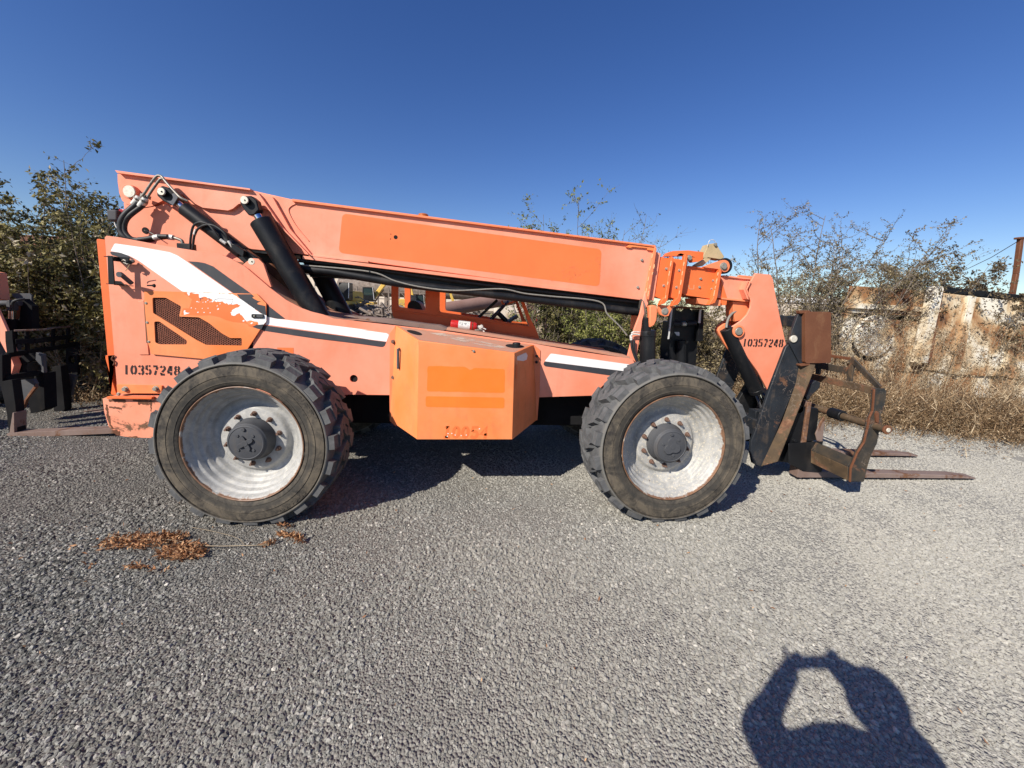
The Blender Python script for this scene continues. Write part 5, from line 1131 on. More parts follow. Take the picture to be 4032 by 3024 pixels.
def onc(s, a, lift=1.02): return fa+ux*s+n0*math.cos(a)*r*lift+vz*math.sin(a)*r*lift
k = MB()
for s in (0, 1, 2): k.add([onc(Ln*(.50+s*.045), -.75), onc(Ln*(.52+s*.045), -.75), onc(Ln*(.52+s*.045), -.1), onc(Ln*(.50+s*.045), -.1)], [(0, 1, 2, 3)])
k.add([onc(Ln*.485, -.10), onc(Ln*.625, -.10), onc(Ln*.625, .02), onc(Ln*.485, .02)], [(0, 1, 2, 3)]); FM(k, 'label_mark', WHITE, 0, 0)
k = MB()
for (s0, s1, a0, a1) in ((.31, .37, .4, .75), (.39, .46, .5, .62), (.50, .60, .45, .6), (.40, .45, .15, .28), (.53, .58, .2, .3), (.63, .69, .1, .7)): k.add([onc(Ln*s0, a0, 1.018), onc(Ln*s1, a0, 1.018), onc(Ln*s1, a1, 1.018), onc(Ln*s0, a1, 1.018)], [(0, 1, 2, 3)])
FM(k, 'label_print', GREYHUB, 0, 0)
k = MB(); k.tube([fa+d*Ln*.80, fa+d*Ln*.84], r*1.03, 28); FM(k, 'strap_band', BROWN, .001)
k = MB(); k.lathe([(.010, 0), (.014, 0), (.014, .004), (.010, .004)], tuple(onc(Ln*.82, .35, 1.06)), 4, True); FM(k, 'strap_buckle', BROWN, .001)
k = MB(); k.tube([fb_, fb_+d*.035], .018, 16); hb = fb_+d*.035
k.beam(hb+Vector((-.01, -.01, -.01)), hb+Vector((.045, -.02, -.045)), .02, .014); k.beam(hb+Vector((-.01, -.01, .01)), hb+Vector((.06, -.02, -.02)), .02, .010)
k.cyl(hb+Vector((.01, -.03, .01)), hb+Vector((.01, .0, .01)), .018, 14); FM(k, 'valve_head', PALE, .002)
k = MB(); k.beam(hb+Vector((-.06, -.03, -.035)), hb+Vector((.02, -.03, -.02)), .012, .018); FM(k, 'carry_handle', STEELG, .002)

# ------------------------------------------------------------------ second telehandler at the left edge
T2 = empty('telehandler', (-6.6, 2.5, 0)); tag(T2, 'second faded orange telehandler at the left edge, only its forks and boom head in view', 'telehandler')
def S2(mb, name, mat, bv=.004, sm=35):
    o = mb.obj(name, mat, None, bv, sm); o.parent = T2; o.matrix_parent_inverse = Matrix.Translation(-T2.location); return o
hp2 = [(-6.024,1.545),(-5.848,1.442),(-5.799,1.267),(-5.636,0.873),(-5.819,0.909),(-5.89,1.113),(-6.085,1.074)]
S2(MB().prism([(-6.112,1.668),(-5.841,1.616),(-5.793,1.445),(-5.729,1.22),(-5.672,0.986),(-5.594,0.734),(-5.75,0.636),(-5.791,0.649),(-5.793,0.876),(-5.764,0.917),(-5.835,1.112),(-6.004,0.897),(-6.253,0.624)], 2.28, 2.31), 'boom_head_plate', PINK)
S2(MB().prism([(-5.684,0.893),(-5.616,0.901),(-5.588,0.791),(-5.641,0.651),(-5.709,0.649)], 2.18, 2.26), 'boom_head_foot', PINK)
S2(MB().prism([(-5.891,1.545),(-5.867,1.566),(-5.822,1.581),(-5.806,1.555),(-5.726,1.49),(-5.748,1.186),(-6.058,1.176),(-6.018,1.301),(-5.938,1.29)], 2.58, 2.66), 'outrigger_column', SHADEBLACK)
S2(MB().prism([(-6.052,1.642),(-5.842,1.651),(-5.818,1.624),(-5.833,1.492),(-5.855,1.487),(-5.921,1.579),(-5.992,1.569),(-6.051,1.601)], 2.68, 2.70), 'outrigger_top_plate', GREYHUB)
S2(MB().cyl([(-6.054,2.55,1.516)][0], [(-5.825,2.55,1.524)][0], .035, 16), 'outrigger_pin', GREYHUB)
S2(MB().prism([(-5.918,1.53),(-5.896,1.558),(-5.871,1.565),(-5.88,1.458),(-5.863,1.459),(-5.847,1.559),(-5.831,1.54),(-5.844,1.433),(-5.918,1.43)], 2.48, 2.54), 'rod_clevis', GREYHUB)
S2(MB().cyl([(-5.903,2.52,1.43)][0], [(-5.919,2.52,1.315)][0], .028, 20), 'cylinder_rod', CHROME)
S2(MB().tube([[(-5.919,2.52,1.322)][0], [(-5.968,2.52,0.951)][0]], .05, 20), 'outrigger_cylinder', SHADEBLACK)
S2(MB().prism([(-5.841,1.533),(-5.828,1.54),(-5.883,1.319),(-5.898,1.313)], 2.54, 2.57), 'outrigger_edge_plate', BROWN)
hz = [(-5.89,2.5,1.458)][0]
o = hose('hydraulic_hose', [(-5.813,2.44,1.435),(-5.805,2.44,1.501),(-5.778,2.44,1.549),(-5.742,2.46,1.57),(-5.71,2.5,1.582)], .016, HOSE, None); o.parent = T2; o.matrix_parent_inverse = Matrix.Translation(-T2.location)
# carriage, its shade put into the dull black colour
S2(MB().prism([(-5.527,1.213),(-5.449,1.224),(-5.456,1.117),(-5.46,0.964),(-5.54,0.949),(-5.539,1.089)], 2.08, 2.11), 'backrest_end', SHADEBLACK)
for nm, poly in (('backrest_top_bar', ([(-5.45,2.1,1.22),(-5.337,2.2,1.224),(-5.525,2.5,1.203),(-5.924,3,1.18),(-5.999,3.3,1.177)])), ('backrest_middle_bar', ([(-5.451,2.1,1.091),(-5.353,2.2,1.091),(-5.867,2.9,1.036),(-6.015,3.3,1.027)])), ('backrest_lower_bar', ([(-5.568,2.1,0.929),(-5.558,2.3,0.936),(-5.746,2.7,0.923),(-6.004,3.4,0.913)]))):
    k = MB()
    for i in range(len(poly)-1): k.beam(poly[i], poly[i+1], .03, .02 if 'top' in nm else .06)
    S2(k, nm, FORK if 'top' in nm else SHADEBLACK, .003)
for a, b_ in (([(-5.397,2.18,1.214)][0], [(-5.442,2.2,0.971)][0]), ([(-5.924,3,1.175)][0], [(-5.966,3,0.919)][0]), ([(-6.02,3.3,1.176)][0], [(-6.062,3.3,0.922)][0])):
    S2(MB().beam(a, b_, .03, .03), 'backrest_upright', SHADEBLACK, .003)
S2(MB().prism([(-5.484,0.951),(-5.456,0.952),(-5.494,0.642),(-5.436,0.656),(-5.39,0.663),(-5.388,0.393),(-5.409,0.027),(-5.506,-0.014),(-5.495,0.262),(-5.508,0.443),(-5.525,0.622)], 1.96, 2.05), 'carriage_end_plate', SHADEBLACK)
S2(MB().prism([(-5.747,0.663),(-5.684,0.786),(-5.626,0.867),(-5.536,0.923),(-5.487,0.924),(-5.438,0.879),(-5.447,0.852),(-5.575,0.795),(-5.594,0.734),(-5.587,0.687),(-5.739,0.63)], 2.27, 2.31), 'swing_hook', SHADEBLACK)
S2(MB().prism([(-5.423,0.942),(-5.35,0.915),(-5.363,0.686),(-5.392,0.699),(-5.395,0.78),(-5.441,0.852)], 2.27, 2.31), 'swing_hook', GREYHUB)
S2(MB().prism([(-5.648,0.594),(-5.447,0.619),(-5.419,0.566),(-5.428,0.519),(-5.547,0.381),(-5.599,0.243),(-5.664,0.208),(-5.65,0.379)], 2.22, 2.26), 'swing_plate', GREYHUB)
S2(MB().prism([(-5.41,0.555),(-5.4,0.521),(-5.52,0.37),(-5.561,0.274),(-5.622,0.218),(-5.653,0.211),(-5.615,0.273),(-5.58,0.315),(-5.536,0.383)], 2.20, 2.23), 'swing_plate_edge', BROWN)
S2(MB().prism([(-5.664,0.643),(-5.556,0.645),(-5.59,0.175),(-5.671,0.13),(-5.763,0.114),(-5.781,0.286),(-5.698,0.459)], 2.45, 2.6), 'carriage_body', SHADEBLACK)
S2(MB().beam([(-5.478,2,0.68)][0], [(-5.664,2.6,0.639)][0], .05, .06), 'carriage_cross_bar', SHADEBLACK, .004)
S2(MB().prism([(-5.956,0.638),(-5.843,0.656),(-5.853,0.033),(-5.921,-0.079),(-6.001,-0.032)], 2.95, 3.05), 'fork_shank', SHADEBLACK)
S2(MB().prism([(-6.076,0.858),(-5.909,0.927),(-5.951,0.475),(-5.98,0.442),(-6.109,0.472)], 3.28, 3.32, [[(c[0]+.045*math.cos(a*math.pi/8), c[1]+.06*math.sin(a*math.pi/8)) for a in range(16)] for c in [(-6.014,0.684)]]), 'carriage_far_plate', SHADEBLACK)
S2(MB().prism([(-5.915,0.513),(-5.787,0.492),(-5.847,0.325),(-5.877,0.197),(-5.939,0.196)], 3.08, 3.12), 'carriage_link', GREYHUB)
S2(MB().prism([(-5.557,-0.008),(-5.412,0),(-5.428,-0.04),(-5.512,-0.06),(-5.545,-0.051)] if False else [(-5.5,0.017),(-5.463,0.037),(-5.4,0.278),(-5.383,0.278),(-5.412,0.037),(-4.326,0.103),(-4.332,0.036),(-5.443,-0.033),(-5.477,-0.033)], 1.93, 2.06), 'fork', FORK, .005)
S2(MB().prism([(-5.972,-0.024),(-5.2,0.02),(-5.207,-0.055),(-5.922,-0.087)], 2.95, 3.08), 'fork', FORK, .005)
S2(MB().prism([(-6.72,0.19),(-5.691,0.246),(-5.695,0.206),(-6.32,0.189),(-6.326,0.129),(-6.73,0.095)], 3.55, 3.68), 'ground_rail', SHADEBLACK, .005)
# body and front wheel of that machine, beyond the picture's edge
S2(MB().box(-10.6, -7.4, 2.2, 3.1, .95, 1.45), 'frame', PINK, .01)
S2(MB().prism([(-7.0, 1.4), (-6.2, 1.55), (-6.2, 1.9), (-10.5, 2.6), (-10.5, 2.1)], 2.4, 2.8), 'boom', PINK, .01)
for yy in (.95, 3.2):
    for xx, nm in ((-7.35, 'front_wheel'), (-10.65, 'rear_wheel')):
        S2(MB().lathe([(.20, 0), (.44, 0), (.47, -.02), (.6, -.02), (.65, .03), (.68, .2), (.65, .36), (.6, .41), (.44, .39), (.2, .3)], (xx, yy, .645), 40), nm, RUBBER, 0)
S2(MB().box(-9.6, -8.4, 1.1, 1.7, .6, 1.4), 'tank_guard', PINK, .01)

# ------------------------------------------------------------------ vegetation
rng = np.random.default_rng(11)
class Leaves:
    def __init__(s): s.p = []; s.t = []; s.sz = []; s.d = []; s.a = []
    def add(s, p, sz, t, d=None, asp=0):
        s.a.append(np.full(len(p), asp)); s.p.append(p); s.sz.append(sz); s.t.append(t); s.d.append(np.zeros_like(p) if d is None else d)
    def obj(s, name, mat, parent=None, aspect=0.45, droop=0.4, recalc=False):
        p = np.concatenate(s.p); sz = np.concatenate(s.sz); t = np.concatenate(s.t); dd = np.concatenate(s.d); n = len(p)
        a = rng.normal(size=(n, 3)); a[:, 2] -= droop; a += dd; a /= np.linalg.norm(a, axis=1)[:, None]
        b = rng.normal(size=(n, 3)); b -= (b*a).sum(1)[:, None]*a; b /= np.linalg.norm(b, axis=1)[:, None]
        c = np.cross(a, b)
        ap = np.concatenate(s.a); ap = np.where(ap > 0, ap, aspect)
        L_ = sz[:, None]; w_ = L_*ap[:, None]*0.5
        v = np.empty((n, 4, 3)); fold = c*w_*0.5
        v[:, 0] = p; v[:, 1] = p+a*L_*0.45+b*w_+fold; v[:, 2] = p+a*L_; v[:, 3] = p+a*L_*0.45-b*w_+fold
        idx = np.arange(n*4).reshape(n, 4)
        f = np.concatenate([idx[:, [0, 1, 2]], idx[:, [0, 2, 3]]])
        me = bpy.data.meshes.new(name); me.vertices.add(n*4); me.vertices.foreach_set('co', v.reshape(-1).astype(np.float32))
        me.loops.add(len(f)*3); me.loops.foreach_set('vertex_index', f.reshape(-1).astype(np.int32))
        me.polygons.add(len(f)); me.polygons.foreach_set('loop_start', (np.arange(len(f))*3).astype(np.int32))
        me.update(calc_edges=True)
        at = me.attributes.new('tint', 'FLOAT', 'POINT'); at.data.foreach_set('value', np.repeat(t, 4).astype(np.float32))
        me.materials.append(mat); o = bpy.data.objects.new(name, me); scn.collection.objects.link(o)
        if parent: o.parent = parent
        return o
def tubes_np(paths, name, mat, parent=None, n=4):
    V = []; F = []; k = 0
    for pts, r0, r1 in paths:
        m = len(pts)
        T = np.gradient(pts, axis=0); T /= np.linalg.norm(T, axis=1)[:, None]+1e-9
        u = np.cross(T, [0.3, 0.9, 0.1]); u /= np.linalg.norm(u, axis=1)[:, None]+1e-9; w_ = np.cross(T, u)
        r = np.linspace(r0, r1, m)[:, None, None]; a = np.arange(n)*2*math.pi/n
        ring = pts[:, None, :]+r*(u[:, None, :]*np.cos(a)[None, :, None]+w_[:, None, :]*np.sin(a)[None, :, None])
        V.append(ring.reshape(-1, 3)); i = np.arange(m-1)[:, None]; j = np.arange(n)[None, :]
        q = np.stack([k+i*n+j, k+i*n+(j+1) % n, k+(i+1)*n+(j+1) % n, k+(i+1)*n+j], -1).reshape(-1, 4); F.append(q); k += m*n
    V = np.concatenate(V); F = np.concatenate(F)
    me = bpy.data.meshes.new(name); me.vertices.add(len(V)); me.vertices.foreach_set('co', V.reshape(-1).astype(np.float32))
    me.loops.add(len(F)*4); me.loops.foreach_set('vertex_index', F.reshape(-1).astype(np.int32))
    me.polygons.add(len(F)); me.polygons.foreach_set('loop_start', (np.arange(len(F))*4).astype(np.int32)); me.update(calc_edges=True)
    me.polygons.foreach_set('use_smooth', [True]*len(F)); me.materials.append(mat)
    o = bpy.data.objects.new(name, me); scn.collection.objects.link(o)
    if parent: o.parent = parent
    return o
def curve(p, d, L_, m, wob, up):
    pts = [np.array(p, float)]; d = np.array(d, float); d /= np.linalg.norm(d)
    for i in range(m):
        d = d+rng.normal(size=3)*wob+np.array([0, 0, up]); d /= np.linalg.norm(d); pts.append(pts[-1]+d*L_/m)
    return np.array(pts)
def shrub(name, label, cat, base, height, spread, stems=8, twigs=10, sub=5, leaf=.05, lpt=9, mat=None, lean=(.15, 0), tint=(.2, .9), group='wild shrubs along the edge of the gravel', low=.15, r=.016, bark=None, dense=0, aspect=.5, up=.03, minlen=.25, stem_frac=(.6, 1.0), trunk=0.0):
    root = empty(name, (base[0], base[1], 0)); tag(root, label, cat, group)
    paths = []; lv = Leaves()
    for s in range(stems):
        ang = rng.uniform(0, 2*math.pi); off = rng.uniform(0, spread*.35)
        p0 = [off*math.cos(ang), off*math.sin(ang), 0]
        Ls = height*rng.uniform(*stem_frac)*1.05
        tilt = spread/height*rng.uniform(.1, 1.0)
        d0 = [math.cos(ang)*tilt+lean[0], math.sin(ang)*tilt+lean[1], 1]
        if trunk: p0 = [0.05*math.cos(ang), 0.05*math.sin(ang), 0]
        st = curve(p0, d0, Ls, 12, .06, up); paths.append((st, r*rng.uniform(.7, 1.3), r*.22))
        for t_ in range(twigs):
            f = low+(1-low)*(t_+rng.random())/twigs; i = f*12; i0 = min(int(i), 11); p = st[i0]+(st[i0+1]-st[i0])*(i-i0)
            a2 = rng.uniform(0, 2*math.pi); Lt = height*rng.uniform(.12, .30)*(1.15-f*.6)+minlen*.3
            tw = curve(p, [math.cos(a2)+lean[0], math.sin(a2)+lean[1], rng.uniform(.2, 1.1)], Lt, 7, .13, .05); paths.append((tw, r*.30, r*.08))
            for u_ in range(sub):
                j = rng.integers(1, 8); a3 = rng.uniform(0, 2*math.pi); Lu = Lt*rng.uniform(.2, .5)
                sb = curve(tw[j], [math.cos(a3), math.sin(a3), rng.uniform(-.1, 1.0)], Lu, 4, .15, .03); paths.append((sb, r*.13, r*.05))
                q = rng.random(lpt)*4; q0 = np.minimum(q.astype(int), 3); pp = sb[q0]+(sb[q0+1]-sb[q0])*(q-q0)[:, None]
                pp = pp+rng.normal(size=pp.shape)*leaf*.35
                cl = rng.uniform(*tint)
                lv.add(pp, leaf*rng.uniform(.55, 1.25, lpt), np.clip(cl+rng.normal(size=lpt)*.16, 0, 1))
            q = rng.random(lpt)*7; q0 = np.minimum(q.astype(int), 6); pp = tw[q0]+(tw[q0+1]-tw[q0])*(q-q0)[:, None]
            lv.add(pp+rng.normal(size=pp.shape)*leaf*.25, leaf*rng.uniform(.6, 1.2, lpt), np.clip(rng.uniform(*tint)+rng.normal(size=lpt)*.16, 0, 1))
    tubes_np(paths, 'stems', bark or BARK, root); lv.obj('foliage', mat or LEAFG, root, aspect)
    return root
tops = dict()
# left thicket
LG = 'tall leafy shrubs behind the machines on the left'
shrub('shrub', 'tall olive green shrub behind the rear of the machine, its top reaching above the boom', 'shrub', (-6.65, 4.3), 3.6, .85, 14, 14, 6, .07, 8, LEAFG, (.02, 0), (.15, .75), LG, low=.05)
shrub('shrub', 'tall dark olive shrub with arching tips, second from the left edge', 'shrub', (-7.6, 4.5), 3.4, 1.0, 13, 14, 6, .075, 9, LEAFG, (.06, 0), (.1, .7), LG, low=.05)
shrub('shrub', 'leafy shrub at the left picture edge with sprigs against the sky', 'shrub', (-8.5, 4.6), 3.45, 1.2, 13, 13, 6, .065, 10, LEAFG, (.05, 0), (.1, .7), LG, low=.05)
shrub('shrub', 'low yellowish green shrub just behind the orange rear door', 'shrub', (-5.6, 4.0), 2.35, .9, 14, 13, 6, .075, 13, LEAFG, (0, 0), (.35, .95), LG, low=.02)
shrub('shrub', 'dense middle-height shrub behind the second machine with pale leaves', 'shrub', (-6.9, 3.9), 2.5, 1.0, 15, 13, 6, .075, 13, LEAFG, (0, 0), (.25, 1.0), LG, low=.02)
shrub('shrub', 'dense brownish shrub behind the black outrigger at the left', 'shrub', (-8.2, 4.1), 2.4, 1.1, 13, 12, 6, .075, 12, LEAFB, (0, 0), (.2, .9), LG, low=.02)
shrub('bare_shrub', 'tangled bare twigs between the left machine and the green shrubs', 'shrub', (-6.1, 3.7), 1.55, .8, 16, 12, 5, .05, 1, LEAFB, (.2, 0), (.3, .9), None, low=.05, bark=TWIG)
# centre
CG = 'slender saplings showing over the boom'
shrub('sapling', 'short leafy sapling tips just above the middle of the boom', 'sapling', (.95, 5.0), 3.65, .75, 9, 10, 5, .055, 6, LEAFF, (.0, 0), (.1, .75), CG, low=.35, r=.012)
shrub('sapling', 'leafy sapling with bushy green tip above the right half of the boom', 'sapling', (1.75, 5.0), 3.8, .65, 10, 11, 5, .055, 7, LEAFF, (.05, 0), (.1, .8), CG, low=.35, r=.013)
shrub('sapling', 'nearly bare sapling leaning right above the boom end', 'sapling', (2.55, 5.2), 4.0, .8, 8, 9, 5, .045, 2, LEAFF, (.22, 0), (.1, .7), CG, low=.35, r=.014)
shrub('sapling', 'thin sprigs showing between boom end and boom head', 'sapling', (4.5, 5.2), 3.0, .7, 6, 8, 4, .045, 3, LEAFF, (.1, 0), (.1, .6), CG, low=.3, r=.012)
HG = 'scrubby bushes seen under the boom'
shrub('bush', 'bright yellow-green bush in the gap under the boom', 'bush', (2.15, 4.5), 2.05, .75, 15, 12, 6, .050, 13, LEAFF, (0, 0), (.3, 1.0), HG, low=.02)
shrub('bush', 'dark leafy bush under the boom beside the two brown posts', 'bush', (1.45, 5.0), 2.3, .7, 13, 12, 6, .055, 12, LEAFG, (0, 0), (.05, .6), HG, low=.02)
shrub('bush', 'dull green bush behind the front jack cylinder', 'bush', (3.1, 4.6), 2.2, .85, 15, 13, 6, .05, 12, LEAFG, (0, 0), (.2, .9), HG, low=.02)
shrub('bush', 'brown and green bush between the outrigger column and the boom head', 'bush', (4.15, 4.5), 2.05, .85, 15, 13, 6, .05, 12, LEAFB, (0, 0), (.2, .9), HG, low=.02)
shrub('bush', 'drying bush behind the tilt cylinder', 'bush', (5.1, 4.5), 1.8, .9, 15, 12, 6, .045, 12, LEAFB, (0, 0), (.2, 1.0), HG, low=.02)
# right
RG = 'drying shrubs in front of the rusty steel wall'
shrub('tree', 'multi-stemmed tree with drying olive leaves rising behind the boom head', 'tree', (7.0, 5.3), 4.2, 1.5, 12, 15, 7, .044, 9, LEAFB, (.08, 0), (.15, .75), None, low=.28, r=.024)
shrub('tree', 'sparse tree with long arching tips leaning right over the rusty wall', 'tree', (7.9, 5.6), 3.9, 1.5, 9, 13, 6, .042, 8, LEAFB, (.38, 0), (.15, .8), None, low=.30, r=.02)
shrub('shrub', 'thin twiggy shrub with drooping pods right behind the boom head', 'shrub', (6.2, 5.0), 3.1, .8, 11, 11, 5, .055, 5, LEAFB, (0, 0), (.3, .8), RG, low=.1, bark=TWIG)
shrub('shrub', 'dark purplish shrub standing above the rusty wall near the right edge', 'shrub', (10.3, 5.8), 3.3, 1.1, 10, 11, 5, .065, 8, LEAFD, (.12, 0), (.1, .8), RG, low=.1)
shrub('shrub', 'rounded brown shrub behind the wall, left of its leaning post', 'shrub', (8.9, 6.0), 2.9, 1.2, 14, 12, 6, .06, 11, LEAFB, (0, 0), (.1, .7), RG, low=.1)
shrub('shrub', 'dark shrub at the right picture edge beneath the steel post', 'shrub', (12.0, 5.6), 3.2, 1.4, 14, 13, 6, .07, 11, LEAFD, (0, 0), (.1, .8), RG, low=.1)
for i, (x, y, h, lab) in enumerate(((7.3, 4.15, 1.7, 'wiry drying shrub in front of the left end of the rusty wall'), (8.0, 3.95, 1.9, 'wiry shrub growing up across the round hatch in the rusty wall'), (8.8, 3.75, 1.7, 'wiry shrub at the foot of the leaning pale post'), (9.6, 3.45, 1.8, 'greenish wiry shrub in front of the right steel panel'), (10.6, 3.1, 1.8, 'wiry drying shrub in front of the wall by the right edge'))):
    shrub('shrub', lab, 'shrub', (x, y), h*1.12, .95, 20, 9, 4, .036, 3, STRAW, (.08, 0), (.3, 1.0), 'wiry shrubs growing against the rusty wall', low=.05, r=.007, bark=TWIG)
def weeds(name, pts, n, hmin, hmax, width, mat, leafy=.5, lsz=.05, stalk=.003):
    lv = Leaves(); paths = []
    P_ = np.array(pts, float); seg = np.linalg.norm(np.diff(P_, axis=0), axis=1); cum = np.r_[0, np.cumsum(seg)]
    for i in range(n):
        s = rng.random()*cum[-1]; k = min(np.searchsorted(cum, s, side='right')-1, len(seg)-1); f = (s-cum[k])/seg[k]
        d = (P_[k+1]-P_[k])/seg[k]; nn = np.array([-d[1], d[0]]); o = abs(rng.normal())*width*.5-.15*rng.random()
        b = P_[k]+d*seg[k]*f+nn*o
        h = rng.uniform(hmin, hmax)*(0.35+0.65*min(1, max(0, o/width*2)))
        st = curve([b[0], b[1], 0], [rng.normal()*.5, rng.normal()*.5, 1], h, 5, .28, -.04)
        m = int(4+leafy*26*h)
        q = rng.random(m)*5; q0 = np.minimum(q.astype(int), 4); pp = st[q0]+(st[q0+1]-st[q0])*(q-q0)[:, None]+rng.normal(size=(m, 3))*.03
        lv.add(pp, lsz*rng.uniform(.5, 1.5, m), np.clip(rng.uniform(.1, .9)+rng.normal(size=m)*.15, 0, 1)); paths.append((st, stalk, stalk*.5))
    # stalks are thin blades in the same leaf mesh
    for st, a, b in paths:
        m = len(st)-1; lv.add(st[:-1], np.full(m, np.linalg.norm(st[1]-st[0])*1.1), np.full(m, rng.uniform(.4, 1.0)), (st[1:]-st[:-1])*200, .05)
    o = lv.obj(name, mat, None, .38, .1); tag(o, kind='stuff'); return o
weeds('dry_weeds', [(12.6, 1.5), (8.9, 2.85), (7.5, 3.45), (6.1, 4.15), (5.2, 4.5)], 12000, .15, 1.05, 1.35, STRAW, 1.0, .030)
weeds('dry_weeds', [(5.4, 4.4), (4.4, 4.6), (3.2, 4.9), (1.2, 5.2)], 3500, .2, .65, .9, STRAW, 1.0, .03)
shrub('shrub', 'dense brown leafy shrub rising behind the wall, right of the leaning post', 'shrub', (10.2, 6.4), 3.0, 1.3, 14, 12, 6, .06, 10, LEAFB, (0, 0), (.1, .75), RG, low=.3)
shrub('shrub', 'olive shrub above the wall between the leaning post and the steel post', 'shrub', (11.4, 6.6), 3.15, 1.2, 13, 12, 6, .06, 10, LEAFG, (.1, 0), (.1, .7), RG, low=.3)
weeds('reddish_weeds', [(9.9, 2.55), (8.9, 2.95), (8.3, 3.2)], 500, .08, .3, .3, REDW, .8, .04)
weeds('dry_weeds', [(-5.2, 4.0), (-7, 3.9), (-9, 3.9)], 1300, .1, .45, .7, STRAW, .6, .045)
wp = []
for (x, y) in ((9.2, 3.0), (9.0, 3.1)):
    wp.append((curve([x, y, .1], [.9, .1, .8], 1.6, 9, .06, .02), .012, .004)); wp.append((curve([x, y, .1], [.1, 0, 1], 1.0, 9, .1, -.0), .010, .004))
o = tubes_np(wp, 'dead_stalks', TWIG); tag(o, 'pale dead stalks leaning in the weeds near the right edge', 'dead stalks')

# dead weed raked up by the rear wheel
def dead_clump(label, blobs, n, stems, rootp):
    root = empty('dead_weed', (rootp[0], rootp[1], 0)); tag(root, label, 'dead weed')
    lv = Leaves(); tot = sum(b[5] for b in blobs)
    for cx_, cy_, rx, ry, hh, wt in blobs:
        m = int(n*wt/tot); a = rng.uniform(0, 2*math.pi, m); rr = np.sqrt(rng.random(m))
        e = 1-rr**2
        p = np.stack([cx_-rootp[0]+rx*rr*np.cos(a), cy_-rootp[1]+ry*rr*np.sin(a), .012+rng.random(m)*hh*(e+.15)], -1)
        lv.add(p, rng.uniform(.015, .045, m), rng.random(m), np.stack([rng.normal(size=m)*1.5, rng.normal(size=m)*.7, rng.normal(size=m)*.2], -1))
    lv.obj('leaves', DEADL, root, .35, .0)
    if stems: tubes_np([(np.array([(x-rootp[0], y-rootp[1], z) for x, y, z in st]), r_, r_*.6) for st, r_ in stems], 'stalks', TWIG, root)
    return root
dl = [(-2.427,-0.198,0),(-2.228,-0.19,0),(-2.329,-0.188,0),(-1.974,-0.305,0),(-1.913,-0.352,0),(-2.155,-0.153,0),(-2.139,-0.465,0),(-1.985,-0.49,0)]
b1 = [(dl[0][0], dl[0][1], .16, .085, .03, 3), (dl[1][0], dl[1][1], .18, .09, .035, 4), (dl[3][0], dl[3][1], .14, .09, .035, 4), (dl[4][0], dl[4][1], .11, .06, .03, 2), (dl[5][0], dl[5][1], .12, .06, .02, 1), (dl[6][0], dl[6][1], .07, .022, .015, .5), (dl[7][0], dl[7][1], .06, .02, .008, .15), ([(-2.428,-0.442,0)][0][0], [(-2.428,-0.442,0)][0][1], .03, .01, .008, .1)]
b1.append((dl[1][0]+.1, dl[1][1], .75, .30, .006, .35))
s1 = [([tuple((a, b, .02)) for a, b, c in [tuple(v) for v in smooth_path([(-2.091,-0.043,0),(-1.951,-0.083,0),(-1.768,-0.147,0),(-1.673,-0.194,0),(-1.61,-0.252,0)], 3)]], .0022), ([tuple((a, b, .02)) for a, b, c in [tuple(v) for v in smooth_path([(-1.918,-0.264,0),(-1.755,-0.274,0),(-1.614,-0.271,0),(-1.441,-0.268,0)], 3)]], .004), ([tuple((a, b, .03)) for a, b, c in [tuple(v) for v in smooth_path([(-2.591,-0.132,0),(-2.377,-0.199,0),(-2.16,-0.204,0),(-1.918,-0.264,0)], 3)]], .003), ([tuple((a, b, .025)) for a, b, c in [tuple(v) for v in smooth_path([(-1.929,-0.329,0),(-1.831,-0.371,0),(-1.789,-0.383,0)], 3)]], .0018)]
dead_clump('heap of dried orange-brown weed on the gravel in front of the rear wheel', b1, 1500, s1, (dl[1][0], dl[1][1]))
dr_ = [(-1.317,-0.155,0),(-1.248,-0.209,0),(-1.407,-0.127,0),(-1.438,-0.218,0),(-1.446,-0.013,0),(-1.469,-0.243,0)]
dead_clump('small dried orange-brown weed sprig at the foot of the rear tyre', [(dr_[0][0], dr_[0][1], .045, .03, .02, 2), (dr_[1][0], dr_[1][1], .03, .02, .02, 1), (dr_[2][0], dr_[2][1], .04, .02, .015, 1.5), (dr_[3][0], dr_[3][1], .04, .015, .01, .8), (dr_[4][0], dr_[4][1], .05, .02, .015, 1.2), (dr_[5][0], dr_[5][1], .03, .01, .01, .5)], 260, [([tuple((a, b, .02)) for a, b, c in [tuple(v) for v in smooth_path([(-1.464,-0.28,0),(-1.449,-0.166,0),(-1.439,-0.028,0)], 3)]], .002)], (dr_[0][0], dr_[0][1]))

lv = Leaves(); m = 420
px_ = np.stack([rng.uniform(-4.5, 6.0, m), rng.uniform(-2.0, 3.0, m), rng.uniform(.006, .014, m)], -1)
lv.add(px_, rng.uniform(.012, .035, m), rng.random(m), np.stack([rng.normal(size=m)*2, rng.normal(size=m)*2, rng.normal(size=m)*.1], -1))
o = lv.obj('leaf_litter', DEADL, None, .35, 0); tag(o, kind='stuff')
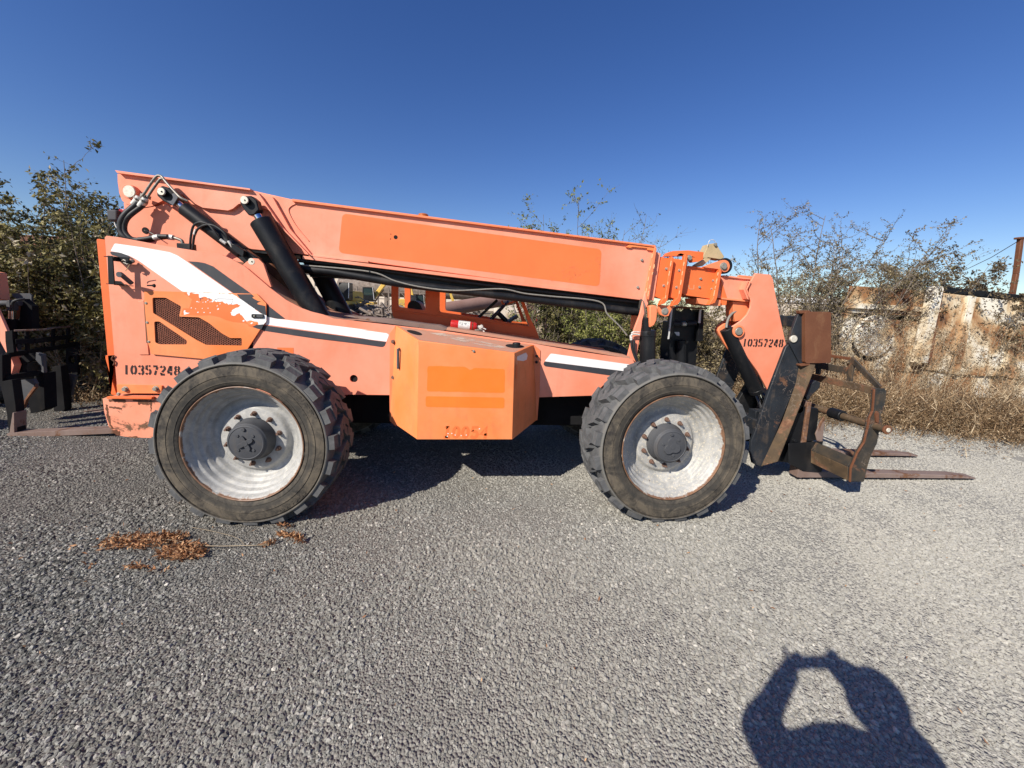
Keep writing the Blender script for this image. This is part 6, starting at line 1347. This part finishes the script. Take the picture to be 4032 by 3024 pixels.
# ------------------------------------------------------------------ rusty steel wall of old plant at the right
WY = 5.05
RW = empty('rusted_steel_wall', (8.5, WY, 0)); tag(RW, 'rust-streaked white steel panels with a round hatch standing behind the weeds at the right', 'steel wall')
def WM(mb, name, mat=RUSTW, bv=.01, sm=35):
    o = mb.obj(name, mat, None, bv, sm); o.parent = RW; o.matrix_parent_inverse = Matrix.Translation(-RW.location); return o
WM(MB().prism([(7.917,2.415),(9.882,2.388),(9.86,2.026),(7.878,2.056)], 5.00, 5.06), 'upper_panel')
WM(MB().prism([(7.778,2.052),(9.785,2.024),(9.755,1.918),(7.78,1.938)], 4.90, 5.00), 'upper_flange', RUSTP)
WM(MB().prism([(7.839,1.94),(9.822,1.919),(9.807,1.813),(7.842,1.848)], 4.97, 5.00), 'upper_panel_fold')
WM(MB().prism([(8.051,1.909),(10.124,1.889),(10.102,1.597),(8.149,1.628)], 5.25, 5.3), 'recess', HOLE)
WM(MB().prism([(7.929,1.746),(9.831,1.714),(9.83,0.587),(8.351,0.6),(7.971,0.878)], 5.02, 5.08), 'lower_panel')
WM(MB().prism([(7.774,1.834),(7.977,1.818),(8.132,0.745),(7.896,0.786)], 4.94, 5.02), 'panel_end_rib')
WM(MB().box(7.0, 15.0, 5.06, 5.14, 0, 1.0), 'base_panel')
hc = [(8.603,1.351)][0]
WM(MB().disc(hc, .46, 4.95, 5.02, 48), 'round_hatch', RUSTP)
k = MB()
ga = [(hc[0]+.50*math.cos(R_(a)), hc[1]+.50*math.sin(R_(a))) for a in range(200, 341, 10)]
ribbon(k, ga, .06, 4.99, 5.018); WM(k, 'hatch_groove', HOLE, 0)
for a in range(0, 360, 30):
    q = (hc[0]+.39*math.cos(R_(a)), hc[1]+.39*math.sin(R_(a))); WM(MB().disc(q, .018, 4.94, 4.951, 10), 'hatch_bolt', BROWN, 0)
for q in [(8.406,1.602),(8.61,1.598)]: WM(MB().disc(q, .025, 4.94, 4.951, 10), 'hatch_bolt', HOLE, 0)
WM(MB().prism([(9.632,2.474),(9.825,2.47),(9.762,0.812),(9.536,0.806)], 4.78, 4.95), 'leaning_post', RUSTP)
WM(MB().prism([(9.891,2.464),(9.941,2.454),(9.955,0.809),(9.826,0.806)], 4.86, 4.95), 'post_web', BROWN)
WM(MB().prism([(10.093,2.35),(10.809,2.309),(10.758,0.56),(10.045,0.641)], 5.0, 5.06), 'side_panel')
WM(MB().prism([(10.66,2.314),(10.847,2.298),(10.802,0.546),(10.636,0.567)], 4.93, 5.0), 'panel_rib')
WM(MB().prism([(10.917,2.296),(12.135,2.235),(12.078,0.517),(10.87,0.538)], 5.0, 5.06), 'side_panel')
WM(MB().prism([(11.894,2.244),(12.03,2.238),(12.092,0.552),(11.914,0.547)], 4.93, 5.0), 'panel_rib')
WM(MB().prism([(12.15,2.231),(13.498,2.162),(13.686,0.375),(12.139,0.493)], 5.02, 5.08), 'side_panel')
WM(MB().prism([(10.347,2.496),(13.8,2.319),(13.836,2.184),(10.335,2.365)], 5.15, 5.3), 'top_beam', BLACK)
# steel post with a wire above the right edge
PT = empty('steel_post', (11.5, 6.2, 0)); tag(PT, 'rusty steel post with a cap plate and a wire, standing at the right edge', 'post')
pp = [(13.497,6.2,3.863),(13.573,6.2,3.005)]
k = MB(); k.beam(pp[0], (pp[1][0], 6.2, pp[1][2]), .09, .09); k.beam((pp[1][0], 6.2, pp[1][2]), (pp[1][0]+.1, 6.2, 0), .09, .09); o = k.obj('shaft', BROWN, None, .01); o.parent = PT; o.matrix_parent_inverse = Matrix.Translation(-PT.location)
k = MB(); k.beam([(13.385,6.2,3.87)][0], [(13.62,6.2,3.892)][0], .12, .05); o = k.obj('cap_plate', BROWN, None, .01); o.parent = PT; o.matrix_parent_inverse = Matrix.Translation(-PT.location)
k = MB(); k.tube([(13.471,6.2,3.82),(15.312,8,3.692),(16.913,10,3.425)], .009, 5); o = k.obj('wire', BROWN, None, 0); o.parent = PT; o.matrix_parent_inverse = Matrix.Translation(-PT.location)

# ------------------------------------------------------------------ far yard
def thing(name, label, cat, loc, rz=0, group=None): return tag(empty(name, loc, rz), label, cat, group)
def part(mb, name, mat, par, bv=.0, sm=35): return mb.obj(name, mat, par, bv, sm)
b = thing('warehouse', 'long pale warehouse far behind the scrap yard', 'warehouse', (-20, 85, 0))
part(MB().box(-38, 34, 0, 18, 0, 6.6), 'wall', PALEWALL, b)
part(MB().box(-38.5, 34.5, -.4, 18.4, 6.6, 7.0), 'roof', LABEL, b)
for i in range(14): part(MB().box(-36+i*5, -35.7+i*5, -.08, 0, 0, 6.6), 'cladding_rib', PALEWALL, b)
b = thing('warehouse', 'low pinkish building with a white roof seen between boom head and rusty wall', 'warehouse', (68, 62, 0))
part(MB().box(-19, 14, 0, 16, 0, 3.9), 'wall', PALEWALL, b)
part(MB().box(-19.4, 14.4, -.3, 16.3, 3.9, 5.0), 'roof', WHITE, b)
for i in range(7): part(MB().box(-17+i*4.4, -15.6+i*4.4, -.06, 0, 1.4, 2.6), 'window', GREYD, b)
def excavator(name, label, x, y, rz, boom_a, stick_a, sc=1.0, side=1):
    t = thing(name, label, 'excavator', (x, y, 0), rz, 'yellow excavators in the far yard'); t.scale = (sc, sc*side, sc)
    for s in (-1, 1):
        tr = MB(); tr.prism(rounded([(-1.9, 0.05), (1.9, .05), (2.1, .5), (1.9, .9), (-1.9, .9), (-2.1, .5)], .2, 3), s*1.15-.3, s*1.15+.3); part(tr, 'track', BLACKW, t)
    part(MB().box(-1.8, 1.3, -1.3, 1.3, 1.05, 1.35), 'turntable', YEL, t, .04)
    part(MB().box(-2.3, .2, -1.3, 1.3, 1.35, 2.3), 'engine_housing', YEL, t, .08)
    part(MB().prism(rounded([(-2.9, 1.3), (-2.2, 1.25), (-2.2, 2.3), (-2.7, 2.2)], .1, 2), -1.3, 1.3), 'counterweight', YEL, t, .05)
    cb = MB().prism([(.1, 1.4), (1.3, 1.4), (1.4, 2.2), (1.15, 3.0), (.1, 3.0)], -1.3, -.4); c_ = part(cb, 'cab', BLACK, t, .05)
    part(MB().prism([(.25, 2.1), (1.22, 2.1), (1.05, 2.85), (.25, 2.85)], -1.315, -1.30), 'window', GLASSM, c_)
    part(MB().beam((1.35, -1.32, 1.6), (1.2, -1.32, 3.0), .05, .05), 'pillar', LABEL, c_)
    ba = Vector((math.cos(boom_a), 0, math.sin(boom_a))); p0 = Vector((.9, .2, 1.6)); p1 = p0+ba*2.7; p2 = p1+Vector((math.cos(boom_a-.55), 0, math.sin(boom_a-.55)))*2.6
    k = MB(); k.beam(p0, p1, .42, .62, (0, 1, 0)); k.beam(p1-ba*.1, p2, .42, .5, (0, 1, 0)); part(k, 'boom', YEL, t, .04)
    p3 = p2+Vector((math.cos(stick_a), 0, math.sin(stick_a)))*2.6
    k = MB(); k.beam(p2-(p3-p2)*.18, p3, .35, .42, (0, 1, 0)); part(k, 'stick', YEL, t, .04)
    k = MB(); k.prism([(p3.x-.2, p3.z+.1), (p3.x+.5, p3.z), (p3.x+.6, p3.z-.8), (p3.x-.1, p3.z-1.0), (p3.x-.5, p3.z-.5)], -.5, .7); part(k, 'bucket', BLACKW, t, .05)
    k = MB(); k.cyl(p0+Vector((.3, 0, -.2)), p0+ba*1.9+Vector((.2, 0, -.3)), .08, 8); part(k, 'boom_cylinder', STEELG, t)
    return t
excavator('excavator', 'large yellow excavator with dark cab, leftmost in the far yard', -13.9, 37, -1.6, 1.25, -1.9, 1.05, -1)
excavator('excavator', 'yellow excavator with folded boom right of the leftmost one in the far yard', -13.6, 44, .1, .95, -1.35, 1.0)
excavator('excavator', 'small yellow excavator seen through the cab window', -8.2, 46, .3, .7, -1.2, .8)
pk = thing('steel_tank', 'long rusty brown steel tank lying behind the excavators', 'tank', (-13, 60, 0))
k = MB(); k.tube([(-9, 0, 3.4), (-8.8, 0, 3.4), (14.8, 0, 3.4), (15, 0, 3.4)], [.8, 1.3, 1.3, .8], 24); part(k, 'shell', SCRAPM, pk, 0, 40)
for i in range(8): part(MB().box(-8+i*3, -7.6+i*3, -.5, .5, 0, 2.3), 'support', SCRAPM, pk)
rk = thing('pipe_rack', 'rusty lattice racks crowded with scrap steel in the far yard', 'rack', (-12, 50, 0))
rr = random.Random(4)
for i in range(11):
    x = -7+i*1.35; part(MB().box(x, x+.16, 0, .2, 0, 3.3), 'upright', SCRAPM, rk)
    if i < 10:
        for z in (.8, 1.7, 2.6, 3.2): part(MB().box(x+.16, x+1.35, .02, .16, z, z+.12), 'shelf_beam', SCRAPM, rk)
        k = MB(); k.beam((x+.1, .1, .3), (x+1.3, .1, 1.6), .08, .08); k.beam((x+.1, .1, 2.9), (x+1.3, .1, 1.6), .08, .08); part(k, 'brace', SCRAPM, rk)
def scrap(label, x, y, w_, h, n, seed):
    rr = random.Random(seed); k = MB()
    for i in range(n):
        a = rr.gauss(0, w_*.4); z = abs(rr.gauss(0, h*.45))*max(0.1, 1-abs(a)/w_); l_ = rr.uniform(.3, 1.6); p = Vector((a, rr.uniform(-1.5, 1.5), z)); q = p+Vector((rr.uniform(-1, 1), rr.uniform(-.5, .5), rr.uniform(-.4, .5)))*l_
        if rr.random() < .6: k.beam(p, q, rr.uniform(.04, .3), rr.uniform(.02, .12))
        else: k.tube([p, q], rr.uniform(.03, .18), 7)
    o = k.obj('scrap_heap', SCRAPM, None, 0, 30); o.location = (x, y, 0); tag(o, label, 'scrap heap', 'scrap heaps in the far yard', 'stuff'); return o
scrap('scrap heap under the folded excavator boom', -12.2, 38, 5, 1.3, 220, 1)
scrap('scrap heap beside the cab edge in the far yard', -8.5, 36, 4.5, 1.6, 220, 2)
scrap('scrap heap seen behind the steering wheel', -2.6, 34, 5, 1.3, 200, 3)
scrap('scrap heap seen through the middle of the cab', -5.6, 26, 3.5, 1.0, 180, 5)
# big rusty pipe, leaning boulder-like tank end, posts and sign behind the cab
pp = [(-1.627,9,1.399),(1.142,11,1.949)]
k = MB(); k.tube([pp[0], pp[1]], .22, 20); o = k.obj('rusty_pipe', BROWN, None, 0); o.data.materials.clear(); o.data.materials.append(POSTB); tag(o, 'thick rusty pipe sloping up to the right, seen through the cab', 'pipe')
k = MB(); tp = [(0.507,1.731),(0.817,1.763),(1.147,1.817),(1.326,1.514),(1.396,1.31),(1.258,1.097),(0.841,1.062),(0.587,1.198),(0.474,1.483)]; k.prism([(a, b) for a, b in tp], 12, 13.2); o = k.obj('tank_end', PALEWALL, None, .15); tag(o, 'pale dusty tank end showing behind the steering wheel', 'tank')
k = MB(); zp = [(1.009,2.322),(2.49,2.383),(2.612,0.133),(1.095,0.091)]; k.prism(zp, 10, 10.3); 
# dusty concrete panel with the red sign, held by two brown posts
cw = thing('concrete_panel', 'dusty tan concrete panel behind the two brown posts, carrying a red sign', 'wall', (1.2, 7.0, 0))
zq = [(1.232,1.575),(1.631,1.56),(1.679,1.21),(1.962,1.22),(2.001,0.776),(1.269,0.754)]
o = MB().prism([(zq[0][0]-.6, zq[0][1]-.05), (zq[1][0], zq[1][1]-.05), (zq[3][0]-.05, zq[2][1]), (zq[3][0]+.05, 0), (zq[0][0]-.6, 0)], 7.0, 7.15).obj('panel', TANWALL, None, .02); o.parent = cw; o.matrix_parent_inverse = Matrix.Translation(-cw.location)
for i, (poly, lab) in enumerate((([(1.122,1.808),(1.226,1.808),(1.27,0.858),(1.194,0.856)], 'brown steel post right behind the cab corner'), ([(1.487,1.789),(1.605,1.787),(1.661,0.803),(1.537,0.799)], 'brown steel post between the cab corner and the bushes'))):
    xs_ = [p[0] for p in poly]; x0, x1 = min(xs_), max(xs_)
    if i == 0: x0 = poly[1][0]-.19
    z1 = 2.35
    o = MB().box(x0, x1, 6.0, 6.18, 0, z1).obj('steel_post', POSTB, None, .01); tag(o, lab, 'post')
sg = [(1.369,1.496),(1.427,1.5),(1.466,1.456),(1.466,1.376),(1.428,1.331),(1.377,1.325)]
sgn = thing('sign', 'small red octagonal sign with white lettering beside the brown post', 'sign', (sg[0][0], 6.9, 1))
ctr = ((sg[0][0]+.0), (sg[0][1]+sg[4][1])/2); rad = (sg[0][1]-sg[5][1])/2
k = MB().prism([(ctr[0]+rad*math.cos(R_(22.5+45*i)), ctr[1]+rad*math.sin(R_(22.5+45*i))) for i in range(8)], 6.9, 6.91); o = k.obj('face', flat('sign_red', (.30, .03, .03), .6, 0, .2, 10), None, 0); o.parent = sgn; o.matrix_parent_inverse = Matrix.Translation(-sgn.location)
cu = bpy.data.curves.new('sign_text', 'FONT'); cu.body = 'SAFETY'; cu.size = rad*.62; cu.align_x = 'CENTER'; cu.align_y = 'CENTER'; cu.extrude = .001
ob = bpy.data.objects.new('t', cu); scn.collection.objects.link(ob); me = bpy.data.meshes.new_from_object(ob); bpy.data.objects.remove(ob)
o = bpy.data.objects.new('sign_lettering', me); me.materials.append(WHITE); scn.collection.objects.link(o); o.rotation_euler = (R_(90), 0, 0); o.location = (ctr[0], 6.897, ctr[1]); o.parent = sgn; o.matrix_parent_inverse = Matrix.Translation(-sgn.location)
# blue tank seen through the left twigs, rusty roof edge beyond
bt = thing('blue_drum', 'pale blue drum half hidden by twigs behind the left machine', 'drum', (-7.15, 5.2, 0))
part(MB().tube([(0, 0, 0), (0, 0, 1.75)], .33, 24), 'shell', BLUE, bt)
part(MB().tube([(0, 0, .58), (0, 0, .62)], .345, 24), 'rib', BLUE, bt); part(MB().tube([(0, 0, 1.16), (0, 0, 1.2)], .345, 24), 'rib', BLUE, bt)
rc = thing('rusty_container', 'brown rusty container edge showing through the shrubs at the left', 'container', (-12.5, 8.5, 0))
part(MB().box(-3.2, 3.2, 0, 2.4, 0, 3.05), 'body', BROWN, rc, .02)
for i in range(20): part(MB().box(-3.1+i*.31, -2.95+i*.31, -.04, 0, .1, 2.95), 'wall_rib', BROWN, rc)
hd_ = weeds('far_hedge', [(70, 14), (30, 12), (18, 9), (14, 7.5)], 1600, .8, 2.4, 3.0, LEAFB, 2.2, .22, .006)
hd2 = weeds('far_hedge', [(-12, 7), (-20, 8), (-45, 14)], 1500, 1.2, 3.2, 3.0, LEAFG, 2.4, .24, .006)

# ------------------------------------------------------------------ the photographer, whose shadow falls on the gravel
def skinned(name, verts, edges, radii, mat, parent=None, sub=2, rootv=0):
    me = bpy.data.meshes.new(name); me.from_pydata(verts, edges, []); o = bpy.data.objects.new(name, me); scn.collection.objects.link(o)
    sk = o.modifiers.new('skin', 'SKIN'); sk.use_smooth_shade = True
    for i, r in enumerate(radii):
        rr_ = r if isinstance(r, tuple) else (r, r); me.skin_vertices[0].data[i].radius = rr_
    me.skin_vertices[0].data[rootv].use_root = True
    ss = o.modifiers.new('sub', 'SUBSURF'); ss.levels = sub; ss.render_levels = sub
    me.materials.append(mat); o.parent = parent
    return o
PR = thing('person', 'person in dark clothes holding up a phone, casting the shadow on the gravel', 'person', (.17, -3.05, 0))
JT = [(0.256,-3.058,1.68),(0.307,-3.074,1.52),(-0.135,-3.009,1.4),(-0.153,-2.923,1.44),(-0.129,-2.948,1.6),(-0.062,-2.935,1.72),(0.482,-3.083,1.4),(0.412,-2.92,1.47),(0.255,-2.939,1.68),(0.166,-2.935,1.73),(0.148,-3.001,1.33),(0.007,-2.986,1.38),(0.298,-3.03,1.39),(-0.204,-2.902,1.445)]
JT = [Vector(q)-PR.location for q in JT]
hx_, nx_, ls, le, lw, lh, rs_, re_, rw, rh, ch, c1, c2, lt_ = JT
hipc = Vector((ch.x, ch.y-.03, .98))
V_ = [hipc, hipc.lerp(ch, .5), ch, ch.lerp(nx_, .55), nx_, hx_,
      c1, ls, le, lw, lh, c2, rs_, re_, rw, rh,
      hipc+Vector((-.10, -.02, -.06)), hipc+Vector((-.13, -.02, -.48)), hipc+Vector((-.15, -.06, -.89)), hipc+Vector((-.17, .08, -.94)),
      hipc+Vector((.10, -.02, -.06)), hipc+Vector((.13, -.02, -.48)), hipc+Vector((.15, -.06, -.89)), hipc+Vector((.17, .08, -.94))]
V_.append(lt_); V_ = [tuple(v) for v in V_]
E_ = [(0, 1), (1, 2), (2, 3), (3, 4), (4, 5), (2, 6), (6, 7), (7, 8), (8, 9), (9, 10), (2, 11), (11, 12), (12, 13), (13, 14), (14, 15), (0, 16), (16, 17), (17, 18), (18, 19), (0, 20), (20, 21), (21, 22), (22, 23), (8, 24)]
Rr = [(.16, .11), (.16, .11), (.17, .10), (.12, .09), .065, .075, .085, .09, .060, .056, .050, .085, .10, .078, .072, .055, .10, .07, .05, .04, .10, .07, .05, .04, .035]
body = skinned('jacket_and_trousers', V_, E_, Rr, CLOTH, PR)
def ball(c, rx, ry, rz_):
    uv = [(c[0]+rx*math.sin(math.pi*i/14)*math.cos(2*math.pi*j/24), c[1]+ry*math.sin(math.pi*i/14)*math.sin(2*math.pi*j/24), c[2]+rz_*math.cos(math.pi*i/14)) for i in range(15) for j in range(24)]
    return MB().add(uv, [(i*24+j, i*24+(j+1) % 24, (i+1)*24+(j+1) % 24, (i+1)*24+j) for i in range(14) for j in range(24)])
ball((hx_.x, hx_.y-.02, hx_.z+.015), .112, .118, .135).obj('hair', HAIRM, PR, 0, 60)
fm = ball((hx_.x-.01, hx_.y+.015, hx_.z-.02), .085, .098, .12); fx_, fy_, fz_ = hx_.x-.01, hx_.y+.108, hx_.z-.02
fm.prism([(fx_-.012, fz_-.03), (fx_+.012, fz_-.03), (fx_+.005, fz_+.02), (fx_-.005, fz_+.02)], fy_-.02, fy_+.022); fm.obj('face', SKIN, PR, 0, 60)
for sx_ in (-.032, .032):
    MB().tube([(fx_+sx_, fy_-.018, fz_+.02), (fx_+sx_, fy_-.006, fz_+.02)], .011, 10).obj('eye', HAIRM, PR, 0)
    MB().tube([(fx_+sx_*2.75, fy_-.10, fz_), (fx_+sx_*3.0, fy_-.11, fz_+.01)], .022, 10).obj('ear', SKIN, PR, 0)
MB().box(fx_-.024, fx_+.024, fy_-.02, fy_-.006, fz_-.055, fz_-.047).obj('mouth', RED, PR, .002)
for s_, hb_, wr_ in ((-1, lh, lw), (1, rh, rw)):
    vs = [tuple(wr_.lerp(hb_, .6)), tuple(hb_+Vector((0, .002, .04)))]; es = [(0, 1)]; rs = [.040, (.040, .022)]
    for fi in range(4):
        b0 = hb_+Vector(((fi-1.5)*.016, .004, .052)); k0 = len(vs); ln_ = (.020, .028, .026, .018)[fi]
        tip = b0+Vector((-s_*.010, .0, ln_)); t2_ = tip+Vector((-s_*.014, -.008, ln_*.7))
        if s_ < 0 and fi == 0: tip = b0+Vector((-.012, .004, .035)); t2_ = tip+Vector((-.008, 0, .045))
        vs += [tuple(b0), tuple(tip), tuple(t2_)]; es += [(1, k0), (k0, k0+1), (k0+1, k0+2)]; rs += [.010, .009, .0075]
    k0 = len(vs); vs += [tuple(hb_+Vector((-s_*.042, -.004, .028))), tuple(hb_+Vector((-s_*.060, -.010, .050)))]; es += [(0, k0), (k0, k0+1)]; rs += [.012, .010]
    skinned('hand', vs, es, rs, SKIN, PR, 2)
ph = thing('phone', 'dark phone held up sideways by the photographer', 'phone', (.065, -2.925, 1.745))
part(MB().box(-.085, .07, -.009, 0, -.038, .040), 'phone_body', BLACK, ph, .004)
part(MB().box(-.083, .068, -.0098, -.0091, -.036, .038), 'screen', GLASSM, ph)
